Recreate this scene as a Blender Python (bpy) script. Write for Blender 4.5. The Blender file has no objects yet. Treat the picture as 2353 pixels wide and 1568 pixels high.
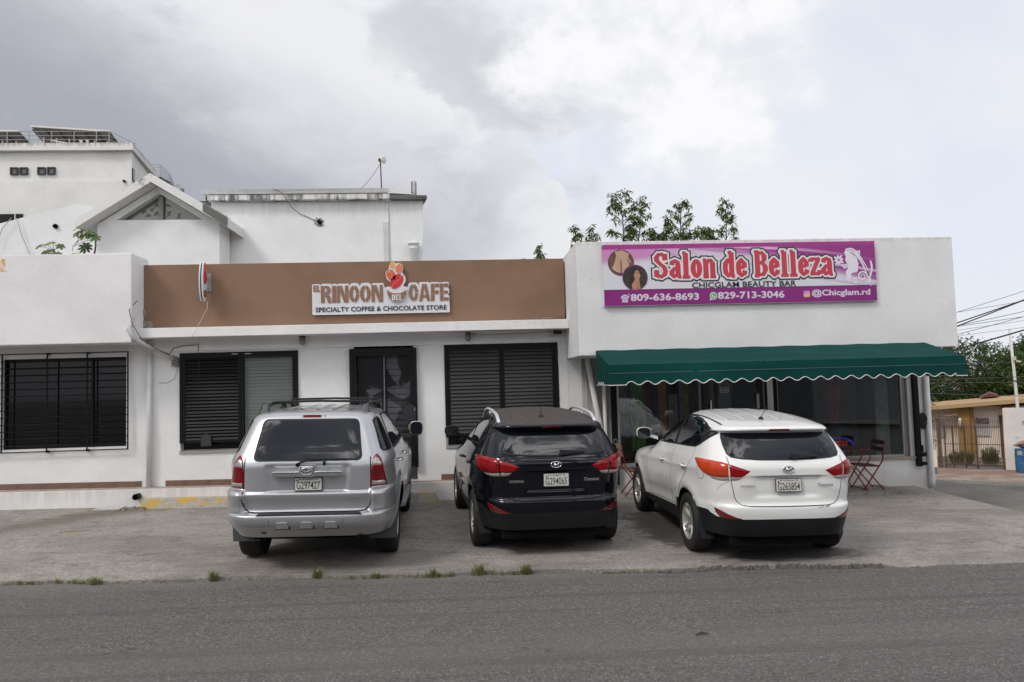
import bpy, bmesh, math, random
import numpy as np
from math import sin, cos, pi, radians, sqrt, atan2
from mathutils import Vector, Matrix
from mathutils.geometry import tessellate_polygon
random.seed(7)
SC = bpy.context.scene
COL = SC.collection

# ------------------------------------------------------------------ camera
YAW, PITCH, ROLL, CAMH = 0.0706, 0.057, 0.028, 2.05
_f = Vector((sin(YAW)*cos(PITCH), cos(YAW)*cos(PITCH), sin(PITCH)))
_r0 = Vector((cos(YAW), -sin(YAW), 0)); _u0 = _r0.cross(_f)
_r = _r0*cos(ROLL) - _u0*sin(ROLL); _u = _u0*cos(ROLL) + _r0*sin(ROLL)
cam = bpy.data.cameras.new('camera'); cam.sensor_width = 36; cam.lens = 1680/2353*36
cam.clip_start = 0.05; cam.clip_end = 900
camo = bpy.data.objects.new('camera', cam); COL.objects.link(camo)
camo.matrix_world = Matrix(((_r.x, _u.x, -_f.x, 0), (_r.y, _u.y, -_f.y, 0), (_r.z, _u.z, -_f.z, CAMH), (0, 0, 0, 1)))
SC.camera = camo

# ------------------------------------------------------------------ view
SC.view_settings.view_transform = 'Standard'; SC.view_settings.look = 'None'
SC.view_settings.exposure = 0.22; SC.view_settings.gamma = 1.0
SC.view_settings.use_curve_mapping = False

# ------------------------------------------------------------------ node helpers
class NT:
    def __init__(s, tree): s.t = tree; s.n = tree.nodes; s.l = tree.links
    def new(s, kind, **kw):
        n = s.n.new(kind)
        for k, v in kw.items(): setattr(n, k, v)
        return n
    def put(s, sock, v):
        if isinstance(v, bpy.types.NodeSocket): s.l.new(v, sock)
        elif isinstance(v, (tuple, list)) and len(v) == 3 and sock.type == 'RGBA': sock.default_value = (*v, 1)
        else: sock.default_value = v
    def math(s, op, a, b=0.0, c=None, clamp=False):
        n = s.new('ShaderNodeMath', operation=op, use_clamp=clamp)
        s.put(n.inputs[0], a); s.put(n.inputs[1], b)
        if c is not None: s.put(n.inputs[2], c)
        return n.outputs[0]
    def smooth(s, x, a, b):
        n = s.new('ShaderNodeMapRange', interpolation_type='SMOOTHSTEP')
        s.put(n.inputs[0], x); s.put(n.inputs[1], a); s.put(n.inputs[2], b)
        return n.outputs[0]
    def mix(s, f, a, b, blend='MIX'):
        n = s.new('ShaderNodeMix', data_type='RGBA', blend_type=blend)
        s.put(n.inputs[0], f); s.put(n.inputs[6], a); s.put(n.inputs[7], b)
        return n.outputs[2]
    def noise(s, vec, scale, detail=4, rough=0.55, dist=0.0):
        n = s.new('ShaderNodeTexNoise')
        s.put(n.inputs['Vector'], vec); n.inputs['Scale'].default_value = scale
        n.inputs['Detail'].default_value = detail; n.inputs['Roughness'].default_value = rough
        n.inputs['Distortion'].default_value = dist
        return n.outputs[0]
    def mapping(s, vec, scale=(1, 1, 1), loc=(0, 0, 0), rot=(0, 0, 0)):
        n = s.new('ShaderNodeMapping')
        s.put(n.inputs['Vector'], vec); n.inputs['Scale'].default_value = scale
        n.inputs['Location'].default_value = loc; n.inputs['Rotation'].default_value = rot
        return n.outputs[0]
    def sep(s, vec):
        n = s.new('ShaderNodeSeparateXYZ'); s.put(n.inputs[0], vec); return n.outputs

def new_mat(name):
    m = bpy.data.materials.new(name); m.use_nodes = True
    t = NT(m.node_tree); b = m.node_tree.nodes['Principled BSDF']
    return m, t, b
def objco(t): return t.new('ShaderNodeTexCoord').outputs['Object']

# ------------------------------------------------------------------ world: cloudy daylight
SUN_EL, SUN_AZ = 46, -128      # azimuth measured from +Y towards +X
w = bpy.data.worlds.new('World'); SC.world = w; w.use_nodes = True
t = NT(w.node_tree); bg = w.node_tree.nodes['Background']
STR = 0.10
bg.inputs['Strength'].default_value = STR
sky = t.new('ShaderNodeTexSky', sky_type='NISHITA')
sky.sun_disc = False; sky.sun_elevation = radians(SUN_EL); sky.sun_rotation = radians(SUN_AZ)
sky.air_density = 1.0; sky.dust_density = 2.0
gen = t.new('ShaderNodeTexCoord').outputs['Generated']
def K(r, g, b): return (r/STR, g/STR, b/STR)
x, y, z = t.sep(gen)
n1 = t.noise(gen, 2.6, 7, 0.55, 0.15)
n2 = t.noise(t.mapping(gen, (1, 1, 1.7), (3.1, 0.4, 1.2)), 5.0, 8, 0.6, 0.3)
n3 = t.noise(t.mapping(gen, (1, 1, 2.2), (7.3, 2.2, 0.3)), 1.6, 5, 0.5)
n1c = t.math('SUBTRACT', n1, 0.5); n2c = t.math('SUBTRACT', n2, 0.5)
# signed distance to the slanting front of the grey cloud bank on the left
fr = t.math('ADD', t.math('ADD', t.math('MULTIPLY', x, 1.02), t.math('MULTIPLY', y, -0.372)), z)
n4 = t.noise(t.mapping(gen, (1, 1, 1.2), (5.2, 1.4, 3.3)), 11.0, 6, 0.6, 0.2); n4c = t.math('SUBTRACT', n4, 0.5)
frn = t.math('ADD', fr, t.math('ADD', t.math('MULTIPLY', n1c, 0.20), t.math('ADD', t.math('MULTIPLY', n2c, 0.26), t.math('MULTIPLY', n4c, 0.10))))
bank = t.smooth(frn, 0.010, -0.018)
depthv = t.math('ADD', t.math('ADD', fr, t.math('MULTIPLY', n1c, 0.34)), t.math('ADD', t.math('MULTIPLY', n2c, 0.20), t.math('MULTIPLY', t.smooth(z, 0.30, 0.55), 0.20)))
rim = t.math('POWER', t.smooth(depthv, -0.50, 0.03), 1.5)
bankcol = t.mix(rim, K(0.345, 0.36, 0.405), K(0.735, 0.74, 0.77))
bankcol = t.mix(t.math('MULTIPLY', t.smooth(n2, 0.50, 0.68), 0.35), bankcol, K(0.70, 0.70, 0.73))
bankcol = t.mix(t.math('MULTIPLY', t.smooth(n2, 0.48, 0.34), 0.45), bankcol, t.mix(0.5, bankcol, K(0.34, 0.35, 0.40)))
# pale blue with thin high cloud; deeper blue with bright heaps behind the camera
thin = t.smooth(t.math('ADD', n1, t.math('MULTIPLY', n3, 0.4)), 0.55, 0.82)
blue = t.mix(0.88, sky.outputs[0], K(0.71, 0.745, 0.82))
back = t.smooth(y, 0.15, -0.35)
blue = t.mix(back, blue, t.mix(0.25, sky.outputs[0], K(0.14, 0.21, 0.42)))
high = t.mix(thin, blue, K(0.73, 0.74, 0.78))
grey = t.smooth(t.math('ADD', t.noise(t.mapping(gen, (1, 1, 1.6), (0.3, 5.0, 2.2)), 3.1, 6, 0.55, 0.2), t.math('MULTIPLY', n2c, 0.25)), 0.42, 0.58)
midz = t.smooth(t.math('ADD', x, t.math('MULTIPLY', n1c, 0.5)), 0.40, 0.14)
high = t.mix(t.math('MULTIPLY', t.math('MULTIPLY', grey, midz), t.math('SUBTRACT', 1.0, back)), high, K(0.545, 0.56, 0.60))
# white heap to the right of the bank
gx2 = t.math('POWER', t.math('DIVIDE', t.math('SUBTRACT', x, 0.26), 0.27), 2); gz2 = t.math('POWER', t.math('DIVIDE', t.math('SUBTRACT', z, 0.42), 0.17), 2)
heap = t.math('SUBTRACT', 1.0, t.math('ADD', gx2, gz2))
heap = t.math('ADD', heap, t.math('ADD', t.math('MULTIPLY', n1c, 2.6), t.math('ADD', t.math('MULTIPLY', n2c, 2.4), t.math('MULTIPLY', n4c, 1.1))))
high = t.mix(t.math('MULTIPLY', t.smooth(heap, 0.15, 0.9), t.math('SUBTRACT', 1.0, back)), high, t.mix(t.smooth(n4, 0.38, 0.6), K(0.72, 0.73, 0.76), K(0.83, 0.83, 0.845)))
cum = t.smooth(n2, 0.50, 0.60)
cumzone = t.math('MULTIPLY', back, t.smooth(n3, 0.42, 0.5))
high = t.mix(t.math('MULTIPLY', cum, cumzone), high, K(3.0, 2.95, 2.9))
edge = t.math('MULTIPLY', t.smooth(frn, 0.07, 0.008), t.smooth(n1, 0.40, 0.55))
high = t.mix(t.math('MULTIPLY', edge, 0.6), high, K(0.82, 0.82, 0.83))
col = t.mix(bank, high, bankcol)
low = t.smooth(z, 0.10, -0.02)
col = t.mix(low, col, t.mix(0.6, col, K(0.68, 0.71, 0.77)))
t.l.new(col, bg.inputs['Color'])

sun = bpy.data.lights.new('sun', 'SUN'); sun.energy = 1.3; sun.angle = radians(14); sun.color = (1, 0.96, 0.9)
so = bpy.data.objects.new('sun', sun); COL.objects.link(so)
sd = Vector((sin(radians(SUN_AZ))*cos(radians(SUN_EL)), cos(radians(SUN_AZ))*cos(radians(SUN_EL)), sin(radians(SUN_EL))))
so.rotation_euler = sd.to_track_quat('Z', 'Y').to_euler()

# ------------------------------------------------------------------ materials
def plain(name, col, rough=0.6, metal=0.0, spec=0.5, var=0.0, vscale=6, bump=0.0, bscale=60, coat=0.0, col2=None, emit=None):
    m, t, b = new_mat(name)
    c = objco(t)
    if var or col2:
        nz = t.noise(c, vscale, 5, 0.6)
        c2 = col2 or tuple(v*(1-var) for v in col)
        t.l.new(t.mix(t.smooth(nz, 0.35, 0.68), col, c2), b.inputs['Base Color'])
    else: b.inputs['Base Color'].default_value = (*col, 1)
    b.inputs['Roughness'].default_value = rough; b.inputs['Metallic'].default_value = metal
    b.inputs['Specular IOR Level'].default_value = spec
    if coat: b.inputs['Coat Weight'].default_value = coat; b.inputs['Coat Roughness'].default_value = 0.04
    if bump:
        bn = t.new('ShaderNodeBump'); bn.inputs['Strength'].default_value = bump; bn.inputs['Distance'].default_value = 0.01
        t.l.new(t.noise(c, bscale, 4, 0.6), bn.inputs['Height']); t.l.new(bn.outputs[0], b.inputs['Normal'])
    if emit:
        b.inputs['Emission Color'].default_value = (*emit[0], 1); b.inputs['Emission Strength'].default_value = emit[1]
    return m

def stucco(name, col, streak=0.25, ztop=None, depth=0.5, dirt=(0.25, 0.24, 0.22), patch=0.1, bump=0.35, low=None, warm=None):
    """painted render: faint patches, dark runs below ztop, splash dirt near z = low"""
    m, t, b = new_mat(name); c = objco(t); x, y, z = t.sep(c)
    nz = t.noise(c, 0.9, 5, 0.6)
    fine = t.noise(c, 7, 6, 0.65)
    base = t.mix(t.smooth(nz, 0.35, 0.7), col, tuple(v*(1-patch) for v in col))
    base = t.mix(t.math('MULTIPLY', t.smooth(fine, 0.55, 0.75), 0.25), base, tuple(v*(1-patch*1.6) for v in col))
    st = t.noise(t.mapping(c, (9, 9, 0.35)), 1.0, 5, 0.7)
    if ztop is not None:
        fall = t.smooth(z, ztop-depth, ztop)
        f = t.math('MULTIPLY', t.math('MULTIPLY', t.smooth(t.math('ADD', st, t.math('MULTIPLY', fall, 0.25)), 0.62, 0.82), fall), streak*2.2, clamp=True)
        base = t.mix(f, base, dirt)
    else:
        f = t.math('MULTIPLY', t.smooth(st, 0.58, 0.8), streak, clamp=True)
        base = t.mix(f, base, tuple(v*0.7 for v in col))
    if low is not None:
        g = t.smooth(t.math('ADD', z, t.math('MULTIPLY', t.noise(c, 5, 5, 0.7), 0.5)), low+0.55, low+0.2)
        base = t.mix(t.math('MULTIPLY', g, 0.35), base, (0.33, 0.29, 0.24))
    # little specks of damage
    sp = t.smooth(t.noise(c, 38, 2, 0.5), 0.735, 0.76)
    base = t.mix(t.math('MULTIPLY', sp, 0.6), base, (0.22, 0.21, 0.2))
    t.l.new(base, b.inputs['Base Color']); b.inputs['Roughness'].default_value = 0.85
    b.inputs['Specular IOR Level'].default_value = 0.2
    h = t.math('ADD', t.noise(c, 28, 6, 0.7), t.math('MULTIPLY', t.noise(c, 2.5, 3, 0.5), 2.0))
    bn = t.new('ShaderNodeBump'); bn.inputs['Strength'].default_value = bump; bn.inputs['Distance'].default_value = 0.012
    t.l.new(h, bn.inputs['Height']); t.l.new(bn.outputs[0], b.inputs['Normal'])
    return m

WHITE = (0.78, 0.775, 0.765)
M = {}
M['wall'] = stucco('white_render', WHITE, 0.10)
M['wall_left'] = stucco('white_render_left', WHITE, 0.10, bump=0.5)
M['wall_low'] = stucco('white_render_low', (0.76, 0.75, 0.73), 0.12, low=0.0)
M['parapet'] = stucco('white_parapet', (0.74, 0.735, 0.73), 0.12, ztop=4.33, depth=0.16)
M['salon_side'] = stucco('white_salon_column', (0.66, 0.63, 0.59), 0.15)
M['brown'] = stucco('brown_render', (0.245, 0.152, 0.104), 0.10, patch=0.18, bump=0.35)
M['cornice'] = stucco('cornice_white', (0.79, 0.785, 0.77), 0.04, ztop=3.2, depth=0.5, dirt=(0.4, 0.38, 0.35))
M['wall_far'] = stucco('white_render_far', (0.78, 0.78, 0.78), 0.07, ztop=6.4, depth=0.9, dirt=(0.33, 0.32, 0.3))
M['wall_gable'] = stucco('white_render_gable', (0.79, 0.79, 0.79), 0.10)
M['wall_tall'] = stucco('white_render_tall', (0.72, 0.715, 0.69), 0.3, patch=0.14)

def mildew(name, zc, amt, scale=(7, 7, 0.9)):
    m, t, b = new_mat(name); c = objco(t)
    a = t.noise(t.mapping(c, scale), 1.0, 7, 0.72)
    d = t.noise(c, 1.3, 4, 0.6)
    f = t.smooth(t.math('ADD', a, t.math('MULTIPLY', d, 0.6)), 0.92-amt, 1.12-amt)
    t.l.new(t.mix(f, (0.70, 0.69, 0.67), (0.13, 0.13, 0.125)), b.inputs['Base Color'])
    b.inputs['Roughness'].default_value = 0.9
    return m
M['beam_stained'] = mildew('stained_concrete_edge', 6.4, 0.20)
M['beam_dark'] = mildew('weathered_concrete_edge', 6.4, 0.58, (3, 3, 14))
M['barge'] = mildew('stained_barge', 5.6, 0.04, (2.5, 2.5, 2.5))
M['barge_dark'] = mildew('stained_barge_right', 5.6, 0.46, (5, 5, 5))
M['conc_bare'] = plain('bare_concrete', (0.30, 0.285, 0.25), 0.95, var=0.35, vscale=18, bump=0.8, bscale=40)

def ground_mat(name, kind):
    m, t, b = new_mat(name); c = objco(t); x, y, z = t.sep(c)
    if kind == 'asphalt':
        vr = t.new('ShaderNodeTexVoronoi'); vr.inputs['Scale'].default_value = 85; t.put(vr.inputs['Vector'], c)
        fine = t.noise(c, 170, 3, 0.7)
        mid = t.noise(c, 26, 4, 0.7)
        stone = t.smooth(t.math('ADD', fine, t.math('MULTIPLY', t.math('SUBTRACT', mid, .5), 0.5)), 0.40, 0.66)
        base = t.mix(stone, (0.088, 0.081, 0.078), (0.225, 0.209, 0.200))
        stc = t.new('ShaderNodeSeparateColor'); t.l.new(vr.outputs['Color'], stc.inputs[0])
        base = t.mix(t.math('MULTIPLY', t.smooth(stc.outputs[0], 0.90, 1.0), .75), base, (0.36, 0.34, 0.32))
        base = t.mix(t.math('MULTIPLY', t.smooth(stc.outputs[1], 0.86, 0.99), .8), base, (0.06, 0.057, 0.055))
        big = t.noise(t.mapping(c, (0.35, 1.6, 1)), 1.0, 5, 0.6)
        base = t.mix(t.math('MULTIPLY', t.smooth(big, 0.35, 0.7), 0.30), base, (0.115, 0.108, 0.104))
        trk = t.noise(t.mapping(c, (0.10, 4.5, 1), (2, 0.7, 0)), 1.0, 5, 0.65)
        base = t.mix(t.math('MULTIPLY', t.smooth(trk, 0.50, 0.66), 0.45), base, (0.080, 0.075, 0.073))
        lane = t.smooth(t.math('ABSOLUTE', t.math('SUBTRACT', y, t.math('ADD', 5.7, t.math('MULTIPLY', big, .5)))), 0.55, 0.1)
        base = t.mix(t.math('MULTIPLY', lane, 0.20), base, (0.20, 0.187, 0.178))
        crk = t.new('ShaderNodeTexNoise'); crk.inputs['Scale'].default_value = 1.0; crk.inputs['Detail'].default_value = 7; t.put(crk.inputs['Vector'], t.mapping(c, (0.35, 1.5, 1), (9, 4, 0)))
        cl = t.math('MULTIPLY', t.smooth(t.math('ABSOLUTE', t.math('SUBTRACT', crk.outputs[0], 0.5)), 0.0045, 0.001), t.smooth(t.noise(c, 0.5, 3, .5), 0.50, 0.60))
        base = t.mix(t.math('MULTIPLY', cl, 0.65), base, (0.045, 0.042, 0.04))
        spot = t.smooth(t.noise(t.mapping(c, (1, 1.6, 1), (3, 8, 0)), 1.7, 4, .6), 0.66, 0.74)
        base = t.mix(t.math('MULTIPLY', spot, 0.35), base, (0.06, 0.056, 0.054))
        edge = t.smooth(t.math('ADD', y, t.math('MULTIPLY', big, 0.7)), 8.15, 8.6)
        base = t.mix(t.math('MULTIPLY', edge, 0.30), base, (0.25, 0.235, 0.215))
        h = t.math('ADD', t.math('MULTIPLY', vr.outputs['Distance'], 1.2), fine); bs, bd = 0.9, 0.008
    else:
        fine = t.math('ADD', t.math('MULTIPLY', t.noise(c, 60, 4, 0.75), .5), t.math('MULTIPLY', t.noise(t.mapping(c, (1, .8, 1)), 24, 5, 0.8), .5))
        mid = t.noise(t.mapping(c, (1, 1.6, 1)), 3.2, 7, 0.68, 0.4)
        big = t.noise(t.mapping(c, (0.5, 0.9, 1), (4, 1, 0)), 0.9, 5, 0.6, 0.5)
        base = t.mix(t.smooth(fine, 0.37, 0.64), (0.185, 0.166, 0.148), (0.430, 0.400, 0.360))
        base = t.mix(t.math('MULTIPLY', t.smooth(mid, 0.48, 0.72), 0.70), base, (0.125, 0.112, 0.102))
        base = t.mix(t.math('MULTIPLY', t.smooth(big, 0.40, 0.62), 0.55), base, (0.150, 0.138, 0.128))
        sw = t.noise(t.mapping(c, (0.5, 4.5, 1), (1, 3, 0), (0, 0, 0.12)), 1.6, 6, 0.7, 0.6)
        base = t.mix(t.math('MULTIPLY', t.smooth(sw, 0.52, 0.70), 0.45), base, (0.39, 0.36, 0.325))
        # brownish wash below the drain pipe, running to the road
        dx = t.math('SUBTRACT', t.math('ADD', x, t.math('MULTIPLY', t.math('SUBTRACT', mid, .5), 1.5)), t.math('ADD', t.math('MULTIPLY', t.math('SUBTRACT', 12.9, y), -0.72), -5.5))
        wash = t.math('MULTIPLY', t.smooth(t.math('ABSOLUTE', dx), 0.75, 0.05), t.smooth(y, 8.8, 12.0))
        base = t.mix(t.math('MULTIPLY', wash, 0.8), base, (0.15, 0.125, 0.10))
        # wet oily patch beside and behind the white car
        wx = t.math('ADD', x, t.math('MULTIPLY', t.math('SUBTRACT', mid, .5), 1.3))
        wy = t.math('ADD', y, t.math('MULTIPLY', t.math('SUBTRACT', big, .5), 1.8))
        e1 = t.math('SQRT', t.math('ADD', t.math('POWER', t.math('DIVIDE', t.math('SUBTRACT', wx, 2.75), 0.42), 2), t.math('POWER', t.math('DIVIDE', t.math('SUBTRACT', wy, 10.2), 1.25), 2)))
        e2 = t.math('SQRT', t.math('ADD', t.math('POWER', t.math('DIVIDE', t.math('SUBTRACT', wx, 3.9), 1.0), 2), t.math('POWER', t.math('DIVIDE', t.math('SUBTRACT', wy, 8.55), 0.30), 2)))
        wet = t.smooth(t.math('MINIMUM', e1, e2), 1.05, 0.8)
        base = t.mix(t.math('MULTIPLY', wet, 0.72), base, (0.055, 0.050, 0.046))
        h = t.math('ADD', fine, t.math('MULTIPLY', mid, 1.5)); bs, bd = 0.9, 0.014
        rg = t.math('SUBTRACT', 0.9, t.math('MULTIPLY', wet, 0.35)); t.l.new(rg, b.inputs['Roughness'])
    t.l.new(base, b.inputs['Base Color'])
    if kind == 'asphalt': b.inputs['Roughness'].default_value = 0.88
    b.inputs['Specular IOR Level'].default_value = 0.3
    bn = t.new('ShaderNodeBump'); bn.inputs['Strength'].default_value = bs; bn.inputs['Distance'].default_value = bd
    t.l.new(h, bn.inputs['Height']); t.l.new(bn.outputs[0], b.inputs['Normal'])
    return m
M['asphalt'] = ground_mat('asphalt', 'asphalt')
M['concrete'] = ground_mat('lot_concrete', 'concrete')

def yellow_worn():
    m, t, b = new_mat('worn_yellow_paint'); c = objco(t); x, y, z = t.sep(c)
    a = t.noise(t.mapping(c, (3, 3, 10)), 1.0, 7, 0.7)
    f = t.smooth(t.math('ADD', a, t.math('MULTIPLY', t.noise(c, 2.1, 3, .5), .5)), 0.66, 0.72)
    bare = t.mix(t.smooth(t.noise(c, 14, 5, .7), .4, .7), (0.40, 0.38, 0.34), (0.28, 0.26, 0.23))
    t.l.new(t.mix(f, (0.52, 0.34, 0.08), bare), b.inputs['Base Color']); b.inputs['Roughness'].default_value = .85
    return m
M['yellow'] = yellow_worn()
M['tile'] = plain('brown_skirting_tile', (0.20, 0.115, 0.078), 0.45, col2=(0.155, 0.088, 0.06), vscale=5)
M['walk'] = plain('walkway_cement', (0.36, 0.30, 0.26), 0.9, var=0.25, vscale=4, bump=.3)
M['kerbwhite'] = stucco('kerb_white', (0.75, 0.74, 0.72), 0.12, ztop=0.5, depth=0.6, dirt=(0.40, 0.30, 0.24), patch=.1)
M['black_metal'] = plain('black_painted_steel', (0.006, 0.006, 0.0065), 0.5, spec=0.22, var=0.3, vscale=14)
M['black_slat'] = plain('black_louvre', (0.009, 0.009, 0.009), 0.50, spec=0.25, var=0.3, vscale=9)
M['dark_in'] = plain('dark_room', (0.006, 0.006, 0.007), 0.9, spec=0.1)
M['pvc'] = plain('white_pvc', (0.70, 0.69, 0.68), 0.4, var=0.12, vscale=3)
M['alu'] = plain('aluminium', (0.42, 0.41, 0.40), 0.4, metal=0.6)
M['cable'] = plain('black_cable', (0.02, 0.02, 0.022), 0.6)
M['cable_grey'] = plain('grey_cable', (0.10, 0.095, 0.09), 0.7)
M['conduit'] = plain('painted_flex_conduit', (0.55, 0.54, 0.54), 0.6, var=0.2, vscale=20)
M['rust'] = plain('rusty_steel', (0.07, 0.035, 0.022), 0.85, var=0.5, vscale=25)
M['galv'] = plain('galvanised_rail', (0.32, 0.33, 0.34), 0.5, metal=0.3)
M['green_canvas'] = None
def canvas():
    m, t, b = new_mat('dark_green_canvas'); c = objco(t)
    nz = t.noise(t.mapping(c, (0.5, 2, 2)), 1.4, 5, .6)
    t.l.new(t.mix(t.smooth(nz, .35, .7), (0.002, 0.040, 0.036), (0.003, 0.052, 0.047)), b.inputs['Base Color'])
    b.inputs['Roughness'].default_value = .8; b.inputs['Specular IOR Level'].default_value = .12
    wv = t.new('ShaderNodeTexNoise'); wv.inputs['Scale'].default_value = 3.0; t.put(wv.inputs['Vector'], c)
    bn = t.new('ShaderNodeBump'); bn.inputs['Strength'].default_value = .5; bn.inputs['Distance'].default_value = .03
    t.l.new(wv.outputs[0], bn.inputs['Height']); t.l.new(bn.outputs[0], b.inputs['Normal'])
    return m
M['green_canvas'] = canvas()
M['trim_white'] = plain('white_trim', (0.75, 0.74, 0.72), 0.6)

def glass_pane(name, tint=(0.93, 0.96, 0.96), refl=0.015, haze=0.0):
    """window glass: mostly see-through, reflecting more at a slant"""
    m, t, b = new_mat(name)
    out = t.n['Material Output']
    tr = t.new('ShaderNodeBsdfTransparent'); tr.inputs[0].default_value = (*tint, 1)
    gl = t.new('ShaderNodeBsdfGlossy'); gl.inputs['Roughness'].default_value = 0.02; gl.inputs[0].default_value = (.95, .97, 1, 1)
    fz = t.new('ShaderNodeFresnel'); fz.inputs[0].default_value = 1.5
    mx = t.new('ShaderNodeMixShader')
    t.l.new(t.math('ADD', t.math('MULTIPLY', fz.outputs[0], 1.0), refl), mx.inputs[0]); t.l.new(tr.outputs[0], mx.inputs[1]); t.l.new(gl.outputs[0], mx.inputs[2])
    t.l.new(mx.outputs[0], out.inputs[0])
    return m
M['glass'] = glass_pane('shop_glass')
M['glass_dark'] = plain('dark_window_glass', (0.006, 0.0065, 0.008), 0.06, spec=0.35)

# car materials
def car_paint(name, col, metal=0.0, rough=0.35, coat=1.0, flake=False, dust=0.0):
    m, t, b = new_mat(name); c = objco(t); x, y, z = t.sep(c)
    base = col
    if dust:
        d = t.math('MULTIPLY', t.smooth(t.math('ADD', z, t.math('MULTIPLY', t.noise(c, 6, 5, .7), .5)), 1.0, 0.35), dust)
        base = t.mix(d, col, (0.30, 0.27, 0.24))
        t.l.new(base, b.inputs['Base Color'])
        dn = t.noise(c, 9, 6, .7)
        t.l.new(t.math('ADD', t.math('MULTIPLY', t.smooth(dn, .4, .8), 0.12), 0.05), b.inputs['Coat Roughness'])
    else: b.inputs['Base Color'].default_value = (*col, 1)
    b.inputs['Metallic'].default_value = metal; b.inputs['Roughness'].default_value = rough
    b.inputs['Coat Weight'].default_value = coat
    return m
M['paint_silver'] = car_paint('silver_paint', (0.46, 0.47, 0.48), 0.65, 0.36, 0.8, dust=0.2)
M['paint_black'] = car_paint('black_paint', (0.0035, 0.004, 0.007), 0.0, 0.3, 0.9, dust=0.0)
def dusty_top(m, col, dust, amt):
    t = NT(m.node_tree); b = t.n['Principled BSDF']; c = objco(t)
    nz_ = t.sep(t.new('ShaderNodeNewGeometry').outputs['Normal'])[2]
    f = t.math('MULTIPLY', t.smooth(t.math('ADD', nz_, t.math('MULTIPLY', t.noise(c, 3, 5, .7), .08)), .93, 1.02), amt)
    t.l.new(t.mix(f, col, dust), b.inputs['Base Color']); t.l.new(t.math('SUBTRACT', .9, f), b.inputs['Coat Weight'])
    t.l.new(t.math('ADD', .04, t.math('MULTIPLY', f, .5)), b.inputs['Coat Roughness']); b.inputs['Specular IOR Level'].default_value = 0.0
dusty_top(M['paint_black'], (0.0035, 0.004, 0.007), (.105, .092, .088), .75)
M['paint_white'] = car_paint('white_paint', (0.76, 0.76, 0.74), 0.0, 0.30, 0.9, dust=0.10)
M['cladding'] = plain('black_plastic', (0.011, 0.012, 0.014), 0.50, spec=.3, var=0.3, vscale=8, bump=.15, bscale=400)
M['rubber'] = plain('tyre_rubber', (0.014, 0.013, 0.013), 0.75, var=0.3, vscale=20, bump=.3, bscale=90)
M['under'] = plain('underbody_dark', (0.006, 0.006, 0.006), 0.9, spec=.1)
M['rim'] = plain('alloy_rim', (0.50, 0.49, 0.47), 0.35, metal=0.6, col2=(0.33, 0.31, 0.29), vscale=14)
M['chrome'] = plain('chrome', (0.80, 0.80, 0.82), 0.08, metal=1.0)
M['chrome_dull'] = plain('dull_chrome', (0.50, 0.50, 0.50), 0.3, metal=.8)
M['rail_grey'] = plain('matt_silver_rail', (0.55, 0.56, 0.58), 0.38, metal=.35)
M['car_glass'] = plain('tinted_glass', (0.004, 0.005, 0.008), 0.02, spec=0.62)
M['red_lens'] = plain('red_lens', (0.30, 0.002, 0.005), 0.2, spec=.2, coat=.4, col2=(0.16, 0.002, 0.003), vscale=9)
M['red_deep'] = plain('deep_red_lens', (0.22, 0.003, 0.006), 0.2, spec=.2, coat=.4, col2=(0.11, 0.002, 0.004), vscale=9)
M['red_dark'] = plain('dark_red_lens', (0.14, 0.004, 0.006), 0.15, coat=1.0)
M['orange_lens'] = plain('sun_faded_lens', (0.55, 0.060, 0.015), 0.2, spec=.25, coat=.55, col2=(0.42, 0.025, 0.010), vscale=4)
def clear_lens():
    m, t, b = new_mat('clear_lens'); c = objco(t)
    wv = t.new('ShaderNodeTexWave', bands_direction='X'); wv.inputs['Scale'].default_value = 22; t.put(wv.inputs['Vector'], c)
    t.l.new(t.mix(wv.outputs[0], (0.16, 0.14, 0.13), (0.62, 0.58, 0.55)), b.inputs['Base Color'])
    b.inputs['Roughness'].default_value = .12; b.inputs['Metallic'].default_value = .4; b.inputs['Coat Weight'].default_value = 1
    return m
M['clear_lens'] = clear_lens()
M['plate'] = plain('licence_plate_white', (0.62, 0.61, 0.57), 0.4, var=.12, vscale=9)
M['plate_ink'] = plain('plate_ink', (0.02, 0.02, 0.022), 0.5)
M['plate_frame'] = plain('plate_frame_black', (0.02, 0.02, 0.02), 0.4)
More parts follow.
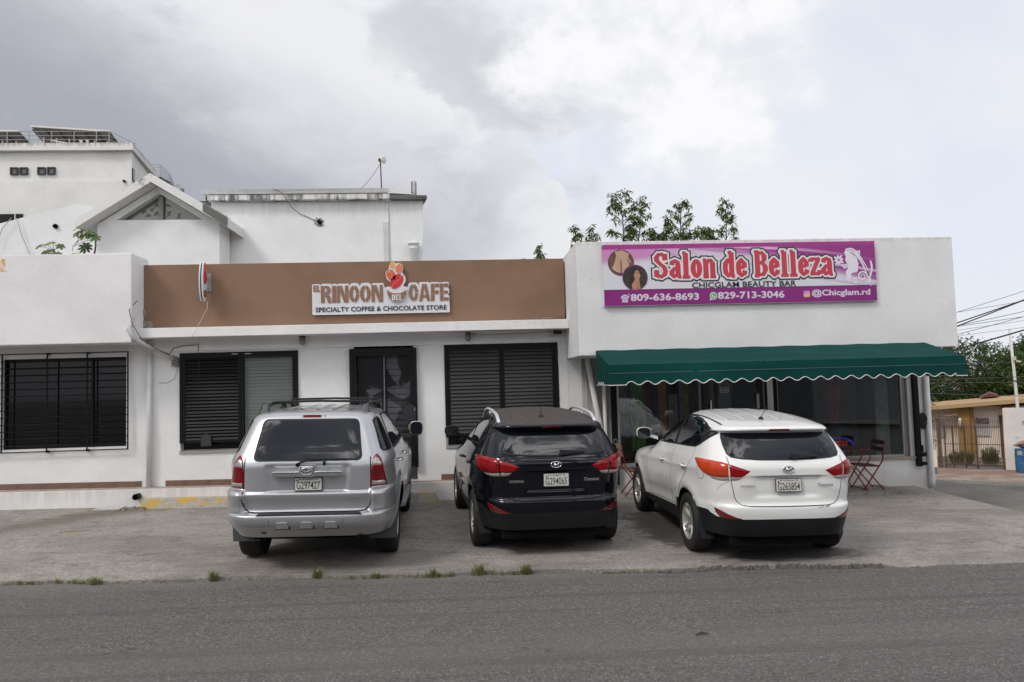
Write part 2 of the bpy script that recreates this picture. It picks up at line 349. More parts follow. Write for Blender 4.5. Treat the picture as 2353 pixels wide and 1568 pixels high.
# ------------------------------------------------------------------ object helpers
def link(o): COL.objects.link(o); return o
def tag(o, label=None, cat=None, group=None, kind=None):
    if label: o['label'] = label
    if cat: o['category'] = cat
    if group: o['group'] = group
    if kind: o['kind'] = kind
    return o
def thing(name, label, cat, loc=(0, 0, 0), group=None):
    o = bpy.data.objects.new(name, None); o.empty_display_size = 0.1; link(o)
    o.location = loc
    return tag(o, label, cat, group)
def attach(o, parent):
    if parent is None: return o
    o.parent = parent
    if parent.parent is None and parent.type == 'EMPTY':
        o.matrix_parent_inverse = parent.matrix_basis.inverted()
    return o
class MB:
    def __init__(s): s.v = []; s.f = []
    def add(s, vs, fs):
        k = len(s.v); s.v += [tuple(p) for p in vs]; s.f += [tuple(i+k for i in f) for f in fs]; return s
    def box(s, x0, x1, y0, y1, z0, z1):
        return s.add([(x0, y0, z0), (x1, y0, z0), (x1, y1, z0), (x0, y1, z0), (x0, y0, z1), (x1, y0, z1), (x1, y1, z1), (x0, y1, z1)],
                     [(3, 2, 1, 0), (4, 5, 6, 7), (0, 1, 5, 4), (1, 2, 6, 5), (2, 3, 7, 6), (3, 0, 4, 7)])
    def hexa(s, p):   # eight corners: bottom ring then top ring
        return s.add(p, [(3, 2, 1, 0), (4, 5, 6, 7), (0, 1, 5, 4), (1, 2, 6, 5), (2, 3, 7, 6), (3, 0, 4, 7)])
    def beam(s, a, b, wd, ht, up=(0, 0, 1)):
        a = Vector(a); b = Vector(b); d = (b-a).normalized(); up = Vector(up)
        r = d.cross(up)
        if r.length < 1e-4: r = d.cross(Vector((1, 0, 0)))
        r.normalize(); u = r.cross(d)
        q = [a-r*wd/2-u*ht/2, a+r*wd/2-u*ht/2, b+r*wd/2-u*ht/2, b-r*wd/2-u*ht/2]
        return s.hexa(q+[p+u*ht for p in q])
    def tube(s, pts, r, seg=8, caps=True):
        pts = [Vector(p) for p in pts]; n = len(pts)
        rr = r if isinstance(r, (list, tuple)) else [r]*n
        vs = []; prev = None
        for i, p in enumerate(pts):
            d = (pts[min(i+1, n-1)]-pts[max(i-1, 0)]).normalized()
            if prev is None:
                a = d.orthogonal().normalized()
            else:
                a = (prev-d*prev.dot(d))
                a = a.normalized() if a.length > 1e-5 else d.orthogonal().normalized()
            prev = a; b = d.cross(a)
            vs += [p+(a*cos(2*pi*j/seg)+b*sin(2*pi*j/seg))*rr[i] for j in range(seg)]
        fs = [(i*seg+j, i*seg+(j+1) % seg, (i+1)*seg+(j+1) % seg, (i+1)*seg+j) for i in range(n-1) for j in range(seg)]
        if caps: fs += [tuple(range(seg))[::-1], tuple((n-1)*seg+j for j in range(seg))]
        return s.add(vs, fs)
    def lathe(s, prof, c=(0, 0, 0), axis='Z', seg=24, caps=False):
        vs = []
        for (r, h) in prof:
            for j in range(seg):
                a = 2*pi*j/seg; u, v = r*cos(a), r*sin(a)
                p = (u, v, h) if axis == 'Z' else ((h, u, v) if axis == 'X' else (v, h, u))
                vs.append((c[0]+p[0], c[1]+p[1], c[2]+p[2]))
        n = len(prof)
        fs = [(i*seg+j, i*seg+(j+1) % seg, (i+1)*seg+(j+1) % seg, (i+1)*seg+j) for i in range(n-1) for j in range(seg)]
        if caps: fs += [tuple(range(seg))[::-1], tuple((n-1)*seg+j for j in range(seg))]
        return s.add(vs, fs)
    def poly(s, pts, f, t=0.0):
        """2D outline pts -> f(u, v, depth); extruded by t when t > 0"""
        n = len(pts); tri = tessellate_polygon([[Vector((p[0], p[1], 0)) for p in pts]])
        area = sum(pts[i][0]*pts[(i+1) % n][1]-pts[(i+1) % n][0]*pts[i][1] for i in range(n))
        if area < 0: pts = pts[::-1]; tri = tessellate_polygon([[Vector((p[0], p[1], 0)) for p in pts]])
        fixed = []
        for a, b, c in tri:
            ar = (pts[b][0]-pts[a][0])*(pts[c][1]-pts[a][1])-(pts[c][0]-pts[a][0])*(pts[b][1]-pts[a][1])
            fixed.append((a, b, c) if ar > 0 else (a, c, b))
        vs = [f(p[0], p[1], t) for p in pts]; fs = list(fixed)
        if t > 0:
            vs += [f(p[0], p[1], 0) for p in pts]
            fs += [(n+i, n+(i+1) % n, (i+1) % n, i) for i in range(n)] + [(n+c, n+b, n+a) for a, b, c in fixed]
        return s.add(vs, fs)
    def mesh(s, name, m, smooth=False):
        me = bpy.data.meshes.new(name); me.from_pydata(s.v, [], s.f)
        if m is not None: me.materials.append(m)
        if smooth: me.shade_smooth()
        me.update(); return me
    def obj(s, name, m, parent=None, smooth=False, bevel=0, auto=None, fixn=False, **kw):
        me = s.mesh(name, m, smooth)
        if fixn or bevel:
            bm = bmesh.new(); bm.from_mesh(me)
            if bevel: bmesh.ops.bevel(bm, geom=[e for e in bm.edges if not e.is_boundary and len(e.link_faces) == 2 and e.calc_face_angle(0) > 0.5], offset=bevel, segments=2, affect='EDGES', profile=0.6)
            if fixn: bmesh.ops.recalc_face_normals(bm, faces=bm.faces)
            bm.to_mesh(me); bm.free()
        if auto:
            me.shade_smooth(); me.set_sharp_from_angle(angle=radians(auto))
        o = bpy.data.objects.new(name, me); link(o); attach(o, parent); tag(o, **kw)
        return o
def inst(me, name, parent=None, loc=None, mat=None, **kw):
    o = bpy.data.objects.new(name, me); link(o); attach(o, parent)
    if loc: o.location = loc
    if mat is not None: o.matrix_basis = mat
    return tag(o, **kw)
def smoothstep(a, b, x):
    t = min(1, max(0, (x-a)/(b-a))); return t*t*(3-2*t)

# text -> triangles in the (u, v) plane
def text_mesh2d(s, size=1.0, bold=0.0, sx=1.0, align='LEFT', shear=0.0, spacing=1.0, width=None):
    cu = bpy.data.curves.new('t', 'FONT'); cu.body = s; cu.size = size; cu.offset = bold; cu.align_x = 'LEFT'
    cu.shear = shear; cu.space_character = spacing; cu.resolution_u = 3; cu.fill_mode = 'FRONT'
    o = bpy.data.objects.new('t', cu); COL.objects.link(o)
    dg = bpy.context.evaluated_depsgraph_get(); me = bpy.data.meshes.new_from_object(o.evaluated_get(dg))
    vs = [(v.co.x, v.co.y) for v in me.vertices]; fs = [tuple(p.vertices) for p in me.polygons]
    bpy.data.objects.remove(o); bpy.data.curves.remove(cu); bpy.data.meshes.remove(me)
    x0 = min(v[0] for v in vs); x1 = max(v[0] for v in vs); y0 = min(v[1] for v in vs); y1 = max(v[1] for v in vs)
    if width: sx = width/(x1-x0)
    dx = {'LEFT': x0, 'CENTER': (x0+x1)/2, 'RIGHT': x1}[align]
    return [((v[0]-dx)*sx, v[1]) for v in vs], fs, ((x1-x0)*sx, y0, y1)
def text_obj(name, s, f, m, parent, height=None, **kw):
    """f(u, v) -> 3D. height scales the caps to that height"""
    vs, fs, (w_, y0, y1) = text_mesh2d(s, **kw)
    if height:
        k = height/(y1-y0); vs = [(v[0]*(1 if kw.get('width') else k), (v[1]-y0)*k) for v in vs]
    mb = MB(); mb.add([f(u, v) for u, v in vs], fs)
    return mb.obj(name, m, parent)
# ================================================================== GROUND
def G(x, y): return -0.016*x + 0.010*(y-9)
def front_y(x): return 8.16-0.034*x + 0.03*sin(x*2.3)+0.02*sin(x*7.1+1)
XR = 8.42                      # right edge of the lot
def grid_sheet(name, xs, ysf, zf, m, skirt=None, **kw):
    vs = []; fs = []; nx = len(xs); ny = None
    for x in xs:
        ys = ysf(x); ny = len(ys)
        vs += [(x, y, zf(x, y)) for y in ys]
    for i in range(nx-1):
        for j in range(ny-1):
            a = i*ny+j; fs.append((a, a+ny, a+ny+1, a+1))
    if skirt:
        for i in range(nx-1):
            a = i*ny; b = a+ny; k = len(vs)
            vs += [(vs[a][0], vs[a][1], vs[a][2]-skirt), (vs[b][0], vs[b][1], vs[b][2]-skirt)]
            fs.append((k, k+1, b, a))
        a0 = (nx-1)*ny
        for j in range(ny-1):
            a = a0+j; k = len(vs)
            vs += [(vs[a][0], vs[a][1], vs[a][2]-1.2), (vs[a+1][0], vs[a+1][1], vs[a+1][2]-1.2)]
            fs.append((k, k+1, a+1, a))
    o = MB().add(vs, fs).obj(name, m, None, smooth=False, kind='structure', **kw); return o
def lot_z(x, y):
    z = G(x, y)
    if x > 4.55:
        k = smoothstep(4.55, 4.85, x); d = y-front_y(x)
        z -= k*0.033*(1-smoothstep(0, 1.5, d))
    z += 0.006*sin(x*1.7+y)*sin(y*2.1)
    return z
xs = [-34+0.5*i for i in range(52)] + [-8+0.2*i for i in range(82)] + [XR]
xs = sorted(set(round(v, 3) for v in xs if v <= XR))
grid_sheet('parking_lot', xs, lambda x: [front_y(x)+(14.2-front_y(x))*(j/16)**1.3 for j in range(17)], lot_z, M['concrete'], skirt=0.12)
grid_sheet('road', [-60+2.5*i for i in range(49)], lambda x: [-14+2.2*j for j in range(11)]+[8.9], lambda x, y: -0.016*x+0.010*(min(y, 9)-9)*(1 if y > 3 else 1)-0.036 - (max(0, x-12)*0.02), M['asphalt'])
ter = plain('dry_earth', (0.16, 0.14, 0.10), 0.95, var=.4, vscale=.6)
MB().add([(-600, -600, -2.9), (600, -600, -2.9), (600, 600, -2.9), (-600, 600, -2.9)], [(0, 1, 2, 3)]).obj('ground', ter, kind='structure')

# crumbled dark edge of the slab where it stands proud of the road
mb = MB(); rnd = random.Random(12)
for i in range(150):
    x_ = rnd.uniform(1.7, 4.6); y_ = front_y(x_)-rnd.uniform(-.01, .05); s_ = rnd.uniform(.012, .034); z_ = G(x_, 8.1)-.045
    hz = rnd.uniform(.03, .06)*(1 if x_ > 2.6 else .6)
    mb.hexa([(x_-s_*1.5, y_-s_, z_-.02), (x_+s_*1.5, y_-s_*.8, z_-.02), (x_+s_, y_+s_, z_-.02), (x_-s_, y_+s_, z_-.02), (x_-s_, y_-s_*.3, z_+hz*.8), (x_+s_*.8, y_-s_*.2, z_+hz), (x_+s_, y_+s_, z_+hz), (x_-s_, y_+s_, z_+hz*.8)])
mb.obj('crumbled_edge', plain('tarry_concrete', (.075, .068, .06), .95, col2=(.14, .125, .11), vscale=30, bump=.6), label='crumbled dark edge of the concrete lot above the road', cat='rubble', kind='stuff')

# frame of the side street: origin on its far kerb, T along it, N away from the camera
SO = Vector((19.3, 26.5, 0)); ST = Vector((.8, -.6, 0)); SN = Vector((.6, .8, 0))
def W(a, n, z): p = SO+ST*a+SN*n; return (p.x, p.y, z)
side_asph = plain('side_street_asphalt', (0.105, 0.10, 0.098), 0.9, var=.25, vscale=1.2, bump=.4, bscale=50)
MB().add([W(-40, -8.5, -2.25), W(22, -8.5, -2.25), W(22, 0, -2.25), W(-40, 0, -2.25)], [(0, 1, 2, 3)]).obj('side_street', side_asph, kind='structure')
MB().add([W(1.05, -4.06, -2.245), W(6, -4.06, -2.245), W(6, -3.94, -2.245), W(1.05, -3.94, -2.245)], [(0, 1, 2, 3)]).obj('yellow_road_line', plain('road_line_yellow', (.55, .38, .10), .8), label='yellow painted dash on the side street asphalt', cat='road marking')
# bank between the lot and the side street
bm_v = []; bm_f = []
for i, yy in enumerate([-6+1.0*k for k in range(26)]):
    zl = G(XR, yy)-0.11
    far = SO+SN*(-8.4); s = (yy-far.y)/ST.y; fx = max(XR+0.6, (far+ST*s).x)
    for j in range(6):
        q = j/5; xx = XR+(fx-XR)*q
        bm_v.append((xx, yy, zl*(1-smoothstep(0, 1, q))+(-2.26)*smoothstep(0, 1, q)))
for i in range(25):
    for j in range(5):
        a = i*6+j; bm_f.append((a, a+1, a+7, a+6))
MB().add(bm_v, bm_f).obj('bank', plain('gritty_verge', (0.115, 0.108, 0.098), .95, col2=(.16, .145, .12), vscale=2, bump=.6), kind='structure')
# pavement of reddish pavers with a concrete kerb
mpv, tp, bp = new_mat('red_pavers'); cpv = objco(tp)
bk = tp.new('ShaderNodeTexBrick'); tp.put(bk.inputs['Vector'], tp.mapping(cpv, (1, 1, 1), (0, 0, 0), (0, 0, -0.64))); bk.inputs['Scale'].default_value = 4.2
for k_, v_ in (('Color1', (.26, .15, .115, 1)), ('Color2', (.20, .125, .10, 1)), ('Mortar', (.16, .13, .11, 1))): bk.inputs[k_].default_value = v_
tp.l.new(tp.mix(tp.smooth(tp.noise(cpv, 1.1, 5, .6), .45, .65), bk.outputs[0], (.29, .235, .19)), bp.inputs['Base Color']); bp.inputs['Roughness'].default_value = .9
MB().hexa([W(-14, .16, -2.7), W(10, .16, -2.7), W(10, 3.85, -2.7), W(-14, 3.85, -2.7), W(-14, .16, -2.13), W(10, .16, -2.13), W(10, 3.85, -2.11), W(-14, 3.85, -2.11)]).obj('pavement', mpv, kind='structure')
MB().hexa([W(-14, 0, -2.7), W(10, 0, -2.7), W(10, .15, -2.7), W(-14, .15, -2.7), W(-14, 0, -2.12), W(10, 0, -2.12), W(10, .15, -2.12), W(-14, .15, -2.12)]).obj('kerb', M['conc_bare'], kind='structure')

# ================================================================== LEFT SHOP (white, barred window)
WY = 13.3
def wall_with_holes(name, x0, x1, z0, z1, holes, y, thick, m, parent, **kw):
    """front wall in the XZ plane with rectangular holes (x0,x1,z0,z1); built from butted boxes that share reveals"""
    xsl = sorted({x0, x1}|{h[0] for h in holes}|{h[1] for h in holes})
    mb = MB()
    cols = []
    for a, b in zip(xsl, xsl[1:]):
        hs = sorted([(h[2], h[3]) for h in holes if h[0] <= a+1e-6 and h[1] >= b-1e-6])
        cols.append((a, b, hs))
    # front and back faces only plus reveals, as one closed skin
    for a, b, hs in cols:
        z = z0
        for (h0, h1) in hs+[(z1, z1)]:
            if h0 > z:
                mb.add([(a, y, z), (b, y, z), (b, y, h0), (a, y, h0)], [(0, 1, 2, 3)])
                mb.add([(a, y+thick, z), (b, y+thick, z), (b, y+thick, h0), (a, y+thick, h0)], [(3, 2, 1, 0)])
            z = h1
    for hx0, hx1, hz0, hz1 in holes:
        mb.add([(hx0, y, hz0), (hx0, y, hz1), (hx0, y+thick, hz1), (hx0, y+thick, hz0)], [(3, 2, 1, 0)])
        mb.add([(hx1, y, hz0), (hx1, y, hz1), (hx1, y+thick, hz1), (hx1, y+thick, hz0)], [(0, 1, 2, 3)])
        if hz0 > z0+1e-4: mb.add([(hx0, y, hz0), (hx1, y, hz0), (hx1, y+thick, hz0), (hx0, y+thick, hz0)], [(0, 1, 2, 3)])
        if hz1 < z1-1e-4: mb.add([(hx0, y, hz1), (hx1, y, hz1), (hx1, y+thick, hz1), (hx0, y+thick, hz1)], [(3, 2, 1, 0)])
    for x, s in ((x0, 1), (x1, -1)):
        mb.add([(x, y, z0), (x, y, z1), (x, y+thick, z1), (x, y+thick, z0)], [(0, 1, 2, 3) if s < 0 else (3, 2, 1, 0)])
    return mb.obj(name, m, parent, **kw)
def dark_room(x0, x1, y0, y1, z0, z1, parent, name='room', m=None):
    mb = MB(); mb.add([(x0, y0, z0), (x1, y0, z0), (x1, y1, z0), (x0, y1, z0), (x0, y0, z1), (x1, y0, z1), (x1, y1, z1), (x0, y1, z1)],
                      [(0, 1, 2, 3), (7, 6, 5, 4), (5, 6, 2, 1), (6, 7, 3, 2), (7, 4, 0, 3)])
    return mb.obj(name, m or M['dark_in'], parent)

b0 = thing('white_shop', 'white shop at the left edge with a plain parapet above one wide barred window', 'building', (-10, WY, 0.4))
wall_with_holes('wall', -18, -5.47, 0.30, 3.4, [(-7.97, -5.87, 1.13, 2.70)], WY, 0.22, M['wall_left'], b0)
pm = MB()
pm.box(-18, -5.49, 12.62, 13.29, 2.9, 4.41)
pm.obj('parapet', M['wall_left'], b0, bevel=0.015)
MB().box(-18, -5.49, 13.292, 17, 3.4, 3.6).obj('roof', M['conc_bare'], b0)
# rust stain beneath a fixing on the parapet
mr, tr_, br_ = new_mat('rust_stain'); cc = objco(tr_); xx, yy_, zz = tr_.sep(cc)
nn = tr_.noise(tr_.mapping(cc, (9, 9, 4)), 1.5, 5, .7)
ff = tr_.math('MULTIPLY', tr_.smooth(tr_.math('ABSOLUTE', tr_.math('SUBTRACT', xx, -7.555)), .075, .01), tr_.smooth(nn, .35, .6))
tr_.l.new(tr_.mix(ff, WHITE, (.62, .28, .06)), br_.inputs['Base Color']); br_.inputs['Roughness'].default_value = .9
MB().box(-7.63, -7.48, 12.616, 12.6205, 4.13, 4.34).obj('rust_stain', mr, b0)
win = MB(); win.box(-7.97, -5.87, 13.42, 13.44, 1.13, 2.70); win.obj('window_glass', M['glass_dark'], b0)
fr = MB()
for x0_, x1_, z0_, z1_ in ((-7.97, -7.935, 1.13, 2.70), (-5.905, -5.87, 1.13, 2.70), (-7.935, -5.905, 1.13, 1.165), (-7.935, -5.905, 2.665, 2.70), (-6.50, -6.47, 1.165, 2.665)):
    fr.box(x0_, x1_, 13.39, 13.419, z0_, z1_)
fr.obj('window_frame', M['black_metal'], b0)
MB().box(-7.33, -7.20, 13.445, 13.45, 1.45, 1.62).obj('notice', plain('faded_notice', (.16, .16, .15), .7), b0)
# security grille in front of the window
gr = thing('window_grille', 'black security grille of thin horizontal bars across the window of the leftmost shop', 'window grille', (-6.9, 13.22, 1.0))
gx0, gx1, gz0, gz1 = -8.35, -5.80, 1.08, 2.79
mb = MB()
mb.box(gx0, gx1, 13.215, 13.235, gz1-.018, gz1); mb.box(gx0, gx1, 13.215, 13.235, gz0, gz0+.018)
mb.box(gx0, gx0+.02, 13.215, 13.235, gz0+.018, gz1-.018); mb.box(gx1-.02, gx1, 13.215, 13.235, gz0+.018, gz1-.018)
mb.obj('frame', M['black_metal'], gr)
barme = MB().tube([(gx0+.02, 0, 0), (gx1-.02, 0, 0)], .0075, 6).mesh('bar', M['black_metal'], True)
for i in range(13):
    inst(barme, 'bar', gr).location = Vector((0, 13.222, gz0+0.118+i*0.1215)); 
for x_ in (-7.92, -7.17, -6.50):
    MB().box(x_-.012, x_+.012, 13.232, 13.244, gz0+.018, gz1-.018).obj('upright', M['black_metal'], gr)
for x_ in (-7.17, -6.50):
    for z_ in (gz0-.012, gz1-.03):
        MB().box(x_-.02, x_+.02, 13.238, 13.30, z_, z_+.035).obj('bracket', M['black_metal'], gr)

text_obj('wall_letter', 'S', lambda u, v: (-8.155+u, 12.612, 3.205+v), M['black_metal'], b0, height=0.13, bold=0.02)

# ================================================================== CAFE (white wall, brown parapet)
cafe = thing('cafe_building', 'low cafe with white wall, brown parapet and white ledge in the middle', 'building', (-1.8, WY, 0.35))
W1 = (-4.95, -2.90, 1.00, 2.735); DR = (-1.95, -0.82, 0.36, 2.74); W3 = (-0.30, 1.78, 0.93, 2.765)
wall_with_holes('wall', -5.466, 1.952, 0.30, 3.0, [W1, DR, W3], WY, 0.22, M['wall'], cafe)
# slightly proud lintel band over the openings
MB().box(-5.46, 1.94, 13.275, 13.297, 2.772, 2.985).obj('lintel_band', M['wall'], cafe)
MB().box(-5.60, 1.925, 12.80, 13.297, 2.985, 3.15).obj('cornice', M['cornice'], cafe, bevel=.008)
MB().box(-5.61, 1.90, 13.10, 13.30, 3.152, 4.283).obj('parapet', M['brown'], cafe, bevel=.006)
MB().box(-5.40, 1.94, 13.302, 17, 3.15, 3.3).obj('roof', M['conc_bare'], cafe)
# broken corner where the brown paint has fallen off
mb = MB(); random.seed(3)
for i in range(16):
    a = random.random(); x_ = -5.585+random.random()*.24*(1-a); z_ = 3.155+a*.42
    s_ = .03+random.random()*.035; mb.hexa([(x_-s_, 13.06+random.random()*.03, z_-s_*1.2), (x_+s_, 13.06+random.random()*.03, z_-s_), (x_+s_, 13.12, z_-s_), (x_-s_, 13.12, z_-s_), (x_-s_*.7, 13.07, z_+s_), (x_+s_*.6, 13.075, z_+s_*1.2), (x_+s_, 13.12, z_+s_), (x_-s_, 13.12, z_+s_)])
mb.obj('broken_corner', M['conc_bare'], cafe)
for xa, xb in ((-5.30, -5.12), (-3.30, -3.12), (.2, .38)):
    pass
MB().tube([(1.46, 13.075, 3.19), (1.86, 13.075, 3.20)], .022, 10).obj('brown_pipe', plain('brown_pvc', (.20, .125, .09), .5), cafe, smooth=True)
# brown skirting tiles
tl = MB().box(0, .395, -.012, -.001, 0, .105).mesh('tile', M['tile'])
tiles = thing('skirting', 'row of brown skirting tiles along the foot of the white shop walls', 'skirting', (-5, WY, .4))
def walk_z(x): return 0.345-0.0135*x
x_ = -12.0
while x_ < 1.5:
    w_ = .40
    if not (-5.50 < x_+w_ and x_ < -5.36) and not (DR[0]-.05 < x_+w_ and x_ < DR[1]+.05):
        o = inst(tl, 'tile', tiles); o.location = Vector((x_, WY, walk_z(x_+.2)-.005))
        o.rotation_euler = (0, 0.0135, 0)
    x_ += w_
# walkway and its white face
def sloped_box(mb, x0, x1, y0, y1, zb0, zb1, zt0, zt1):
    return mb.hexa([(x0, y0, zb0), (x1, y0, zb1), (x1, y1, zb1), (x0, y1, zb0), (x0, y0, zt0), (x1, y0, zt1), (x1, y1, zt1), (x0, y1, zt0)])
sloped_box(MB(), -14, 1.94, 12.99, 13.298, .0, .0, walk_z(-14)-.004, walk_z(1.94)-.004).obj('walkway', M['walk'], kind='structure')
sloped_box(MB(), -14, 1.94, 12.93, 12.988, .0, -.1, walk_z(-14), walk_z(1.94)).obj('walkway_kerb', M['kerbwhite'], kind='structure')
# worn yellow kerb blocks
for (a, b), lb in (((-5.42, -2.0), 'worn yellow kerb block behind the silver car with grey concrete showing'), ((-1.9, -0.43), 'short worn yellow kerb block between the silver and the black car')):
    ga, gb = G(a, 12.8), G(b, 12.8)
    MB().hexa([(a, 12.72, ga-.05), (b, 12.72, gb-.05), (b, 12.929, gb-.05), (a, 12.929, ga-.05), (a+.06, 12.78, ga+.155), (b-.06, 12.78, gb+.155), (b-.06, 12.929, gb+.155), (a+.06, 12.929, ga+.155)]).obj('kerb_block', M['yellow'], label=lb, cat='kerb block', group='yellow kerb blocks in front of the walkway', bevel=.008)
# drain pipe stub poking out of the kerb with rubbish below it
mb = MB(); mb.lathe([(.052, 12.80), (.052, 12.93), (.043, 12.93), (.043, 12.80), (.052, 12.80)], (0, 0, 0), 'Y', 20)
mb.v = [(p[0]-5.50, p[1], p[2]+.31) for p in mb.v]
mb.lathe([(.0435, 12.90), (.001, 12.90)], (-5.50, 0, .31), 'Y', 20)
mb.obj('drain_pipe', M['black_metal'], label='short black drain pipe sticking out of the white kerb', cat='pipe', smooth=False)
litter = plain('scrap_white', (.55, .53, .52), .8, var=.3, vscale=20)
mb = MB(); gz = G(-5.8, 12.7)
mb.hexa([(-6.15, 12.70, gz+.005), (-5.68, 12.62, gz+.005), (-5.62, 12.75, gz+.012), (-6.10, 12.82, gz+.008), (-6.15, 12.70, gz+.02), (-5.68, 12.62, gz+.03), (-5.62, 12.75, gz+.05), (-6.10, 12.82, gz+.025)])
mb.obj('plastic_scrap', litter, label='crumpled flat white plastic scrap on the ground under the drain pipe', cat='litter')
mb = MB(); random.seed(5)
for i in range(30):
    a = random.random()*6.28; r_ = random.random()*.22; x_ = -5.47+r_*cos(a); y_ = 12.66+r_*sin(a)*.6; s_ = .012+random.random()*.03; z_ = G(x_, y_)
    mb.hexa([(x_-s_, y_-s_, z_-.01), (x_+s_, y_-s_*.8, z_-.01), (x_+s_, y_+s_, z_-.01), (x_-s_, y_+s_, z_-.01), (x_-s_*.6, y_-s_*.4, z_+s_), (x_+s_*.5, y_-s_*.6, z_+s_*1.2), (x_+s_*.4, y_+s_*.5, z_+s_), (x_-s_*.7, y_+s_*.4, z_+s_*.8)])
mb.obj('rubble', plain('rubble', (.27, .23, .19), .95, var=.5, vscale=30), label='small heap of concrete crumbs below the drain pipe', cat='rubble', kind='stuff')
def stick(pts, r, lb, nm='twig', cat='twig', m=None):
    MB().tube(pts, r, 6).obj(nm, m or M['rust'], label=lb, cat=cat)
for (px_, py_, L_, a_, lb, g_) in ((-3.35, 12.25, .22, .5, 'small dark curled strip lying on the concrete below the yellow kerb block', None), (-5.55, 10.9, .34, .15, 'thin tan palm stalk lying on the concrete at left', None), (1.95, 6.1, .12, .12, 'small dark twig lying on the road asphalt', None), (-7.6, 12.3, .16, -.6, 'short dark twig near the white kerb at far left', None)):
    zz0 = (G(px_, py_) if py_ > 8 else -0.016*px_+.01*(py_-9)-.036)+.012
    stick([(px_-L_/2*cos(a_), py_-L_/2*sin(a_), zz0), (px_, py_+.01, zz0+.008), (px_+L_/2*cos(a_), py_+L_/2*sin(a_), zz0)], [.005, .009, .004], lb, m=plain('dry_stalk', (.30, .2, .1), .9) if 'tan' in lb else None)

# --- shutters, window 1: left leaf dark louvres, right leaf in front of a pale blind
def louvre_leaf(parent, x0, x1, z0, z1, y, pitch, mat_frame, mat_slat, slat_h, name_leaf='shutter_leaf', tilt=.5, fw=.045):
    fr = MB()
    fr.box(x0, x0+fw, y-.03, y, z0, z1); fr.box(x1-fw, x1, y-.03, y, z0, z1)
    fr.box(x0+fw, x1-fw, y-.03, y, z0, z0+fw); fr.box(x0+fw, x1-fw, y-.03, y, z1-fw, z1)
    leaf = fr.obj(name_leaf, mat_frame, parent)
    h = slat_h/2
    sm = MB().hexa([(x0+fw, -h*sin(tilt)-.003, -h*cos(tilt)), (x1-fw, -h*sin(tilt)-.003, -h*cos(tilt)), (x1-fw, -h*sin(tilt)+.002, -h*cos(tilt)), (x0+fw, -h*sin(tilt)+.002, -h*cos(tilt)),
                    (x0+fw, h*sin(tilt)-.003, h*cos(tilt)), (x1-fw, h*sin(tilt)-.003, h*cos(tilt)), (x1-fw, h*sin(tilt)+.002, h*cos(tilt)), (x0+fw, h*sin(tilt)+.002, h*cos(tilt))]).mesh('slat', mat_slat)
    z = z0+fw+pitch/2
    while z < z1-fw:
        o = inst(sm, 'slat', leaf, loc=(0, y-.012+random.uniform(-.001, .001), z+random.uniform(-.0012, .0012)))
        o.rotation_euler = (random.uniform(-.05, .05), random.uniform(-.0015, .0015), 0)
        z += pitch
    return leaf
random.seed(11)
sw1 = thing('shuttered_window', 'cafe window left of the silver car, one black louvred shutter beside a pale blind', 'window', (-3.9, 13.28, 1.0))
mb = MB()
mb.box(W1[0], W1[0]+.045, 13.265, 13.40, 1.15, W1[3]); mb.box(W1[1]-.045, W1[1], 13.265, 13.40, 1.15, W1[3]); mb.box(W1[0]+.045, W1[1]-.045, 13.265, 13.40, W1[3]-.045, W1[3])
mb.obj('frame', M['black_metal'], sw1)
xm = -3.90
louvre_leaf(sw1, W1[0]+.05, xm, 1.15, W1[3]-.05, 13.30, .0585, M['black_metal'], M['black_slat'], .060, tilt=.55)
blind = stucco('pale_blind', (0.235, 0.265, 0.245), .1, patch=.15, bump=.05)
louvre_leaf(sw1, xm+.006, W1[1]-.05, 1.15, W1[3]-.05, 13.30, .0585, M['black_metal'], M['black_metal'], .010, tilt=.9)
MB().box(xm+.05, W1[1]-.09, 13.345, 13.35, 1.17, W1[3]-.07).obj('roller_blind', blind, sw1)
MB().box(W1[0]+.01, W1[1]-.01, 13.43, 13.44, 1.02, W1[3]-.01).obj('pane', M['glass_dark'], sw1)
MB().box(W1[0]-.01, W1[1]+.01, 13.27, 13.42, .972, 1.012).obj('sill', M['alu'], sw1)
MB().box(-3.80, -2.94, 13.36, 13.37, 1.03, 1.15).obj('grey_panel', plain('grey_card', (.05, .055, .052), .6), sw1)
for x_ in (-4.05, -3.82): MB().box(x_, x_+.11, 13.255, 13.264, 2.690, 2.702).obj('latch', M['alu'], sw1)
mb = MB(); out = [(-.085, 0), (.085, 0), (.085, .13)]+[(.085*cos(a), .13+.085*sin(a)) for a in [pi*k/10 for k in range(1, 10)]]+[(-.085, .13)]
mb.poly(out, lambda u, v, d: (-4.49+u, 13.235-d+.04, 1.09+v), .04).obj('arched_cover', plain('dark_grey_cover', (.03, .032, .037), .5), sw1)
# trailing plant drawn on the blind (etched pattern)
vine = plain('vine_print', (.10, .15, .12), .7); mb = MB()
for s_ in range(7):
    x0v = -3.68+.09*s_; pts = [(x0v+.05*sin(k*1.1+s_), 13.3425, 1.20+.095*k+(.02 if s_ % 2 else 0)) for k in range(4+(s_*3) % 4)]
    mb.tube(pts, .004, 5)
    for p in pts[1:]:
        mb.tube([p, (p[0]+.05*(1 if s_ % 2 else -1), p[1], p[2]+.045)], [.010, .002], 5)
mb.obj('vine_print', vine, sw1)

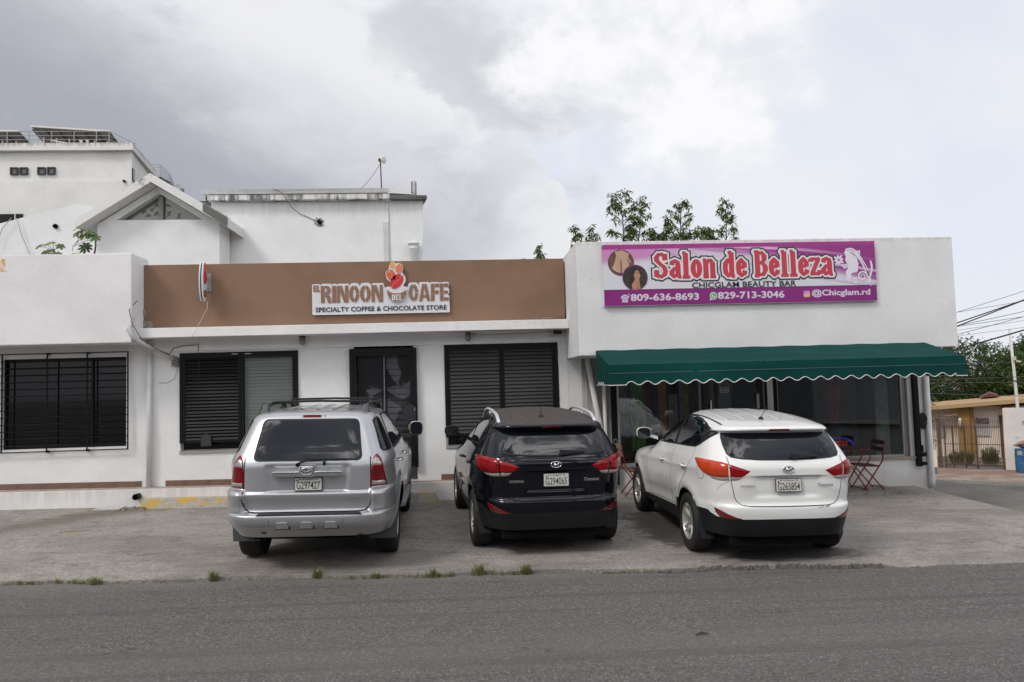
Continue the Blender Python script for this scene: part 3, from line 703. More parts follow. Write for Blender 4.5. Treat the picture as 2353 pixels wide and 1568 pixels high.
# --- window 3: two dark louvred leaves
sw3 = thing('shuttered_window', 'cafe window behind the black car closed with two black louvred shutters', 'window', (.7, 13.28, .93))
mb = MB()
mb.box(W3[0], W3[0]+.05, 13.275, 13.40, 1.10, W3[3]); mb.box(W3[1]-.07, W3[1]-.02, 13.275, 13.40, 1.10, W3[3]); mb.box(W3[0]+.05, W3[1]-.07, 13.275, 13.40, W3[3]-.05, W3[3])
mb.obj('frame', M['black_metal'], sw3)
sl3 = plain('dark_grey_louvre', (.022, .021, .021), .42, var=.35, vscale=4)
louvre_leaf(sw3, W3[0]+.055, .735, 1.12, W3[3]-.055, 13.315, .066, M['black_metal'], sl3, .070, tilt=.42)
louvre_leaf(sw3, .741, W3[1]-.075, 1.12, W3[3]-.055, 13.315, .066, M['black_metal'], sl3, .070, tilt=.42)
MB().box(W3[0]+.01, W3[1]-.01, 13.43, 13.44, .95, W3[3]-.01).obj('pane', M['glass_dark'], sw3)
mb = MB(); mb.box(W3[0], W3[1], 13.28, 13.42, .90, .945); mb.box(W3[0], W3[0]+.04, 13.285, 13.42, .945, 1.10); mb.box(W3[1]-.04, W3[1], 13.285, 13.42, .945, 1.10)
mb.obj('sill', M['alu'], sw3)
# --- door with barred grille
dr = thing('cafe_door', 'black barred double-panel security door of the cafe behind the silver car', 'door', (-1.38, 13.2, .4))
MB().box(-1.91, -.86, 13.30, 13.40, 2.66, 2.80).obj('transom', M['glass_dark'], dr)
mb = MB()
mb.box(-1.985, -1.915, 13.20, 13.275, .60, 2.73); mb.box(-.865, -.795, 13.20, 13.275, .60, 2.73); mb.box(-1.915, -.865, 13.20, 13.275, 2.655, 2.73)
mb.obj('frame', M['black_metal'], dr)
mb = MB()
mb.box(-1.91, -1.865, 13.205, 13.25, .62, 2.65); mb.box(-.915, -.87, 13.205, 13.25, .62, 2.65); mb.box(-1.865, -.915, 13.205, 13.25, 2.60, 2.65); mb.box(-1.865, -.915, 13.205, 13.25, .62, .66)
mb.box(-1.425, -1.40, 13.205, 13.25, .66, 2.60); mb.box(-1.365, -1.34, 13.205, 13.25, .66, 2.60)
mb.obj('gate_frame', M['black_metal'], dr)
bl = MB().box(-1.865, -1.425, 13.215, 13.235, 0, .012).mesh('bar', M['black_metal']); br2 = MB().box(-1.34, -.915, 13.215, 13.235, 0, .012).mesh('bar', M['black_metal'])
for i in range(16):
    inst(bl, 'bar', dr).location = Vector((0, 0, .76+i*.113)); inst(br2, 'bar', dr).location = Vector((0, 0, .76+i*.113))
def etched():
    m, t, b = new_mat('etched_door_glass'); c = objco(t)
    n = t.noise(t.mapping(c, (1.3, 1, .9)), 1.7, 2, .4, .8)
    t.l.new(t.mix(t.smooth(n, .47, .50), (.025, .026, .030), (.12, .122, .135)), b.inputs['Base Color']); b.inputs['Roughness'].default_value = .12
    return m
MB().box(-1.95, -.82, 13.36, 13.38, .38, 2.66).obj('glass', etched(), dr)
MB().box(-1.395, -1.37, 13.33, 13.358, .4, 2.6).obj('meeting_stile', M['alu'], dr)
mb = MB(); out = [(-.11, 0), (.11, 0), (.11, .20), (.08, .26), (.03, .29), (-.03, .29), (-.08, .26), (-.11, .20)]
mb.poly(out, lambda u, v, d: (-.93+u, 13.20-d, 1.43+v), .035).obj('lock_box', plain('lock_box_black', (.012, .012, .014), .45), dr)
MB().box(-.845, -.835, 13.155, 13.165, 1.60, 1.66).obj('keyhole_plate', M['alu'], dr)
pl = MB(); pl.box(-.95, -.905, 13.15, 13.175, 1.27, 1.325); pl.tube([(-.945, 13.16, 1.325), (-.945, 13.16, 1.355), (-.93, 13.16, 1.368), (-.912, 13.16, 1.355), (-.912, 13.16, 1.325)], .004, 6)
pl.obj('padlock', plain('brass', (.45, .30, .10), .35, metal=.8), None, label='small brass padlock hanging on the cafe door', cat='padlock')

# --- wall lamps under the cornice
def jar_lamp(x, z, lb):
    o = thing('wall_lamp', lb, 'lamp', (x, 13.2, z), group='jar lamps under the cafe cornice')
    MB().box(x-.045, x+.045, 13.14, 13.272, z-.02, z+.015).obj('bracket', M['rust'], o)
    MB().lathe([(.0, z-.155), (.035, z-.155), (.042, z-.14), (.042, z-.02), (.001, z-.02)], (x, 13.19, 0), 'Z', 12).obj('glass_jar', plain('dusty_glass', (.33, .31, .28), .2, var=.4, vscale=40), o, smooth=True)
    cg = MB()
    for k in range(4):
        a = pi/2*k+.4; cg.tube([(x+.046*cos(a), 13.19+.046*sin(a), z-.02), (x+.046*cos(a), 13.19+.046*sin(a), z-.14), (x, 13.19, z-.165)], .0035, 5)
    cg.obj('cage', M['rust'], o)
jar_lamp(-2.80, 2.985, 'caged glass jar lamp under the cornice above the left cafe window')
jar_lamp(.14, 2.985, 'caged glass jar lamp under the cornice between the door and the right cafe window')
o = thing('flood_lamp', 'small cream bulb lamp on a bracket at the right end of the cafe cornice', 'lamp', (1.72, 13.2, 2.95))
MB().lathe([(.0, 2.885), (.03, 2.90), (.036, 2.93), (.02, 2.965), (0.001, 2.975)], (1.66, 13.18, 0), 'Z', 12).obj('bulb', plain('cream_bulb', (.55, .48, .34), .4), o, smooth=True)
MB().box(1.70, 1.84, 13.15, 13.272, 2.915, 2.975).obj('bracket', M['rust'], o)
MB().tube([(.16, 13.265, 2.955), (.5, 13.266, 2.935), (1.0, 13.266, 2.94), (1.4, 13.266, 2.955), (1.64, 13.262, 2.965)], .0035, 5).obj('lamp_wire', M['cable_grey'], label='thin grey wire along the wall between the two right-hand cafe lamps', cat='wire')

# --- down pipe and conduit tangle at the join of the two shops
MB().tube([(-5.455, 13.235, .40), (-5.455, 13.235, 2.96)], .045, 12).obj('down_pipe', M['pvc'], label='white down pipe where the leftmost shop meets the cafe', cat='pipe', smooth=True)
MB().tube([(-5.50, 12.72, 3.33), (-5.53, 12.68, 3.22), (-5.52, 12.62, 3.12), (-5.46, 12.64, 2.98), (-5.36, 12.75, 2.88), (-5.25, 12.95, 2.80), (-5.14, 13.18, 2.72), (-5.05, 13.24, 2.62)], [.03, .04, .05, .045, .04, .035, .035, .02], 10).obj('conduit', M['conduit'], label='thick white wrapped conduit drooping round the corner of the left parapet', cat='cable', smooth=True)
MB().tube([(-5.46, 12.78, 3.62), (-5.52, 12.60, 3.45), (-5.46, 12.60, 3.2), (-5.35, 12.70, 2.95), (-5.2, 12.9, 2.8), (-5.08, 13.2, 2.70)], .0055, 6).obj('cable', M['cable'], label='black cable running down along the wrapped conduit', cat='cable', smooth=True)
MB().tube([(-5.12, 13.24, 2.70), (-5.05, 13.26, 2.82), (-4.9, 13.265, 2.865), (-4.7, 13.265, 2.87), (-4.62, 13.26, 2.89), (-4.63, 13.26, 2.7), (-4.60, 13.265, 2.45), (-4.64, 13.265, 2.30), (-4.57, 13.265, 2.18)], .006, 6).obj('cable', M['cable'], label='loose black wire looping under the cornice and hanging beside the left cafe window', cat='cable', smooth=True)
MB().tube([(-4.63, 13.0, 2.92), (-4.55, 12.78, 3.0), (-4.44, 12.77, 3.2), (-4.40, 13.07, 3.5), (-4.40, 13.08, 3.62)], .004, 6).obj('cable', M['conduit'], label='thin pale wire running up from the cornice to the round blade sign', cat='cable', smooth=True)
MB().tube([(-5.04, 13.26, 2.62), (-5.00, 13.28, 2.45), (-5.03, 13.285, 2.3), (-5.16, 13.29, 2.22), (-5.30, 13.29, 2.22)], .006, 6).obj('cable', M['conduit'], label='pale flexible hose curling from the cable knot back to the down pipe', cat='cable', smooth=True)
mb = MB(); random.seed(9)
for i in range(9):
    c0 = Vector((-5.02, 13.24, 2.61)); pts = [c0+Vector((random.uniform(-.07, .07), random.uniform(-.02, .03), random.uniform(-.13, .1))) for k in range(5)]
    mb.tube(pts, .007, 5)
mb.box(-5.05, -4.97, 13.235, 13.295, 2.52, 2.66)
mb.obj('cable_knot', plain('old_insulators', (.26, .24, .20), .7, var=.5, vscale=40), label='tangle of old insulators and wire ends on the cafe wall', cat='cables')
# ================================================================== CAFE SIGN
PI = pi
def ell_band(cx, cy, rx, ry, ix, iy, a0, a1, n=12):
    A = [radians(a0+(a1-a0)*k/n) for k in range(n+1)]
    return [(cx+rx*cos(a), cy+ry*sin(a)) for a in A]+[(cx+ix*cos(a), cy+iy*sin(a)) for a in reversed(A)]
def R_(x0, y0, x1, y1): return [(x0, y0), (x1, y0), (x1, y1), (x0, y1)]
STEN = {
 'R': (.66, [R_(0, 0, .23, 1), [(.28, 1), (.40, 1), (.52, .97), (.60, .88), (.62, .75), (.58, .60), (.50, .52), (.28, .50), (.28, .62), (.36, .63), (.39, .70), (.39, .80), (.36, .87), (.28, .88)], [(.28, .46), (.49, .47), (.58, .40), (.62, .28), (.66, 0), (.43, 0), (.38, .30), (.28, .34)]]),
 'I': (.24, [R_(0, 0, .24, 1)]),
 'N': (.74, [R_(0, 0, .20, 1), [(.23, 1), (.33, 1), (.51, .42), (.51, 0), (.47, 0), (.23, .62)], R_(.54, 0, .74, 1)]),
 'C': (.64, [ell_band(.33, .5, .33, .5, .10, .30, 98, 262), ell_band(.33, .5, .31, .5, .10, .30, 5, 82), ell_band(.33, .5, .31, .5, .10, .30, -82, -5)]),
 'O': (.68, [ell_band(.33, .5, .33, .5, .11, .30, 96, 264), ell_band(.35, .5, .33, .5, .11, .30, -84, 84)]),
 'A': (.78, [[(0, 0), (.21, 0), (.25, .2), (.37, .2), (.37, .36), (.29, .36), (.37, .78), (.37, 1), (.24, 1)], [(.41, 1), (.54, 1), (.78, 0), (.56, 0), (.52, .2), (.41, .2), (.41, .36), (.48, .36), (.41, .72)]]),
 'F': (.56, [R_(0, 0, .23, 1), R_(.28, .82, .56, 1), R_(.28, .42, .52, .60)]),
 'E': (.60, [R_(0, 0, .23, 1), R_(.28, .82, .60, 1), R_(.28, .42, .55, .58), R_(.28, 0, .60, .18)]),
 'L': (.52, [R_(0, 0, .23, 1), R_(.28, 0, .52, .18)]),
 'D': (.64, [R_(0, 0, .23, 1), [(.28, 1), (.42, .98), (.56, .86), (.64, .62), (.64, .38), (.56, .14), (.42, .02), (.28, 0), (.28, .2), (.36, .24), (.41, .38), (.41, .62), (.36, .76), (.28, .8)]]),
}
def wood():
    m, t, b = new_mat('brown_laminate'); c = objco(t)
    n = t.noise(t.mapping(c, (2, 2, 60)), 1.0, 4, .6)
    t.l.new(t.mix(t.smooth(n, .35, .7), (.29, .145, .078), (.19, .09, .046)), b.inputs['Base Color']); b.inputs['Roughness'].default_value = .5
    return m
M['wood_lam'] = wood()
M['sign_white'] = plain('sign_white_acrylic', (.66, .67, .69), .3, var=.05, vscale=3)
M['sign_edge'] = plain('sign_white_edge', (.55, .55, .55), .4)
M['sign_black'] = plain('sign_black_letters', (.018, .019, .024), .35)
sign = thing('cafe_sign', 'white contour-cut cafe sign with brown stencil letters and a cup of red coffee beans', 'sign', (-1.38, 13.05, 3.34))
def dilate(pts, r):
    n = len(pts); area = sum(pts[i][0]*pts[(i+1) % n][1]-pts[(i+1) % n][0]*pts[i][1] for i in range(n)); s = 1 if area > 0 else -1
    out = []
    for i in range(n):
        p0, p1, p2 = Vector(pts[i-1]), Vector(pts[i]), Vector(pts[(i+1) % n])
        d1 = (p1-p0).normalized() if (p1-p0).length > 1e-7 else (p2-p1).normalized()
        d2 = (p2-p1).normalized() if (p2-p1).length > 1e-7 else d1
        nn = Vector((d1.y, -d1.x))+Vector((d2.y, -d2.x))
        k = nn.length_squared/2
        nn = nn/max(k, .35)*s
        out.append((p1.x+nn.x*r, p1.y+nn.y*r))
    return out
# board: white slab with a bumpy top that hugs the letters
top = []
def add_bump(x0, x1, zt, n=5, r=.02): 
    top.extend([(x0, zt-r), (x0+.3*r, zt-.3*r), (x0+r, zt), (x1-r, zt), (x1-.3*r, zt-.3*r), (x1, zt-r)])
SX0, SX1, SZ0 = -2.59, -.175, 3.338
ZT = 3.885
add_bump(SX0, -2.445, ZT); add_bump(-2.43, -2.25, ZT+.005); add_bump(-2.24, -2.155, ZT); add_bump(-2.145, -1.945, ZT); add_bump(-1.93, -1.765, ZT+.01, r=.05); add_bump(-1.75, -1.56, ZT+.01, r=.05); add_bump(-1.545, -1.335, ZT)
cup = [(-1.315, 3.80), (-1.28, 3.815)]
top2 = []
tmp = top; top = top2
add_bump(-.905, -.72, ZT, r=.05); add_bump(-.71, -.53, ZT+.005); add_bump(-.52, -.355, ZT); 
top2.extend([(-.350, ZT-.01), (-.20, ZT), (-.178, ZT-.02), (-.178, ZT-.085), (-.195, ZT-.10), (-.195, ZT-.115), (-.178, ZT-.13), (-.178, ZT-.20), (-.195, ZT-.215), (-.195, ZT-.235), (-.178, ZT-.25)])
top = tmp
board = [(SX0, SZ0), (SX0, SZ0)]+[]
outline = [(SX0+.015, SZ0), (SX0, SZ0+.015)] + top + cup + [(-.94, 3.815), (-.915, 3.80)] + top2 + [(SX1, SZ0+.015), (SX1-.015, SZ0)]
def sp(y): return lambda u, v, d: (u, y-d, v)
MB().poly(outline[::-1], sp(13.075), .028).obj('board', M['sign_white'], sign)
def bean(cx, cz, a, L, Wd, gap=.012):
    """two halves of a bean with a wavy slit"""
    n = 18; up = []; lo = []
    ca, sa = cos(a), sin(a)
    mid = [(-L+2*L*k/n, .16*Wd*sin(2*pi*(k/n))) for k in range(n+1)]
    arc_u = [(-L*cos(pi*k/n), Wd*sin(pi*k/n)) for k in range(n+1)]
    U = [(p[0], max(p[1], 0)) for p in arc_u][1:-1]
    topp = [(m_[0]*.97, m_[1]+gap/2) for m_ in mid[1:-1]]
    botp = [(m_[0]*.97, m_[1]-gap/2) for m_ in mid[1:-1]]
    A = U[::-1]+topp
    B = [(p[0], -p[1]) for p in U]+botp[::-1]
    rot = lambda P: [(cx+p[0]*ca-p[1]*sa, cz+p[0]*sa+p[1]*ca) for p in P]
    return rot(A), rot(B)
M['bean_red'] = plain('bean_red', (.55, .022, .02), .35); M['bean_orange'] = plain('bean_orange', (.68, .10, .03), .35)
M['bean_light'] = plain('bean_light_orange', (.75, .19, .06), .35); M['bean_yellow'] = plain('bean_yellow', (.76, .36, .02), .35)
def emblem(f, parent, k=1.0):
    """white backing, four beans and the cup; f(u, v, depth) with u, v in sign metres about the cup centre (-1.11, 3.7)"""
    beans = [(-1.105, 3.905, radians(52), .150, .098, 'bean_red'), (-1.20, 4.02, radians(118), .105, .075, 'bean_orange'), (-1.055, 4.135, radians(70), .085, .060, 'bean_light'), (-1.175, 4.195, radians(110), .060, .045, 'bean_yellow')]
    base = [(-1.27, 3.79), (-1.21, 3.83), (-1.225, 3.90), (-1.275, 3.95), (-1.295, 4.02), (-1.285, 4.09), (-1.24, 4.125), (-1.23, 4.19), (-1.20, 4.245), (-1.15, 4.255), (-1.115, 4.225), (-1.07, 4.235), (-1.0, 4.205), (-.985, 4.14), (-1.00, 4.07), (-.985, 4.035), (-.95, 3.98), (-.95, 3.90), (-.985, 3.83), (-.93, 3.79), (-.92, 3.70), (-.95, 3.62), (-1.02, 3.55), (-1.10, 3.53), (-1.19, 3.55), (-1.26, 3.62), (-1.29, 3.70)]
    # smooth the outline
    sm = []
    n = len(base)
    for i in range(n):
        p0, p1, p2, p3 = [Vector(base[(i+j) % n]) for j in (-1, 0, 1, 2)]
        for s_ in (0, .33, .66):
            sm.append(tuple(.5*((2*p1)+(p2-p0)*s_+(2*p0-5*p1+4*p2-p3)*s_**2+(3*p1-p0-3*p2+p3)*s_**3)))
    MB().poly(sm, lambda u, v, d: f(u, v, d), .030).obj('backing', M['sign_white'], parent)
    for cx, cz, a, L, Wd, mt in beans:
        A, B = bean(cx, cz, a, L, Wd)
        bb = MB()
        for P in (A, B): bb.poly(P, lambda u, v, d: f(u, v, d+.031), .010)
        bb.obj('bean', M[mt], parent)
    cupo = [(-1.275, 3.755), (-1.24, 3.725)]+[(-1.105+.125*cos(radians(a)), 3.735+.045*sin(radians(a))) for a in range(200, 341, 14)]+[(-.965, 3.725), (-.935, 3.755), (-.94, 3.68), (-.965, 3.62), (-1.01, 3.575), (-1.06, 3.55), (-1.15, 3.55), (-1.20, 3.575), (-1.245, 3.62), (-1.27, 3.68)]
    cb = MB().poly(cupo[::-1], lambda u, v, d: f(u, v, d+.031), .012).obj('cup', M['wood_lam'], parent)
    dl = MB(); x = -1.19
    for ch in 'DEL':
        w_, polys = STEN[ch]
        for P in polys: dl.poly([(x+p[0]*.088, 3.565+p[1]*.105) for p in P], lambda u, v, d: f(u, v, d+.0435), .004)
        x += w_*.088+.011
    dl.obj('lettering', M['sign_white'], parent)
emblem(lambda u, v, d: (u, 13.046-d, v), sign)
def stencil_word(word, x0, x1, z0, h, parent, name='letter', gap=.06):
    tot = sum(STEN[c][0] for c in word)+gap*(len(word)-1); k = (x1-x0)/tot; x = x0
    for c in word:
        w_, polys = STEN[c]; mb = MB()
        for P in polys: mb.poly([(x+p[0]*k, z0+p[1]*h) for p in P], sp(13.047), .014)
        mb.obj(name, M['wood_lam'], parent); x += (w_+gap)*k
stencil_word('RINCON', -2.435, -1.352, 3.55, .30, sign)
stencil_word('CAFE', -.895, -.190, 3.55, .305, sign)
stencil_word('EL', -2.565, -2.455, 3.752, .11, sign, gap=.12)
text_obj('lettering', 'SPECIALTY COFFEE & CHOCOLATE STORE', lambda u, v: (-2.53+u, 13.038, 3.385+v), M['sign_black'], sign, height=.085, bold=.022, width=2.30)

# double-sided blade sign, seen edge-on
bs = thing('blade_sign', 'round double-sided coffee bean sign seen edge-on at the left of the brown parapet', 'sign', (-4.42, 12.95, 3.95))
mb = MB()
def disc(cx, cy, cz, r, t0, t1, sq=1.0, seg=28):
    m_ = MB(); vs = []
    for s_, x_ in ((0, t0), (1, t1)):
        vs += [(x_, cy+r*cos(2*pi*k/seg), cz+r*sq*sin(2*pi*k/seg)) for k in range(seg)]
    m_.add(vs, [tuple(range(seg))[::-1], tuple(range(seg, 2*seg))]+[(k, (k+1) % seg, seg+(k+1) % seg, seg+k) for k in range(seg)]); return m_
for nm, c, r, sq, mt, (t0, t1) in (('backing', (12.92, 3.95), .11, 3.2, 'sign_white', (-4.455, -4.435)), ('core', (12.92, 3.95), .10, 3.2, 'black_metal', (-4.434, -4.412)), ('backing', (12.92, 3.95), .11, 3.2, 'sign_white', (-4.411, -4.391)),
                      ('bean', (12.92, 4.02), .06, 2.0, 'bean_red', (-4.390, -4.375)), ('bean', (12.93, 4.20), .045, 1.6, 'bean_orange', (-4.390, -4.378)), ('cup', (12.92, 3.74), .07, .9, 'wood_lam', (-4.390, -4.372)),
                      ('bean', (12.92, 4.02), .06, 2.0, 'bean_red', (-4.471, -4.456)), ('cup', (12.92, 3.74), .07, .9, 'wood_lam', (-4.473, -4.456))):
    disc(0, c[0], c[1], r, t0, t1, sq).obj(nm, M[mt], bs, auto=40)
mb = MB(); mb.box(-4.43, -4.40, 12.99, 13.095, 4.02, 4.05); mb.box(-4.43, -4.40, 12.99, 13.095, 3.86, 3.89); mb.box(-4.45, -4.34, 13.085, 13.099, 3.80, 4.12)
mb.obj('bracket', M['alu'], bs)

# ================================================================== SALON
salon = thing('salon_building', 'white corner salon with a tall overhanging parapet over a glazed shop front', 'building', (5.2, WY, 0))
SB = -.30
GL = (2.86, 4.42, .50, 2.44); GDo = (4.42, 5.60, .02, 2.44); GR = (5.86, 8.33, .49, 2.44)
SXL, SXR = 1.955, 8.80
wall_with_holes('wall', SXL, SXR, SB, 2.452, [(2.85, 4.43, .48, 2.38), (4.43, 5.62, .0, 2.38), (5.86, 8.34, .46, 2.38)], WY, .14, M['wall_low'], salon)
mb = MB(); mb.box(1.93, 8.40, 11.80, 14.9, 2.455, 4.328)
mb.obj('parapet', M['parapet'], salon, bevel=.012)
MB().box(8.402, 8.80, 12.9, 14.9, 2.456, 2.72).obj('slab_edge', plain('dark_violet_edge', (.05, .04, .085), .8), salon)
MB().box(SXL+.002, SXR-.002, 13.442, 19.5, -.3, 2.452).obj('side_walls', M['wall_low'], salon) if False else None
mb = MB(); mb.box(8.66, SXR-.001, 13.441, 20, SB, 2.45); mb.box(SXL, 2.07, 13.441, 20, SB, 2.45); mb.box(SXL, SXR-.001, 20.001, 20.15, SB, 2.45)
mb.obj('side_wall', M['wall_low'], salon)
MB().box(1.96, 8.80, 14.902, 20.1, 2.455, 2.6).obj('roof', M['conc_bare'], salon)
# interior
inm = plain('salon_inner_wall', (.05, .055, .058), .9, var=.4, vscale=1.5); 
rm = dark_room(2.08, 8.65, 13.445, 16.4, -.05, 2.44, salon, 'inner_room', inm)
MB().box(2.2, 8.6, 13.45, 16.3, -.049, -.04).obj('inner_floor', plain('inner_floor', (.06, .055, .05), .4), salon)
# shop front frames
alu = M['alu']
mb = MB()
mb.box(2.85, 2.885, 13.33, 13.39, .48, 2.38); mb.box(4.395, 4.43, 13.33, 13.39, .48, 2.38); mb.box(2.885, 4.395, 13.33, 13.39, .48, .515); mb.box(2.885, 4.395, 13.33, 13.39, 2.345, 2.38)
mb.obj('window_frame', alu, salon)
MB().box(2.885, 4.395, 13.355, 13.362, .515, 2.345).obj('window_pane', M['glass'], salon)
mb = MB()
mb.box(5.86, 5.895, 13.33, 13.39, .46, 2.38); mb.box(8.285, 8.34, 13.33, 13.39, .46, 2.38); mb.box(5.895, 8.285, 13.33, 13.39, .46, .50); mb.box(5.895, 8.285, 13.33, 13.39, 2.345, 2.38); 
mb.obj('window_frame', alu, salon)
MB().box(5.895, 7.00, 13.355, 13.362, .50, 2.345).obj('window_pane', M['glass'], salon)
MB().box(7.004, 8.285, 13.357, 13.364, .50, 2.345).obj('window_pane', M['glass'], salon)
MB().box(5.84, 8.47, 13.24, 13.328, .425, .462).obj('window_sill', M['walk'], salon)
MB().box(2.84, 4.45, 13.25, 13.328, .445, .482).obj('window_sill', alu, salon)
# wooden-brown inner jamb at the right of the big window
MB().box(8.342, 8.385, 13.285, 13.40, .463, 2.40).obj('jamb', plain('taupe_jamb', (.13, .10, .085), .7), salon)
door = thing('salon_door', 'dark glazed salon door with a vertical handle under the green awning', 'door', (5.0, 13.35, 0))
mb = MB(); mb.box(4.432, 4.49, 13.33, 13.40, .0, 2.38); mb.box(5.53, 5.60, 13.33, 13.40, 0, 2.38); mb.box(4.49, 5.53, 13.33, 13.40, .0, .12); mb.box(4.49, 5.53, 13.33, 13.40, 2.30, 2.38); mb.box(4.70, 4.75, 13.33, 13.40, .12, 2.30)
mb.obj('frame', plain('dark_bronze_frame', (.035, .033, .034), .4, metal=.3), door)
MB().box(4.49, 4.70, 13.36, 13.366, .12, 2.30).obj('side_pane', M['glass'], door)
MB().box(4.75, 5.53, 13.36, 13.366, .12, 2.30).obj('pane', M['glass'], door)
MB().tube([(4.60, 13.30, 1.05), (4.60, 13.30, 1.62)], .014, 8).obj('handle', M['chrome_dull'], door)
MB().box(5.47, 5.52, 13.29, 13.33, 1.45, 1.72).obj('lock_plate', M['chrome_dull'], door)
s2 = thing('push_notice', 'small white notice with black block letters on the salon door', 'notice', (4.88, 13.33, 1.75))
MB().box(4.79, 4.966, 13.340, 13.343, 1.753, 1.862).obj('card', plain('card_white', (.42, .42, .40), .6), s2)
MB().box(4.799, 4.957, 13.3375, 13.3395, 1.805, 1.853).obj('band', plain('card_band', (.36, .36, .34), .6), s2)
text_obj('lettering', 'EMPUJE', lambda u, v: (4.805+u, 13.3365, 1.812+v), M['plate_ink'], s2, height=.034, bold=.03, width=.145)
text_obj('lettering', 'DESPACIO', lambda u, v: (4.805+u, 13.3385, 1.766+v), M['plate_ink'], s2, height=.026, bold=.03, width=.145)
# white and black posts between door and window
MB().box(5.622, 5.665, 13.27, 13.40, 0, 2.40).obj('post', M['black_metal'], salon)
MB().box(5.667, 5.775, 13.262, 13.40, -.1, 2.40).obj('post', M['wall_low'], salon)
MB().box(5.777, 5.858, 13.27, 13.40, .0, 2.40).obj('post', M['black_metal'], salon)
# folded black gates at both ends
def folded_gate(x0, x1, z0, z1, lb, hooks):
    o = thing('folding_gate', lb, 'folding gate', ((x0+x1)/2, 13.25, z0), group='folded black gates beside the salon windows')
    n = 3; w_ = (x1-x0)/n
    g = MB().box(0, w_*.8, 13.20, 13.275, z0, z1).mesh('upright', M['black_metal'])
    for i in range(n): inst(g, 'upright', o).location = Vector((x0+i*w_, 0, 0)) 
    bk = MB()
    bk.box(x0+.005, x1-.005, 13.276, 13.298, z0+.02, z1-.02); bk.obj('backing_bar', M['black_metal'], o)
    for (hx, hz, hw, hh) in hooks: MB().box(hx, hx+hw, 13.19, 13.27, hz, hz+hh).obj('hasp', M['black_metal'], o)
    return o
fg = folded_gate(2.715, 2.825, .15, 2.44, 'folded black metal gate against the white pillar left of the salon window', [])
fg2 = folded_gate(8.475, 8.56, .28, 2.44, 'folded black metal gate right of the big salon window', [(8.562, .46, .075, .075), (8.562, .30, .075, .06), (8.562, .55, .02, .12)])
mb = MB(); random.seed(21)
for i in range(26):
    a = random.random()*6.28; c0 = Vector((8.64, 13.24, 1.12)); p = c0+Vector((.06*cos(a), random.uniform(-.03, .03), .13*sin(a)))
    q = c0+Vector((.07*cos(a+1.2), random.uniform(-.03, .03), .15*sin(a+1.2))); mb.tube([p, (p+q)/2+Vector((.02, 0, 0)), q], .012, 6)
mb.box(8.565, 8.66, 13.21, 13.29, 1.0, 1.24)
mb.obj('chain', plain('black_chain', (.012, .011, .011), .4, metal=.4), label='bunched black chain and lock on the gate at the right end of the salon', cat='chain')
mb = MB()
for k in range(14):
    a = k/14*2*pi; mb.lathe([(.012, -.008), (.016, 0), (.012, .008), (.008, 0), (.012, -.008)], (2.765+.035*cos(a), 13.185, .93+.045*sin(a)), 'Y', 8)
mb.obj('chain', M['chrome_dull'], label='short steel chain looped round the black gate beside the black car', cat='chain')
# pipes on the left pillar
MB().tube([(2.295, 13.22, 2.45), (2.51, 13.24, 1.16), (2.57, 13.25, .7)], .05, 12).obj('down_pipe', M['pvc'], label='slanting white pipe on the pillar left of the salon window', cat='pipe', smooth=True)
MB().tube([(2.60, 13.25, 2.45), (2.60, 13.25, .90), (2.60, 13.25, .2)], .038, 12).obj('down_pipe', M['pvc'], label='straight white pipe on the pillar left of the salon window', cat='pipe', smooth=True)
MB().box(2.20, 2.70, 13.292, 13.299, -.05, 2.45).obj('stained_strip', stucco('stained_pillar', (.50, .48, .45), .9, ztop=2.6, depth=3, dirt=(.25, .24, .22), patch=.25), salon)
MB().tube([(8.747, 13.255, 2.42), (8.747, 13.255, .02), (8.75, 13.25, -.12)], [.055, .058, .058], 14).obj('down_pipe', M['pvc'], label='white down pipe at the right corner of the salon', cat='pipe', smooth=True)

# awning
aw = thing('awning', 'dark green scalloped canvas awning with white piping across the salon front', 'awning', (5.0, 11.3, 2.0))
AX0, AX1, AY0, AY1 = 2.20, 7.79, 10.80, 11.796
n = 160; mb = MB()
zt0, zt1 = 2.535, 2.272
vs = []; rows = 9
for i in range(n+1):
    u = i/n; x_ = AX0+(AX1-AX0)*u
    for j in range(rows):
        q = j/(rows-1); sag = -.012*sin(pi*q)*(.6+.4*sin(u*31)); bulge = .004*sin(u*57+q*3)
        vs.append((x_, AY1+(AY0-AY1)*q, zt0+(zt1-zt0)*q+sag+bulge))
mb.add(vs, [(i*rows+j, i*rows+j+1, (i+1)*rows+j+1, (i+1)*rows+j) for i in range(n) for j in range(rows-1)])
mb.obj('canopy', M['green_canvas'], aw, smooth=True)
def hemz(x):
    # scallops
    s = (x-2.40)/.243
    if x < 2.47 or x > 7.60: return 1.968
    return 1.992-.027*cos(2*pi*(s-.05))
def val_y(x, q): return AY0-.004+.012*sin(x*3.1)*q+.010*sin(x*7.7+2)*q*q
vs = []; rows = 8
for i in range(n*2+1):
    x_ = AX0+(AX1-AX0)*i/(n*2)
    for j in range(rows):
        q = j/(rows-1); vs.append((x_, val_y(x_, q), zt1+(hemz(x_)-zt1)*q))
mb = MB().add(vs, [(i*rows+j, i*rows+j+1, (i+1)*rows+j+1, (i+1)*rows+j) for i in range(n*2) for j in range(rows-1)])
mb.obj('valance', M['green_canvas'], aw, smooth=True)
MB().tube([(AX0+(AX1-AX0)*i/(n*2), val_y(AX0+(AX1-AX0)*i/(n*2), 1)-.003, hemz(AX0+(AX1-AX0)*i/(n*2))) for i in range(n*2+1)], .006, 5).obj('piping', M['trim_white'], aw)
MB().tube([(AX0+(AX1-AX0)*i/40, val_y(AX0+(AX1-AX0)*i/120, .41)-.009, 2.147) for i in range(121)], .0028, 4).obj('seam', plain('grey_green_thread', (.16, .2, .19), .7), aw)
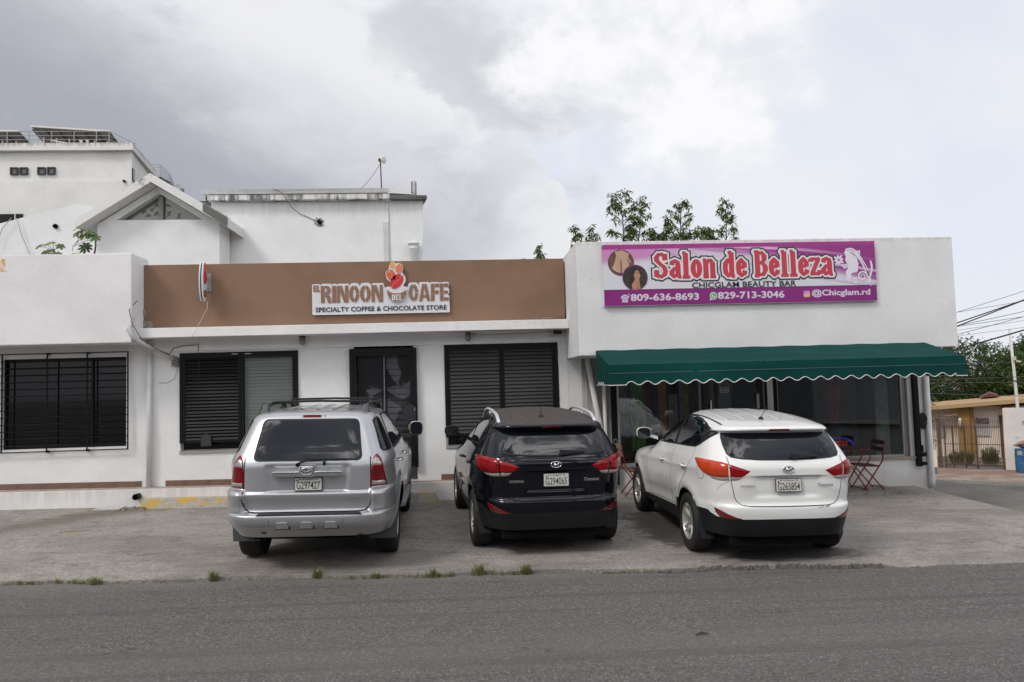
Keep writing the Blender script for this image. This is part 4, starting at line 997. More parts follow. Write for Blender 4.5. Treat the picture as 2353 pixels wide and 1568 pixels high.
for sx_, x_ in ((-1, AX0), (1, AX1)):
    side = []; m_ = 44
    for i in range(m_+1):
        q = i/m_; y_ = AY1+(AY0-AY1)*q; zb = 1.972+(.05*max(0, sin((q-.10)/.52*3*2*pi-1.6)) if .10 < q < .62 else 0)
        side += [(x_, y_, zt0+(zt1-zt0)*q), (x_, y_, zb)]
    fs = [(2*i, 2*i+1, 2*i+3, 2*i+2) for i in range(m_)]
    MB().add(side, fs).obj('side_panel', M['green_canvas'], aw)
    MB().tube([side[2*i+1] for i in range(m_+1)], .006, 5).obj('piping', M['trim_white'], aw)
mb = MB(); mb.beam((AX0+.02, AY0+.03, 2.25), (AX1-.02, AY0+.03, 2.25), .03, .03); mb.beam((AX0+.02, AY0+.03, 2.13), (AX1-.02, AY0+.03, 2.13), .025, .025)
for x_ in (AX0+.03, 3.6, 5.0, 6.4, AX1-.03): mb.beam((x_, AY0+.05, 2.13), (x_, AY1-.01, 2.13), .025, .025); mb.beam((x_, AY0+.05, 2.25), (x_, AY1-.01, 2.50), .025, .025)
mb.obj('frame', M['alu'], aw)

# garments inside the left window
def cloth(x0, x1, z0, z1, y, col, name, lb, folds=5, taper=.0, shape=None, pat=None):
    m = plain('fabric_'+name, col, .85, var=.35, vscale=5) if pat is None else pat
    n = 40; rows = 10; vs = []
    for i in range(n+1):
        u = i/n
        for j in range(rows+1):
            q = j/rows; wdt = (x1-x0)*(1-taper*(1-q)); xc = (x0+x1)/2
            vs.append((xc+(u-.5)*wdt, y+.035*sin(u*folds*2*pi+q*2)*(0.4+.6*q), z1+(z0-z1)*q+.02*sin(u*9)*q))
    MB().add(vs, [(i*(rows+1)+j, (i+1)*(rows+1)+j, (i+1)*(rows+1)+j+1, i*(rows+1)+j+1) for i in range(n) for j in range(rows)]).obj('garment', m, label=lb, cat='garment', group='clothes hanging inside the salon window', smooth=True)
cloth(3.00, 3.16, .95, 2.05, 13.60, (.04, .06, .16), 'navy', 'navy blue garment, leftmost of those hanging behind the salon glass')
cloth(3.17, 3.44, .70, 2.1, 13.62, (.10, .30, .03), 'green', 'bright green garment hanging behind the left salon glass')
cloth(3.46, 3.62, 1.1, 2.1, 13.60, (.22, .012, .018), 'crimson', 'dark red garment hanging between the green and the orange one')
cloth(3.58, 3.68, 1.35, 2.1, 13.57, (.02, .09, .35), 'blue', 'blue scarf hanging beside the red garment')
cloth(3.68, 3.85, .98, 2.1, 13.60, (.62, .27, .01), 'orange', 'orange yellow garment hanging behind the left salon glass')
cloth(3.88, 4.10, .95, 1.75, 13.64, (.45, .44, .42), 'cream', 'white lace dress hanging behind the left salon glass', taper=.3)
mst, tst, bst = new_mat('striped_fabric'); wv = tst.new('ShaderNodeTexWave', bands_direction='Z'); wv.inputs['Scale'].default_value = 9; tst.put(wv.inputs['Vector'], objco(tst))
tst.l.new(tst.mix(tst.smooth(wv.outputs[0], .45, .55), (.02, .13, .08), (.5, .5, .48)), bst.inputs['Base Color'])
cloth(4.10, 4.19, 1.0, 2.1, 13.60, (0, 0, 0), 'striped', 'green and white striped garment hanging behind the left salon glass', pat=mst)
cloth(4.19, 4.26, 1.25, 2.1, 13.58, (.60, .48, .02), 'yellow', 'narrow yellow garment hanging beside the striped one')
cloth(4.55, 4.70, 1.2, 2.1, 14.1, (.20, .02, .025), 'wine', 'wine red garment hanging deep inside the salon doorway')
rail = MB().tube([(2.95, 13.62, 2.12), (4.35, 13.62, 2.12)], .012, 8).obj('clothes_rail', M['chrome_dull'], label='thin metal clothes rail inside the left salon window', cat='rail')
# mannequin-like figure in the right window: dress form with red top on a stand
df = thing('dress_form', 'dress form in a dark red top standing behind the right salon glass', 'dress form', (7.25, 13.95, -.04))
MB().lathe([(.001, 1.98), (.05, 1.97), (.055, 1.88), (.16, 1.80), (.19, 1.7), (.15, 1.45), (.12, 1.32), (.17, 1.12), (.18, 1.0), (.001, .99)], (7.25, 13.95, 0), 'Z', 20).obj('torso', plain('red_top', (.20, .02, .022), .8, var=.3), df, smooth=True)
MB().lathe([(.175, 1.1), (.19, .8), (.17, .25), (.16, .25), (.001, .25)], (7.25, 13.95, 0), 'Z', 20).obj('skirt', plain('dark_blue_skirt', (.02, .045, .07), .8), df, smooth=True)
MB().lathe([(.015, .25), (.015, .0), (.16, -.01), (.16, -.038), (.001, -.038)], (7.25, 13.95, 0), 'Z', 16).obj('stand', M['chrome_dull'], df)
for x0_, x1_, y_, c_, lb in ((7.55, 7.95, 14.3, (.07, .075, .07), 'plain dark grey curtain hanging inside the right salon window'), (7.98, 8.25, 13.7, (.30, .36, .36), 'pale grey-green curtain at the right end inside the salon window')):
    m_ = plain('curtain', c_, .8, var=.2); nn_ = 60
    vs = [(x0_+(x1_-x0_)*i/nn_, y_+.03*sin(i*1.1), z_) for i in range(nn_+1) for z_ in (.05, 2.38)]
    MB().add(vs, [(2*i, 2*i+2, 2*i+3, 2*i+1) for i in range(nn_)]).obj('curtain', m_, label=lb, cat='curtain', smooth=True)
ct = thing('counter', 'dark green counter inside the salon behind the door glass', 'counter', (5.2, 14.9, 0))
MB().box(4.5, 6.3, 14.8, 15.2, -.04, .98).obj('body', plain('green_counter', (.02, .09, .06), .4), ct)
MB().box(4.45, 6.35, 14.77, 15.23, .982, 1.02).obj('top', plain('counter_top', (.1, .1, .1), .3), ct)

# LED sign inside the right window
led = thing('led_sign', 'lit oval sign of blue and red light dots behind the right salon window', 'sign', (7.08, 13.42, .70))
MB().poly([(7.075+.30*cos(2*pi*k/32), .705+.155*sin(2*pi*k/32)) for k in range(32)], lambda u, v, d: (u, 13.44-d, v), .012).obj('board', plain('sign_board_black', (.01, .01, .012), .3), led)
mblue = plain('led_blue', (.02, .02, .3), .4, emit=((.03, .04, 1.0), 2.2)); mred = plain('led_red', (.3, .02, .01), .4, emit=((1.0, .035, .02), 1.3))
def dots(pts, r): 
    m_ = MB()
    for (u, v) in pts: m_.lathe([(.0005, -.006), (r*.8, 0), (.0005, .003)], (u, 13.424, v), 'Y', 6)
    return m_
dots([(7.075+.275*cos(2*pi*k/46), .705+.135*sin(2*pi*k/46)) for k in range(38)], .0058).obj('blue_dots', mblue, led)
def seg(a, b, n): return [(a[0]+(b[0]-a[0])*k/(n-1), a[1]+(b[1]-a[1])*k/(n-1)) for k in range(n)]
L = []; x0_ = 6.89; h0, h1 = .645, .765
L += [(x0_+.035+.035*cos(2*pi*k/16), .705+.06*sin(2*pi*k/16)) for k in range(16)]
x0_ = 6.98; L += seg((x0_, h0), (x0_, h1), 8)+seg((x0_, h1), (x0_+.05, h1-.005), 4)+seg((x0_+.055, h1-.02), (x0_+.05, h1-.05), 3)+seg((x0_+.04, h1-.06), (x0_, h1-.06), 3)
x0_ = 7.065; L += seg((x0_, h0), (x0_, h1), 8)+seg((x0_, h1), (x0_+.06, h1), 5)+seg((x0_, .705), (x0_+.05, .705), 4)+seg((x0_, h0), (x0_+.06, h0), 5)
x0_ = 7.155; L += seg((x0_, h0), (x0_, h1), 8)+seg((x0_, h1), (x0_+.07, h0), 8)+seg((x0_+.07, h0), (x0_+.07, h1), 8)
dots(L, .0055).obj('red_dots', mred, led)

# ---------------- salon banner
bn = thing('salon_banner', 'wide magenta and white beauty salon banner with red outlined lettering on the right parapet', 'sign', (4.68, 11.75, 3.25))
BX0, BX1, BZ0, BZ1 = 2.355, 6.985, 3.250, 4.262
bw, bh = BX1-BX0, BZ1-BZ0
mbn, tb, bb_ = new_mat('banner_print'); cb_ = objco(tb); bx, by, bz = tb.sep(cb_)
u_ = tb.math('DIVIDE', tb.math('SUBTRACT', bx, BX0), bw); v_ = tb.math('DIVIDE', tb.math('SUBTRACT', bz, BZ0), bh)
# flowing bands: magenta above a falling curve
cur = tb.math('ADD', tb.math('MULTIPLY', u_, -.95), 1.30)
wv1 = tb.math('ADD', v_, tb.math('MULTIPLY', tb.math('SINE', tb.math('MULTIPLY', u_, 7.0)), .05))
d1 = tb.math('SUBTRACT', wv1, cur)
mag = tb.mix(tb.smooth(u_, .3, 1.0), (.40, .035, .28), (.26, .016, .19))
basec = tb.mix(tb.smooth(d1, -.12, .10), (.62, .63, .66), mag)
wav = tb.math('SINE', tb.math('MULTIPLY', tb.math('ADD', d1, tb.math('MULTIPLY', tb.math('SINE', tb.math('MULTIPLY', u_, 4.2)), .16)), 34))
basec = tb.mix(tb.math('MULTIPLY', tb.smooth(wav, .5, 1.0), tb.smooth(tb.math('ABSOLUTE', d1), .42, .05)), basec, (.66, .50, .68))
basec = tb.mix(tb.math('MULTIPLY', tb.smooth(wav, -.6, -1.0), tb.math('MULTIPLY', tb.smooth(tb.math('ABSOLUTE', d1), .34, .02), .6)), basec, (.45, .12, .45))
lft = tb.math('MULTIPLY', tb.smooth(tb.math('SUBTRACT', v_, tb.math('ADD', tb.math('MULTIPLY', u_, .35), .66)), -.03, .10), tb.smooth(u_, .45, .12))
basec = tb.mix(tb.math('MULTIPLY', lft, .75), basec, (.52, .09, .40))
topb = tb.smooth(tb.math('SUBTRACT', v_, tb.math('ADD', tb.math('MULTIPLY', u_, .02), .925)), -.01, .0)
basec = tb.mix(topb, basec, (.33, .025, .22))
tb.l.new(basec, bb_.inputs['Base Color']); bb_.inputs['Roughness'].default_value = .35
MB().box(BX0, BX1, 11.735, 11.797, BZ0, BZ1).obj('panel', mbn, bn)
def bp_(y): return lambda u, v, d=0: (u, y-d, v)
def flat(name, pts, y, m): return MB().poly(pts, bp_(y)).obj(name, m, bn)
magd = plain('banner_purple', (.215, .008, .165), .35)
flat('lower_band', R_(BX0+.004, BZ0+.004, BX1-.004, BZ0+.262), 11.7335, magd)
flat('rule', R_(BX0+.004, BZ0+.262, BX1-.004, BZ0+.270), 11.7333, plain('banner_rule', (.03, .02, .04), .4))
# main lettering in three layers
mblk = plain('banner_black', (.02, .02, .024), .4); mwht = plain('banner_white', (.68, .68, .70), .4); mredl = plain('banner_red', (.50, .035, .062), .4)
GLY = {
 'S': (.54, [[(.42, .70), (.41, .84), (.31, .90), (.19, .89), (.12, .80), (.13, .67), (.24, .55), (.38, .43), (.43, .29), (.39, .15), (.28, .09), (.16, .11), (.11, .20), (.11, .31)], [(.42, .90), (.42, .76)], [(.11, .10), (.11, .25)]]),
 'a': (.45, [[(.11, .52), (.13, .61), (.22, .65), (.31, .61), (.33, .50), (.33, .08)], [(.33, .40), (.20, .36), (.11, .27), (.11, .15), (.18, .085), (.28, .12), (.33, .20)], [(.33, .06), (.43, .06)]]),
 'l': (.32, [[(.16, .08), (.16, .92)], [(.06, .94), (.16, .94)], [(.04, .05), (.29, .05)]]),
 'o': (.42, [[(.21+.115*cos(2*pi*k/16), .36+.28*sin(2*pi*k/16)) for k in range(17)]]),
 'n': (.50, [[(.13, .06), (.13, .66)], [(.04, .67), (.13, .67)], [(.13, .52), (.22, .64), (.31, .65), (.37, .56), (.37, .06)], [(.04, .05), (.22, .05)], [(.29, .05), (.47, .05)]]),
 'd': (.47, [[(.30, .55), (.20, .65), (.12, .55), (.10, .36), (.12, .17), (.20, .08), (.30, .17)], [(.33, .92), (.33, .06)], [(.22, .94), (.33, .94)], [(.33, .05), (.43, .05)]]),
 'e': (.42, [[(.12, .38), (.31, .38)], [(.32, .38), (.31, .54), (.21, .65), (.12, .55), (.10, .36), (.12, .17), (.21, .08), (.31, .14), (.33, .24)]]),
 'B': (.54, [[(.15, .08), (.15, .92)], [(.05, .94), (.2, .94)], [(.05, .05), (.2, .05)], [(.15, .90), (.32, .90), (.40, .80), (.40, .65), (.32, .54), (.15, .52)], [(.32, .52), (.42, .42), (.43, .24), (.35, .10), (.15, .09)]]),
 'z': (.41, [[(.06, .64), (.34, .64), (.09, .09), (.37, .09)], [(.06, .64), (.06, .56)], [(.37, .09), (.37, .20)]])}
def banner_main(y, grow, m):
    """fat slab letters drawn as strokes; every sheet sits a hair in front of the one before"""
    H = .450; z0 = BZ0+.433; words = ('Salon', 'de', 'Belleza'); gapw = .22
    tot = sum(GLY[c][0] for w_ in words for c in w_)+gapw*2; kx = 3.05/tot; x = BX0+.835; k_ = [0]
    sheets = MB()
    def sheet(pts):
        k_[0] += 1; yy = y-k_[0]*.0000012*0; sheets.poly(pts, lambda u, v, d: (u, y-k_[0]*.0000045, v))
    for w_ in words:
        for c in w_:
            adv, strokes = GLY[c]
            for st in strokes:
                hwv = .096*kx*1.0+grow
                P = [Vector((x+p[0]*kx, z0+p[1]*H)) for p in st]
                for a, b in zip(P, P[1:]):
                    d = b-a
                    if d.length < 1e-6: continue
                    d.normalize(); horiz = abs(d.x); hw = (.098*(1-horiz)+.064*horiz)*.47+grow; n = Vector((-d.y, d.x))*hw
                    e = d*(.25*hw+grow*.6)
                    sheet([tuple(a-e-n), tuple(b+e-n), tuple(b+e+n), tuple(a-e+n)])
                for q in (P[1:-1] if grow < 0 else P):
                    r_ = (.078 if q not in (P[0], P[-1]) else .062)*.47+grow; sheet([(q.x+r_*cos(2*pi*k/10), q.y+r_*sin(2*pi*k/10)) for k in range(10)])
            x += adv*kx
        x += gapw*kx
    return sheets.obj('lettering', m, bn)
banner_main(11.7325, .047, mblk); banner_main(11.7305, .024, mwht); banner_main(11.7285, -.002, mredl)
text_obj('lettering', 'CHICGLAM BEAUTY BAR', lambda u, v: (BX0+1.47+u, 11.7262, BZ0+.273+v), mblk, bn, height=.094, bold=.016, width=1.77)
wl = plain('banner_print_white', (.62, .58, .66), .4)
text_obj('lettering', '809-636-8693', lambda u, v: (BX0+.44+u, 11.7322, BZ0+.075+v), wl, bn, height=.120, bold=.028, width=1.14)
text_obj('lettering', '829-713-3046', lambda u, v: (BX0+1.90+u, 11.7322, BZ0+.082+v), wl, bn, height=.120, bold=.028, width=1.13)
text_obj('lettering', '@Chicglam.rd', lambda u, v: (BX0+3.50+u, 11.7322, BZ0+.075+v), wl, bn, height=.135, bold=.028, width=1.01)
# phone icon
ic = MB(); cx, cz = BX0+.345, BZ0+.125
ic.poly([(cx-.05, cz-.065), (cx+.05, cz-.065), (cx+.04, cz), (cx+.018, cz+.02), (cx-.018, cz+.02), (cx-.04, cz)], bp_(11.7321)); ic.poly(ell_band(cx, cz+.0, .065, .06, .045, .032, 10, 170), bp_(11.7319)); ic.poly(R_(cx-.068, cz+.0, cx-.04, cz+.028), bp_(11.7318)); ic.poly(R_(cx+.04, cz+.0, cx+.068, cz+.028), bp_(11.7318))
ic.poly(ell_band(cx+.045, cz+.03, .045, .045, .035, .035, 10, 80, 6), bp_(11.7317))
ic.obj('phone_icon', wl, bn)
bt = MB()
for i in range(3):
    for j in range(3): bt.poly(R_(cx-.024+i*.018, cz-.045+j*.018, cx-.014+i*.018, cz-.035+j*.018), bp_(11.7310))
bt.obj('icon_buttons', magd, bn)
# green chat bubble
cx, cz = BX0+1.825, BZ0+.138
flat('bubble', [(cx+.062*cos(a), cz+.062*sin(a)) for a in [2*pi*k/28 for k in range(18)]]+[(cx-.075, cz-.078)]+[(cx+.062*cos(a), cz+.062*sin(a)) for a in [2*pi*k/28 for k in range(19, 28)]], 11.7321, mwht)
flat('bubble_green', [(cx+.050*cos(2*pi*k/26), cz+.050*sin(2*pi*k/26)) for k in range(26)], 11.7312, plain('chat_green', (.09, .45, .12), .4))
hs = MB().poly(ell_band(cx+.008, cz+.008, .034, .034, .022, .022, 170, 285, 8), bp_(11.7303)); hs.poly([(cx-.030, cz+.006), (cx-.014, cz+.006), (cx-.014, cz+.026), (cx-.026, cz+.026)], bp_(11.7302)); hs.poly([(cx+.008, cz-.028), (cx+.028, cz-.028), (cx+.028, cz-.012), (cx+.008, cz-.012)], bp_(11.7302))
hs.obj('handset', mwht, bn)
# camera icon
cx, cz = BX0+3.41, BZ0+.142
mig, tg, bg_ = new_mat('icon_gradient'); gx, gy, gz_ = tg.sep(objco(tg)); gg = tg.smooth(tg.math('SUBTRACT', gz_, tg.math('MULTIPLY', gx, .3)), cz-.06-.3*cx, cz+.06-.3*cx)
tg.l.new(tg.mix(gg, (.85, .45, .05), (.38, .05, .45)), bg_.inputs['Base Color'])
def rrect(x0, y0, x1, y1, r, n=5):
    o = []
    for (cx_, cy_, a0) in ((x1-r, y1-r, 0), (x0+r, y1-r, 90), (x0+r, y0+r, 180), (x1-r, y0+r, 270)):
        o += [(cx_+r*cos(radians(a0+90*k/n)), cy_+r*sin(radians(a0+90*k/n))) for k in range(n+1)]
    return o
flat('camera_icon', rrect(cx-.056, cz-.056, cx+.056, cz+.056, .018), 11.7321, mig)
flat('camera_outline', rrect(cx-.038, cz-.038, cx+.038, cz+.038, .012), 11.7312, wl); flat('camera_inner', rrect(cx-.030, cz-.030, cx+.030, cz+.030, .009), 11.7304, mig)
MB().poly(ell_band(cx, cz, .018, .018, .011, .011, 0, 359, 18), bp_(11.7296)).obj('camera_lens', wl, bn)
# round photo 1: crossed hands over bare feet on boards
def circ(cx, cz, r, n=40): return [(cx+r*cos(2*pi*k/n), cz+r*sin(2*pi*k/n)) for k in range(n)]
c1x, c1z, r1 = BX0+.30, BZ0+.712, .218
flat('round_photo', circ(c1x, c1z, r1), 11.7331, plain('boards_print', (.13, .065, .045), .4, col2=(.06, .03, .03), vscale=9))
skin = plain('skin_print', (.56, .36, .25), .4, col2=(.48, .29, .19), vscale=6); skin2 = plain('skin_print_light', (.50, .31, .21), .4); nail = plain('nail_print', (.66, .52, .44), .4)
ft = MB()
for sx_ in (-1, 1):
    ft.poly([(c1x+sx_*.01, c1z-.145), (c1x+sx_*.06, c1z-.155), (c1x+sx_*.11, c1z-.13), (c1x+sx_*.145, c1z-.09), (c1x+sx_*.10, c1z+.02), (c1x+sx_*.07, c1z+.14), (c1x+sx_*.01, c1z+.16)], bp_(11.7322))
    for k in range(5): ft.poly(circ(c1x+sx_*(.028+.028*k), c1z-.150+.012*k+.0015*k*k, .018-.0015*k, 10), bp_(11.7320-.0001*k))
ft.obj('feet_print', skin, bn)
nl = MB()
for sx_ in (-1, 1):
    for k in range(5): nl.poly(circ(c1x+sx_*(.028+.028*k), c1z-.158+.012*k+.0015*k*k, .008, 8), bp_(11.7313))
nl.obj('nails_print', nail, bn)
hd = MB()
hd.poly([(c1x-.10, c1z+.185), (c1x+.02, c1z+.205), (c1x+.14, c1z+.15), (c1x+.11, c1z+.06), (c1x+.03, c1z+.03), (c1x-.07, c1z+.10)], bp_(11.7312))
for (ax, az, bx2, bz2) in ((-.05, .12, -.02, .02), (-.01, .10, .03, -.01), (.03, .09, .08, -.02), (.07, .09, .13, -.035), (.10, .10, .16, .0)):
    d_ = Vector((bx2-ax, bz2-az)).normalized(); n_ = Vector((-d_.y, d_.x))*.014
    hd.poly([(c1x+ax+n_.x, c1z+az+n_.y), (c1x+ax-n_.x, c1z+az-n_.y), (c1x+bx2-n_.x*.7, c1z+bz2-n_.y*.7), (c1x+bx2+d_.x*.012, c1z+bz2+d_.y*.012), (c1x+bx2+n_.x*.7, c1z+bz2+n_.y*.7)], bp_(11.7305))
hd.obj('hands_print', skin2, bn)
# round photo 2: woman with long dark hair
c2x, c2z, r2 = BX0+.525, BZ0+.465, .205
flat('round_photo_rim', circ(c2x, c2z, r2+.008), 11.7299, plain('rim_magenta', (.35, .06, .33), .4))
flat('round_photo', circ(c2x, c2z, r2), 11.7292, plain('hair_print', (.022, .015, .014), .4, col2=(.05, .032, .026), vscale=14))
sk = plain('portrait_skin', (.47, .24, .13), .4, col2=(.36, .17, .09), vscale=7)
ft = MB(); ft.poly([(c2x+.035+.058*cos(2*pi*k/24), c2z+.050+.082*sin(2*pi*k/24)) for k in range(24)], bp_(11.7284))
ft.poly([(c2x+.005, c2z-.01), (c2x+.06, c2z-.02), (c2x+.07, c2z-.07), (c2x+.085, c2z-.185), (c2x+.01, c2z-.203), (c2x-.05, c2z-.198), (c2x-.06, c2z-.11), (c2x-.02, c2z-.06)], bp_(11.7283))
ft.obj('portrait_print', sk, bn)
ey = MB()
for (ex, ez, ew, eh) in ((.012, .065, .016, .0035), (.060, .065, .015, .0035), (.012, .082, .018, .003), (.060, .082, .017, .003)): ey.poly([(c2x+ex+ew*cos(2*pi*k/10), c2z+ez+eh*sin(2*pi*k/10)) for k in range(10)], bp_(11.7276))
ey.obj('eyes_print', mblk, bn)
MB().poly([(c2x+.038+.018*cos(2*pi*k/12), c2z+.005+.006*sin(2*pi*k/12)) for k in range(12)], bp_(11.7276)).obj('lips_print', plain('lip_print', (.40, .07, .06), .4), bn)
hr = MB(); hr.poly([(c2x-.03, c2z+.145), (c2x+.05, c2z+.15), (c2x+.10, c2z+.10), (c2x+.105, c2z+.0), (c2x+.09, c2z-.04), (c2x+.088, c2z+.04), (c2x+.07, c2z+.10), (c2x+.035, c2z+.125), (c2x+.0, c2z+.10), (c2x-.02, c2z+.04), (c2x-.02, c2z-.06), (c2x-.06, c2z-.12), (c2x-.10, c2z-.05), (c2x-.08, c2z+.09)], bp_(11.7270))
hr.obj('hair_lock_print', plain('hair_black', (.015, .010, .010), .4), bn)
# white profile silhouette with curling hair, and flower
px_, pz_ = BX0+4.22, BZ0+.62
prof = [(-.13, .22), (-.10, .15), (-.115, .08), (-.09, .02), (-.06, -.03), (-.09, -.09), (-.12, -.13), (-.11, -.20), (-.10, -.27), (-.055, -.31), (-.03, -.24), (-.02, -.16), (.02, -.145), (.07, -.14), (.10, -.115), (.095, -.085), (.108, -.07), (.10, -.052), (.11, -.035), (.098, -.012), (.125, .005), (.10, .05), (.098, .10), (.07, .14), (.02, .18), (-.04, .225), (-.09, .26)]
wp = plain('silhouette_white', (.72, .68, .76), .4)
flat('face_print', [(px_+p[0], pz_+p[1]*.95) for p in prof], 11.7318, wp)
def ribbon(fn, n, w0, w1, y):
    P = [Vector(fn(k/n)) for k in range(n+1)]; Lf = []; Rt = []
    for k in range(n+1):
        d_ = (P[min(k+1, n)]-P[max(k-1, 0)]).normalized(); wd_ = (w0+(w1-w0)*k/n)*(.35+.65*sin(pi*min(1, .15+.85*k/n))); nn_ = Vector((-d_.y, d_.x))*wd_
        Lf.append(P[k]+nn_); Rt.append(P[k]-nn_)
    cu_ = MB()
    for k in range(n): cu_.add([(Lf[k].x, y, Lf[k].y), (Rt[k].x, y, Rt[k].y), (Rt[k+1].x, y, Rt[k+1].y), (Lf[k+1].x, y, Lf[k+1].y)], [(3, 2, 1, 0)])
    cu_.obj('hair_curl', wp, bn)
ribbon(lambda s_: (px_-.10+.42*s_, pz_+.25-.05*s_-.40*s_**3+.03*sin(s_*6)), 22, .018, .010, 11.7314)
ribbon(lambda s_: (px_-.06+.42*s_-.05*s_*s_, pz_+.23+.02*s_-.62*s_**2), 22, .020, .012, 11.7312)
ribbon(lambda s_: (px_+.30+.04*cos(3.4*s_-1)-.0*s_, pz_+.06-.36*s_), 18, .020, .014, 11.7310)
for (qx, qz, rr_, a0, tr_n, sg) in ((.17, -.20, .085, 0, 1.7, 1), (.10, .20, .045, 1, 1.5, -1), (.26, -.27, .055, 2, 1.4, -1), (.05, -.28, .05, 1, 1.3, 1), (-.12, -.02, .045, 2.5, 1.4, 1)):
    ribbon(lambda s_: (px_+qx+rr_*(1-.85*s_)*cos(a0+sg*tr_n*2*pi*s_), pz_+qz+rr_*(1-.85*s_)*sin(a0+sg*tr_n*2*pi*s_)), 26, .016, .006, 11.7308-.0002*qx)
fl = MB(); fx_, fz_ = BX0+3.995, BZ0+.70
for k in range(8):
    a = 2*pi*k/8+.2; d_ = Vector((cos(a), sin(a))); n_ = Vector((-d_.y, d_.x)); L_ = .10*(1 if k % 2 else .85)
    P = [Vector((fx_, fz_))+d_*.012, Vector((fx_, fz_))+d_*L_*.5+n_*.021, Vector((fx_, fz_))+d_*L_*.9+n_*.010, Vector((fx_, fz_))+d_*L_, Vector((fx_, fz_))+d_*L_*.9-n_*.010, Vector((fx_, fz_))+d_*L_*.5-n_*.021]
    fl.poly([tuple(p) for p in P], bp_(11.7316-.0001*k))
fl.obj('flower_print', wp, bn)
# ================================================================== BUILDINGS BEHIND
mid = thing('back_building', 'white flat-roofed block behind the cafe with a mildew-streaked roof edge', 'building', (-3.3, 17, 3.3))
MB().hexa([(-5.63, 17, 3.31), (-.93, 17, 3.31), (-1.75, 21, 3.31), (-5.63, 21, 3.31), (-5.63, 17, 6.37), (-.93, 17, 6.37), (-1.75, 21, 6.37), (-5.63, 21, 6.37)]).obj('wall', M['wall_far'], mid)
MB().box(-5.07, -1.56, 16.965, 16.998, 3.31, 6.372).obj('wall_panel', M['wall_far'], mid) if False else None
MB().box(-5.66, -1.55, 16.82, 16.998, 6.375, 6.50).obj('roof_edge', M['beam_stained'], mid, bevel=.01)
MB().hexa([(-1.548, 16.82, 6.375), (-.70, 16.86, 6.36), (-1.5, 20.9, 6.36), (-1.549, 20.9, 6.375), (-1.548, 16.82, 6.475), (-.70, 16.86, 6.455), (-1.5, 20.9, 6.455), (-1.549, 20.9, 6.475)]).obj('roof_edge', M['beam_dark'], mid)
for k in range(3): MB().box(-1.45, -.695, 16.845-.008*(k % 2), 16.86, 6.372+.028*k, 6.390+.028*k).obj('roof_lip', M['beam_dark'], mid)
MB().hexa([(-5.76, 16.80, 6.512), (-1.585, 16.80, 6.512), (-2.3, 21, 6.512), (-5.76, 21, 6.512), (-5.78, 16.74, 6.60), (-1.585, 16.76, 6.605), (-2.3, 21, 6.605), (-5.78, 21, 6.60)]).obj('roof_slab', M['wall_far'], mid)
MB().add([(-1.585, 16.80, 6.50), (-1.585, 16.80, 6.60), (-.95, 16.85, 6.47), (-1.585, 19, 6.50), (-1.585, 19, 6.60), (-.95, 19, 6.47)], [(0, 2, 1), (3, 4, 5), (1, 2, 5, 4), (0, 1, 4, 3), (0, 3, 5, 2)]).obj('roof_ramp', M['wall_far'], mid)
MB().box(-5.70, -5.665, 16.85, 16.99, 6.38, 6.47).obj('hook', M['rust'], mid)
# stub of flaking render down the wall and a vertical joint
MB().box(-1.72, -1.60, 16.965, 16.998, 3.31, 5.86).obj('flaking_strip', stucco('flaking_strip', (.66, .65, .64), .5, patch=.25, bump=1.4), mid)
MB().box(-1.598, -1.585, 16.975, 16.998, 3.31, 6.374).obj('wall_joint', plain('joint_grey', (.52, .52, .54), .9), mid)  # grey strip down the wall along the joint
# flared side pier and column at the right-hand end
MB().hexa([(-.96, 16.99, 3.31), (-.90, 16.99, 3.31), (-.95, 17.3, 3.31), (-.97, 17.3, 3.31), (-.928, 16.99, 6.358), (-.79, 16.99, 6.358), (-.85, 17.3, 6.358), (-.93, 17.3, 6.358)]).obj('side_pier', M['wall_far'], mid, fixn=True)
MB().lathe([(.075, 3.3), (.075, 5.18), (.10, 5.20), (.10, 5.235), (.085, 5.245), (.12, 5.30), (.14, 5.31), (.14, 5.345), (.001, 5.35)], (-1.03, 16.86, 0), 'Z', 18).obj('column', M['wall_far'], mid, smooth=True)
# hole with a hanging cable
hb = MB(); random.seed(31)
hb.poly([(-3.20+.07*cos(a)*(1+.35*sin(a*3)), 5.88+.085*sin(a)*(1+.25*cos(a*4))) for a in [2*pi*k/14 for k in range(14)]], lambda u, v, d: (u+.03, 16.996-d, v), .002)
hb.obj('broken_hole', M['dark_in'], mid)
hb = MB()
for k in range(9):
    a = k/9*2*pi; r_ = .085+.02*sin(k*5); x_, z_ = -3.20+r_*cos(a), 5.885+r_*sin(a); hb.hexa([(x_-.02, 16.97, z_-.014), (x_+.018, 16.975, z_-.02), (x_+.02, 16.998, z_-.01), (x_-.02, 16.998, z_-.012), (x_-.014, 16.972, z_+.016), (x_+.02, 16.97, z_+.012), (x_+.02, 16.998, z_+.02), (x_-.02, 16.998, z_+.015)])
hb.obj('broken_edge', M['conc_bare'], mid)
MB().tube([(-4.17, 16.72, 6.60), (-4.05, 16.74, 6.57), (-3.96, 16.78, 6.50), (-3.88, 16.80, 6.35), (-3.78, 16.90, 6.20), (-3.62, 16.97, 6.08), (-3.42, 16.98, 5.99), (-3.24, 16.97, 5.90)], .007, 6).obj('cable', M['cable_grey'], label='thin cable hanging from the roof edge into a broken hole in the white block', cat='cable', smooth=True)
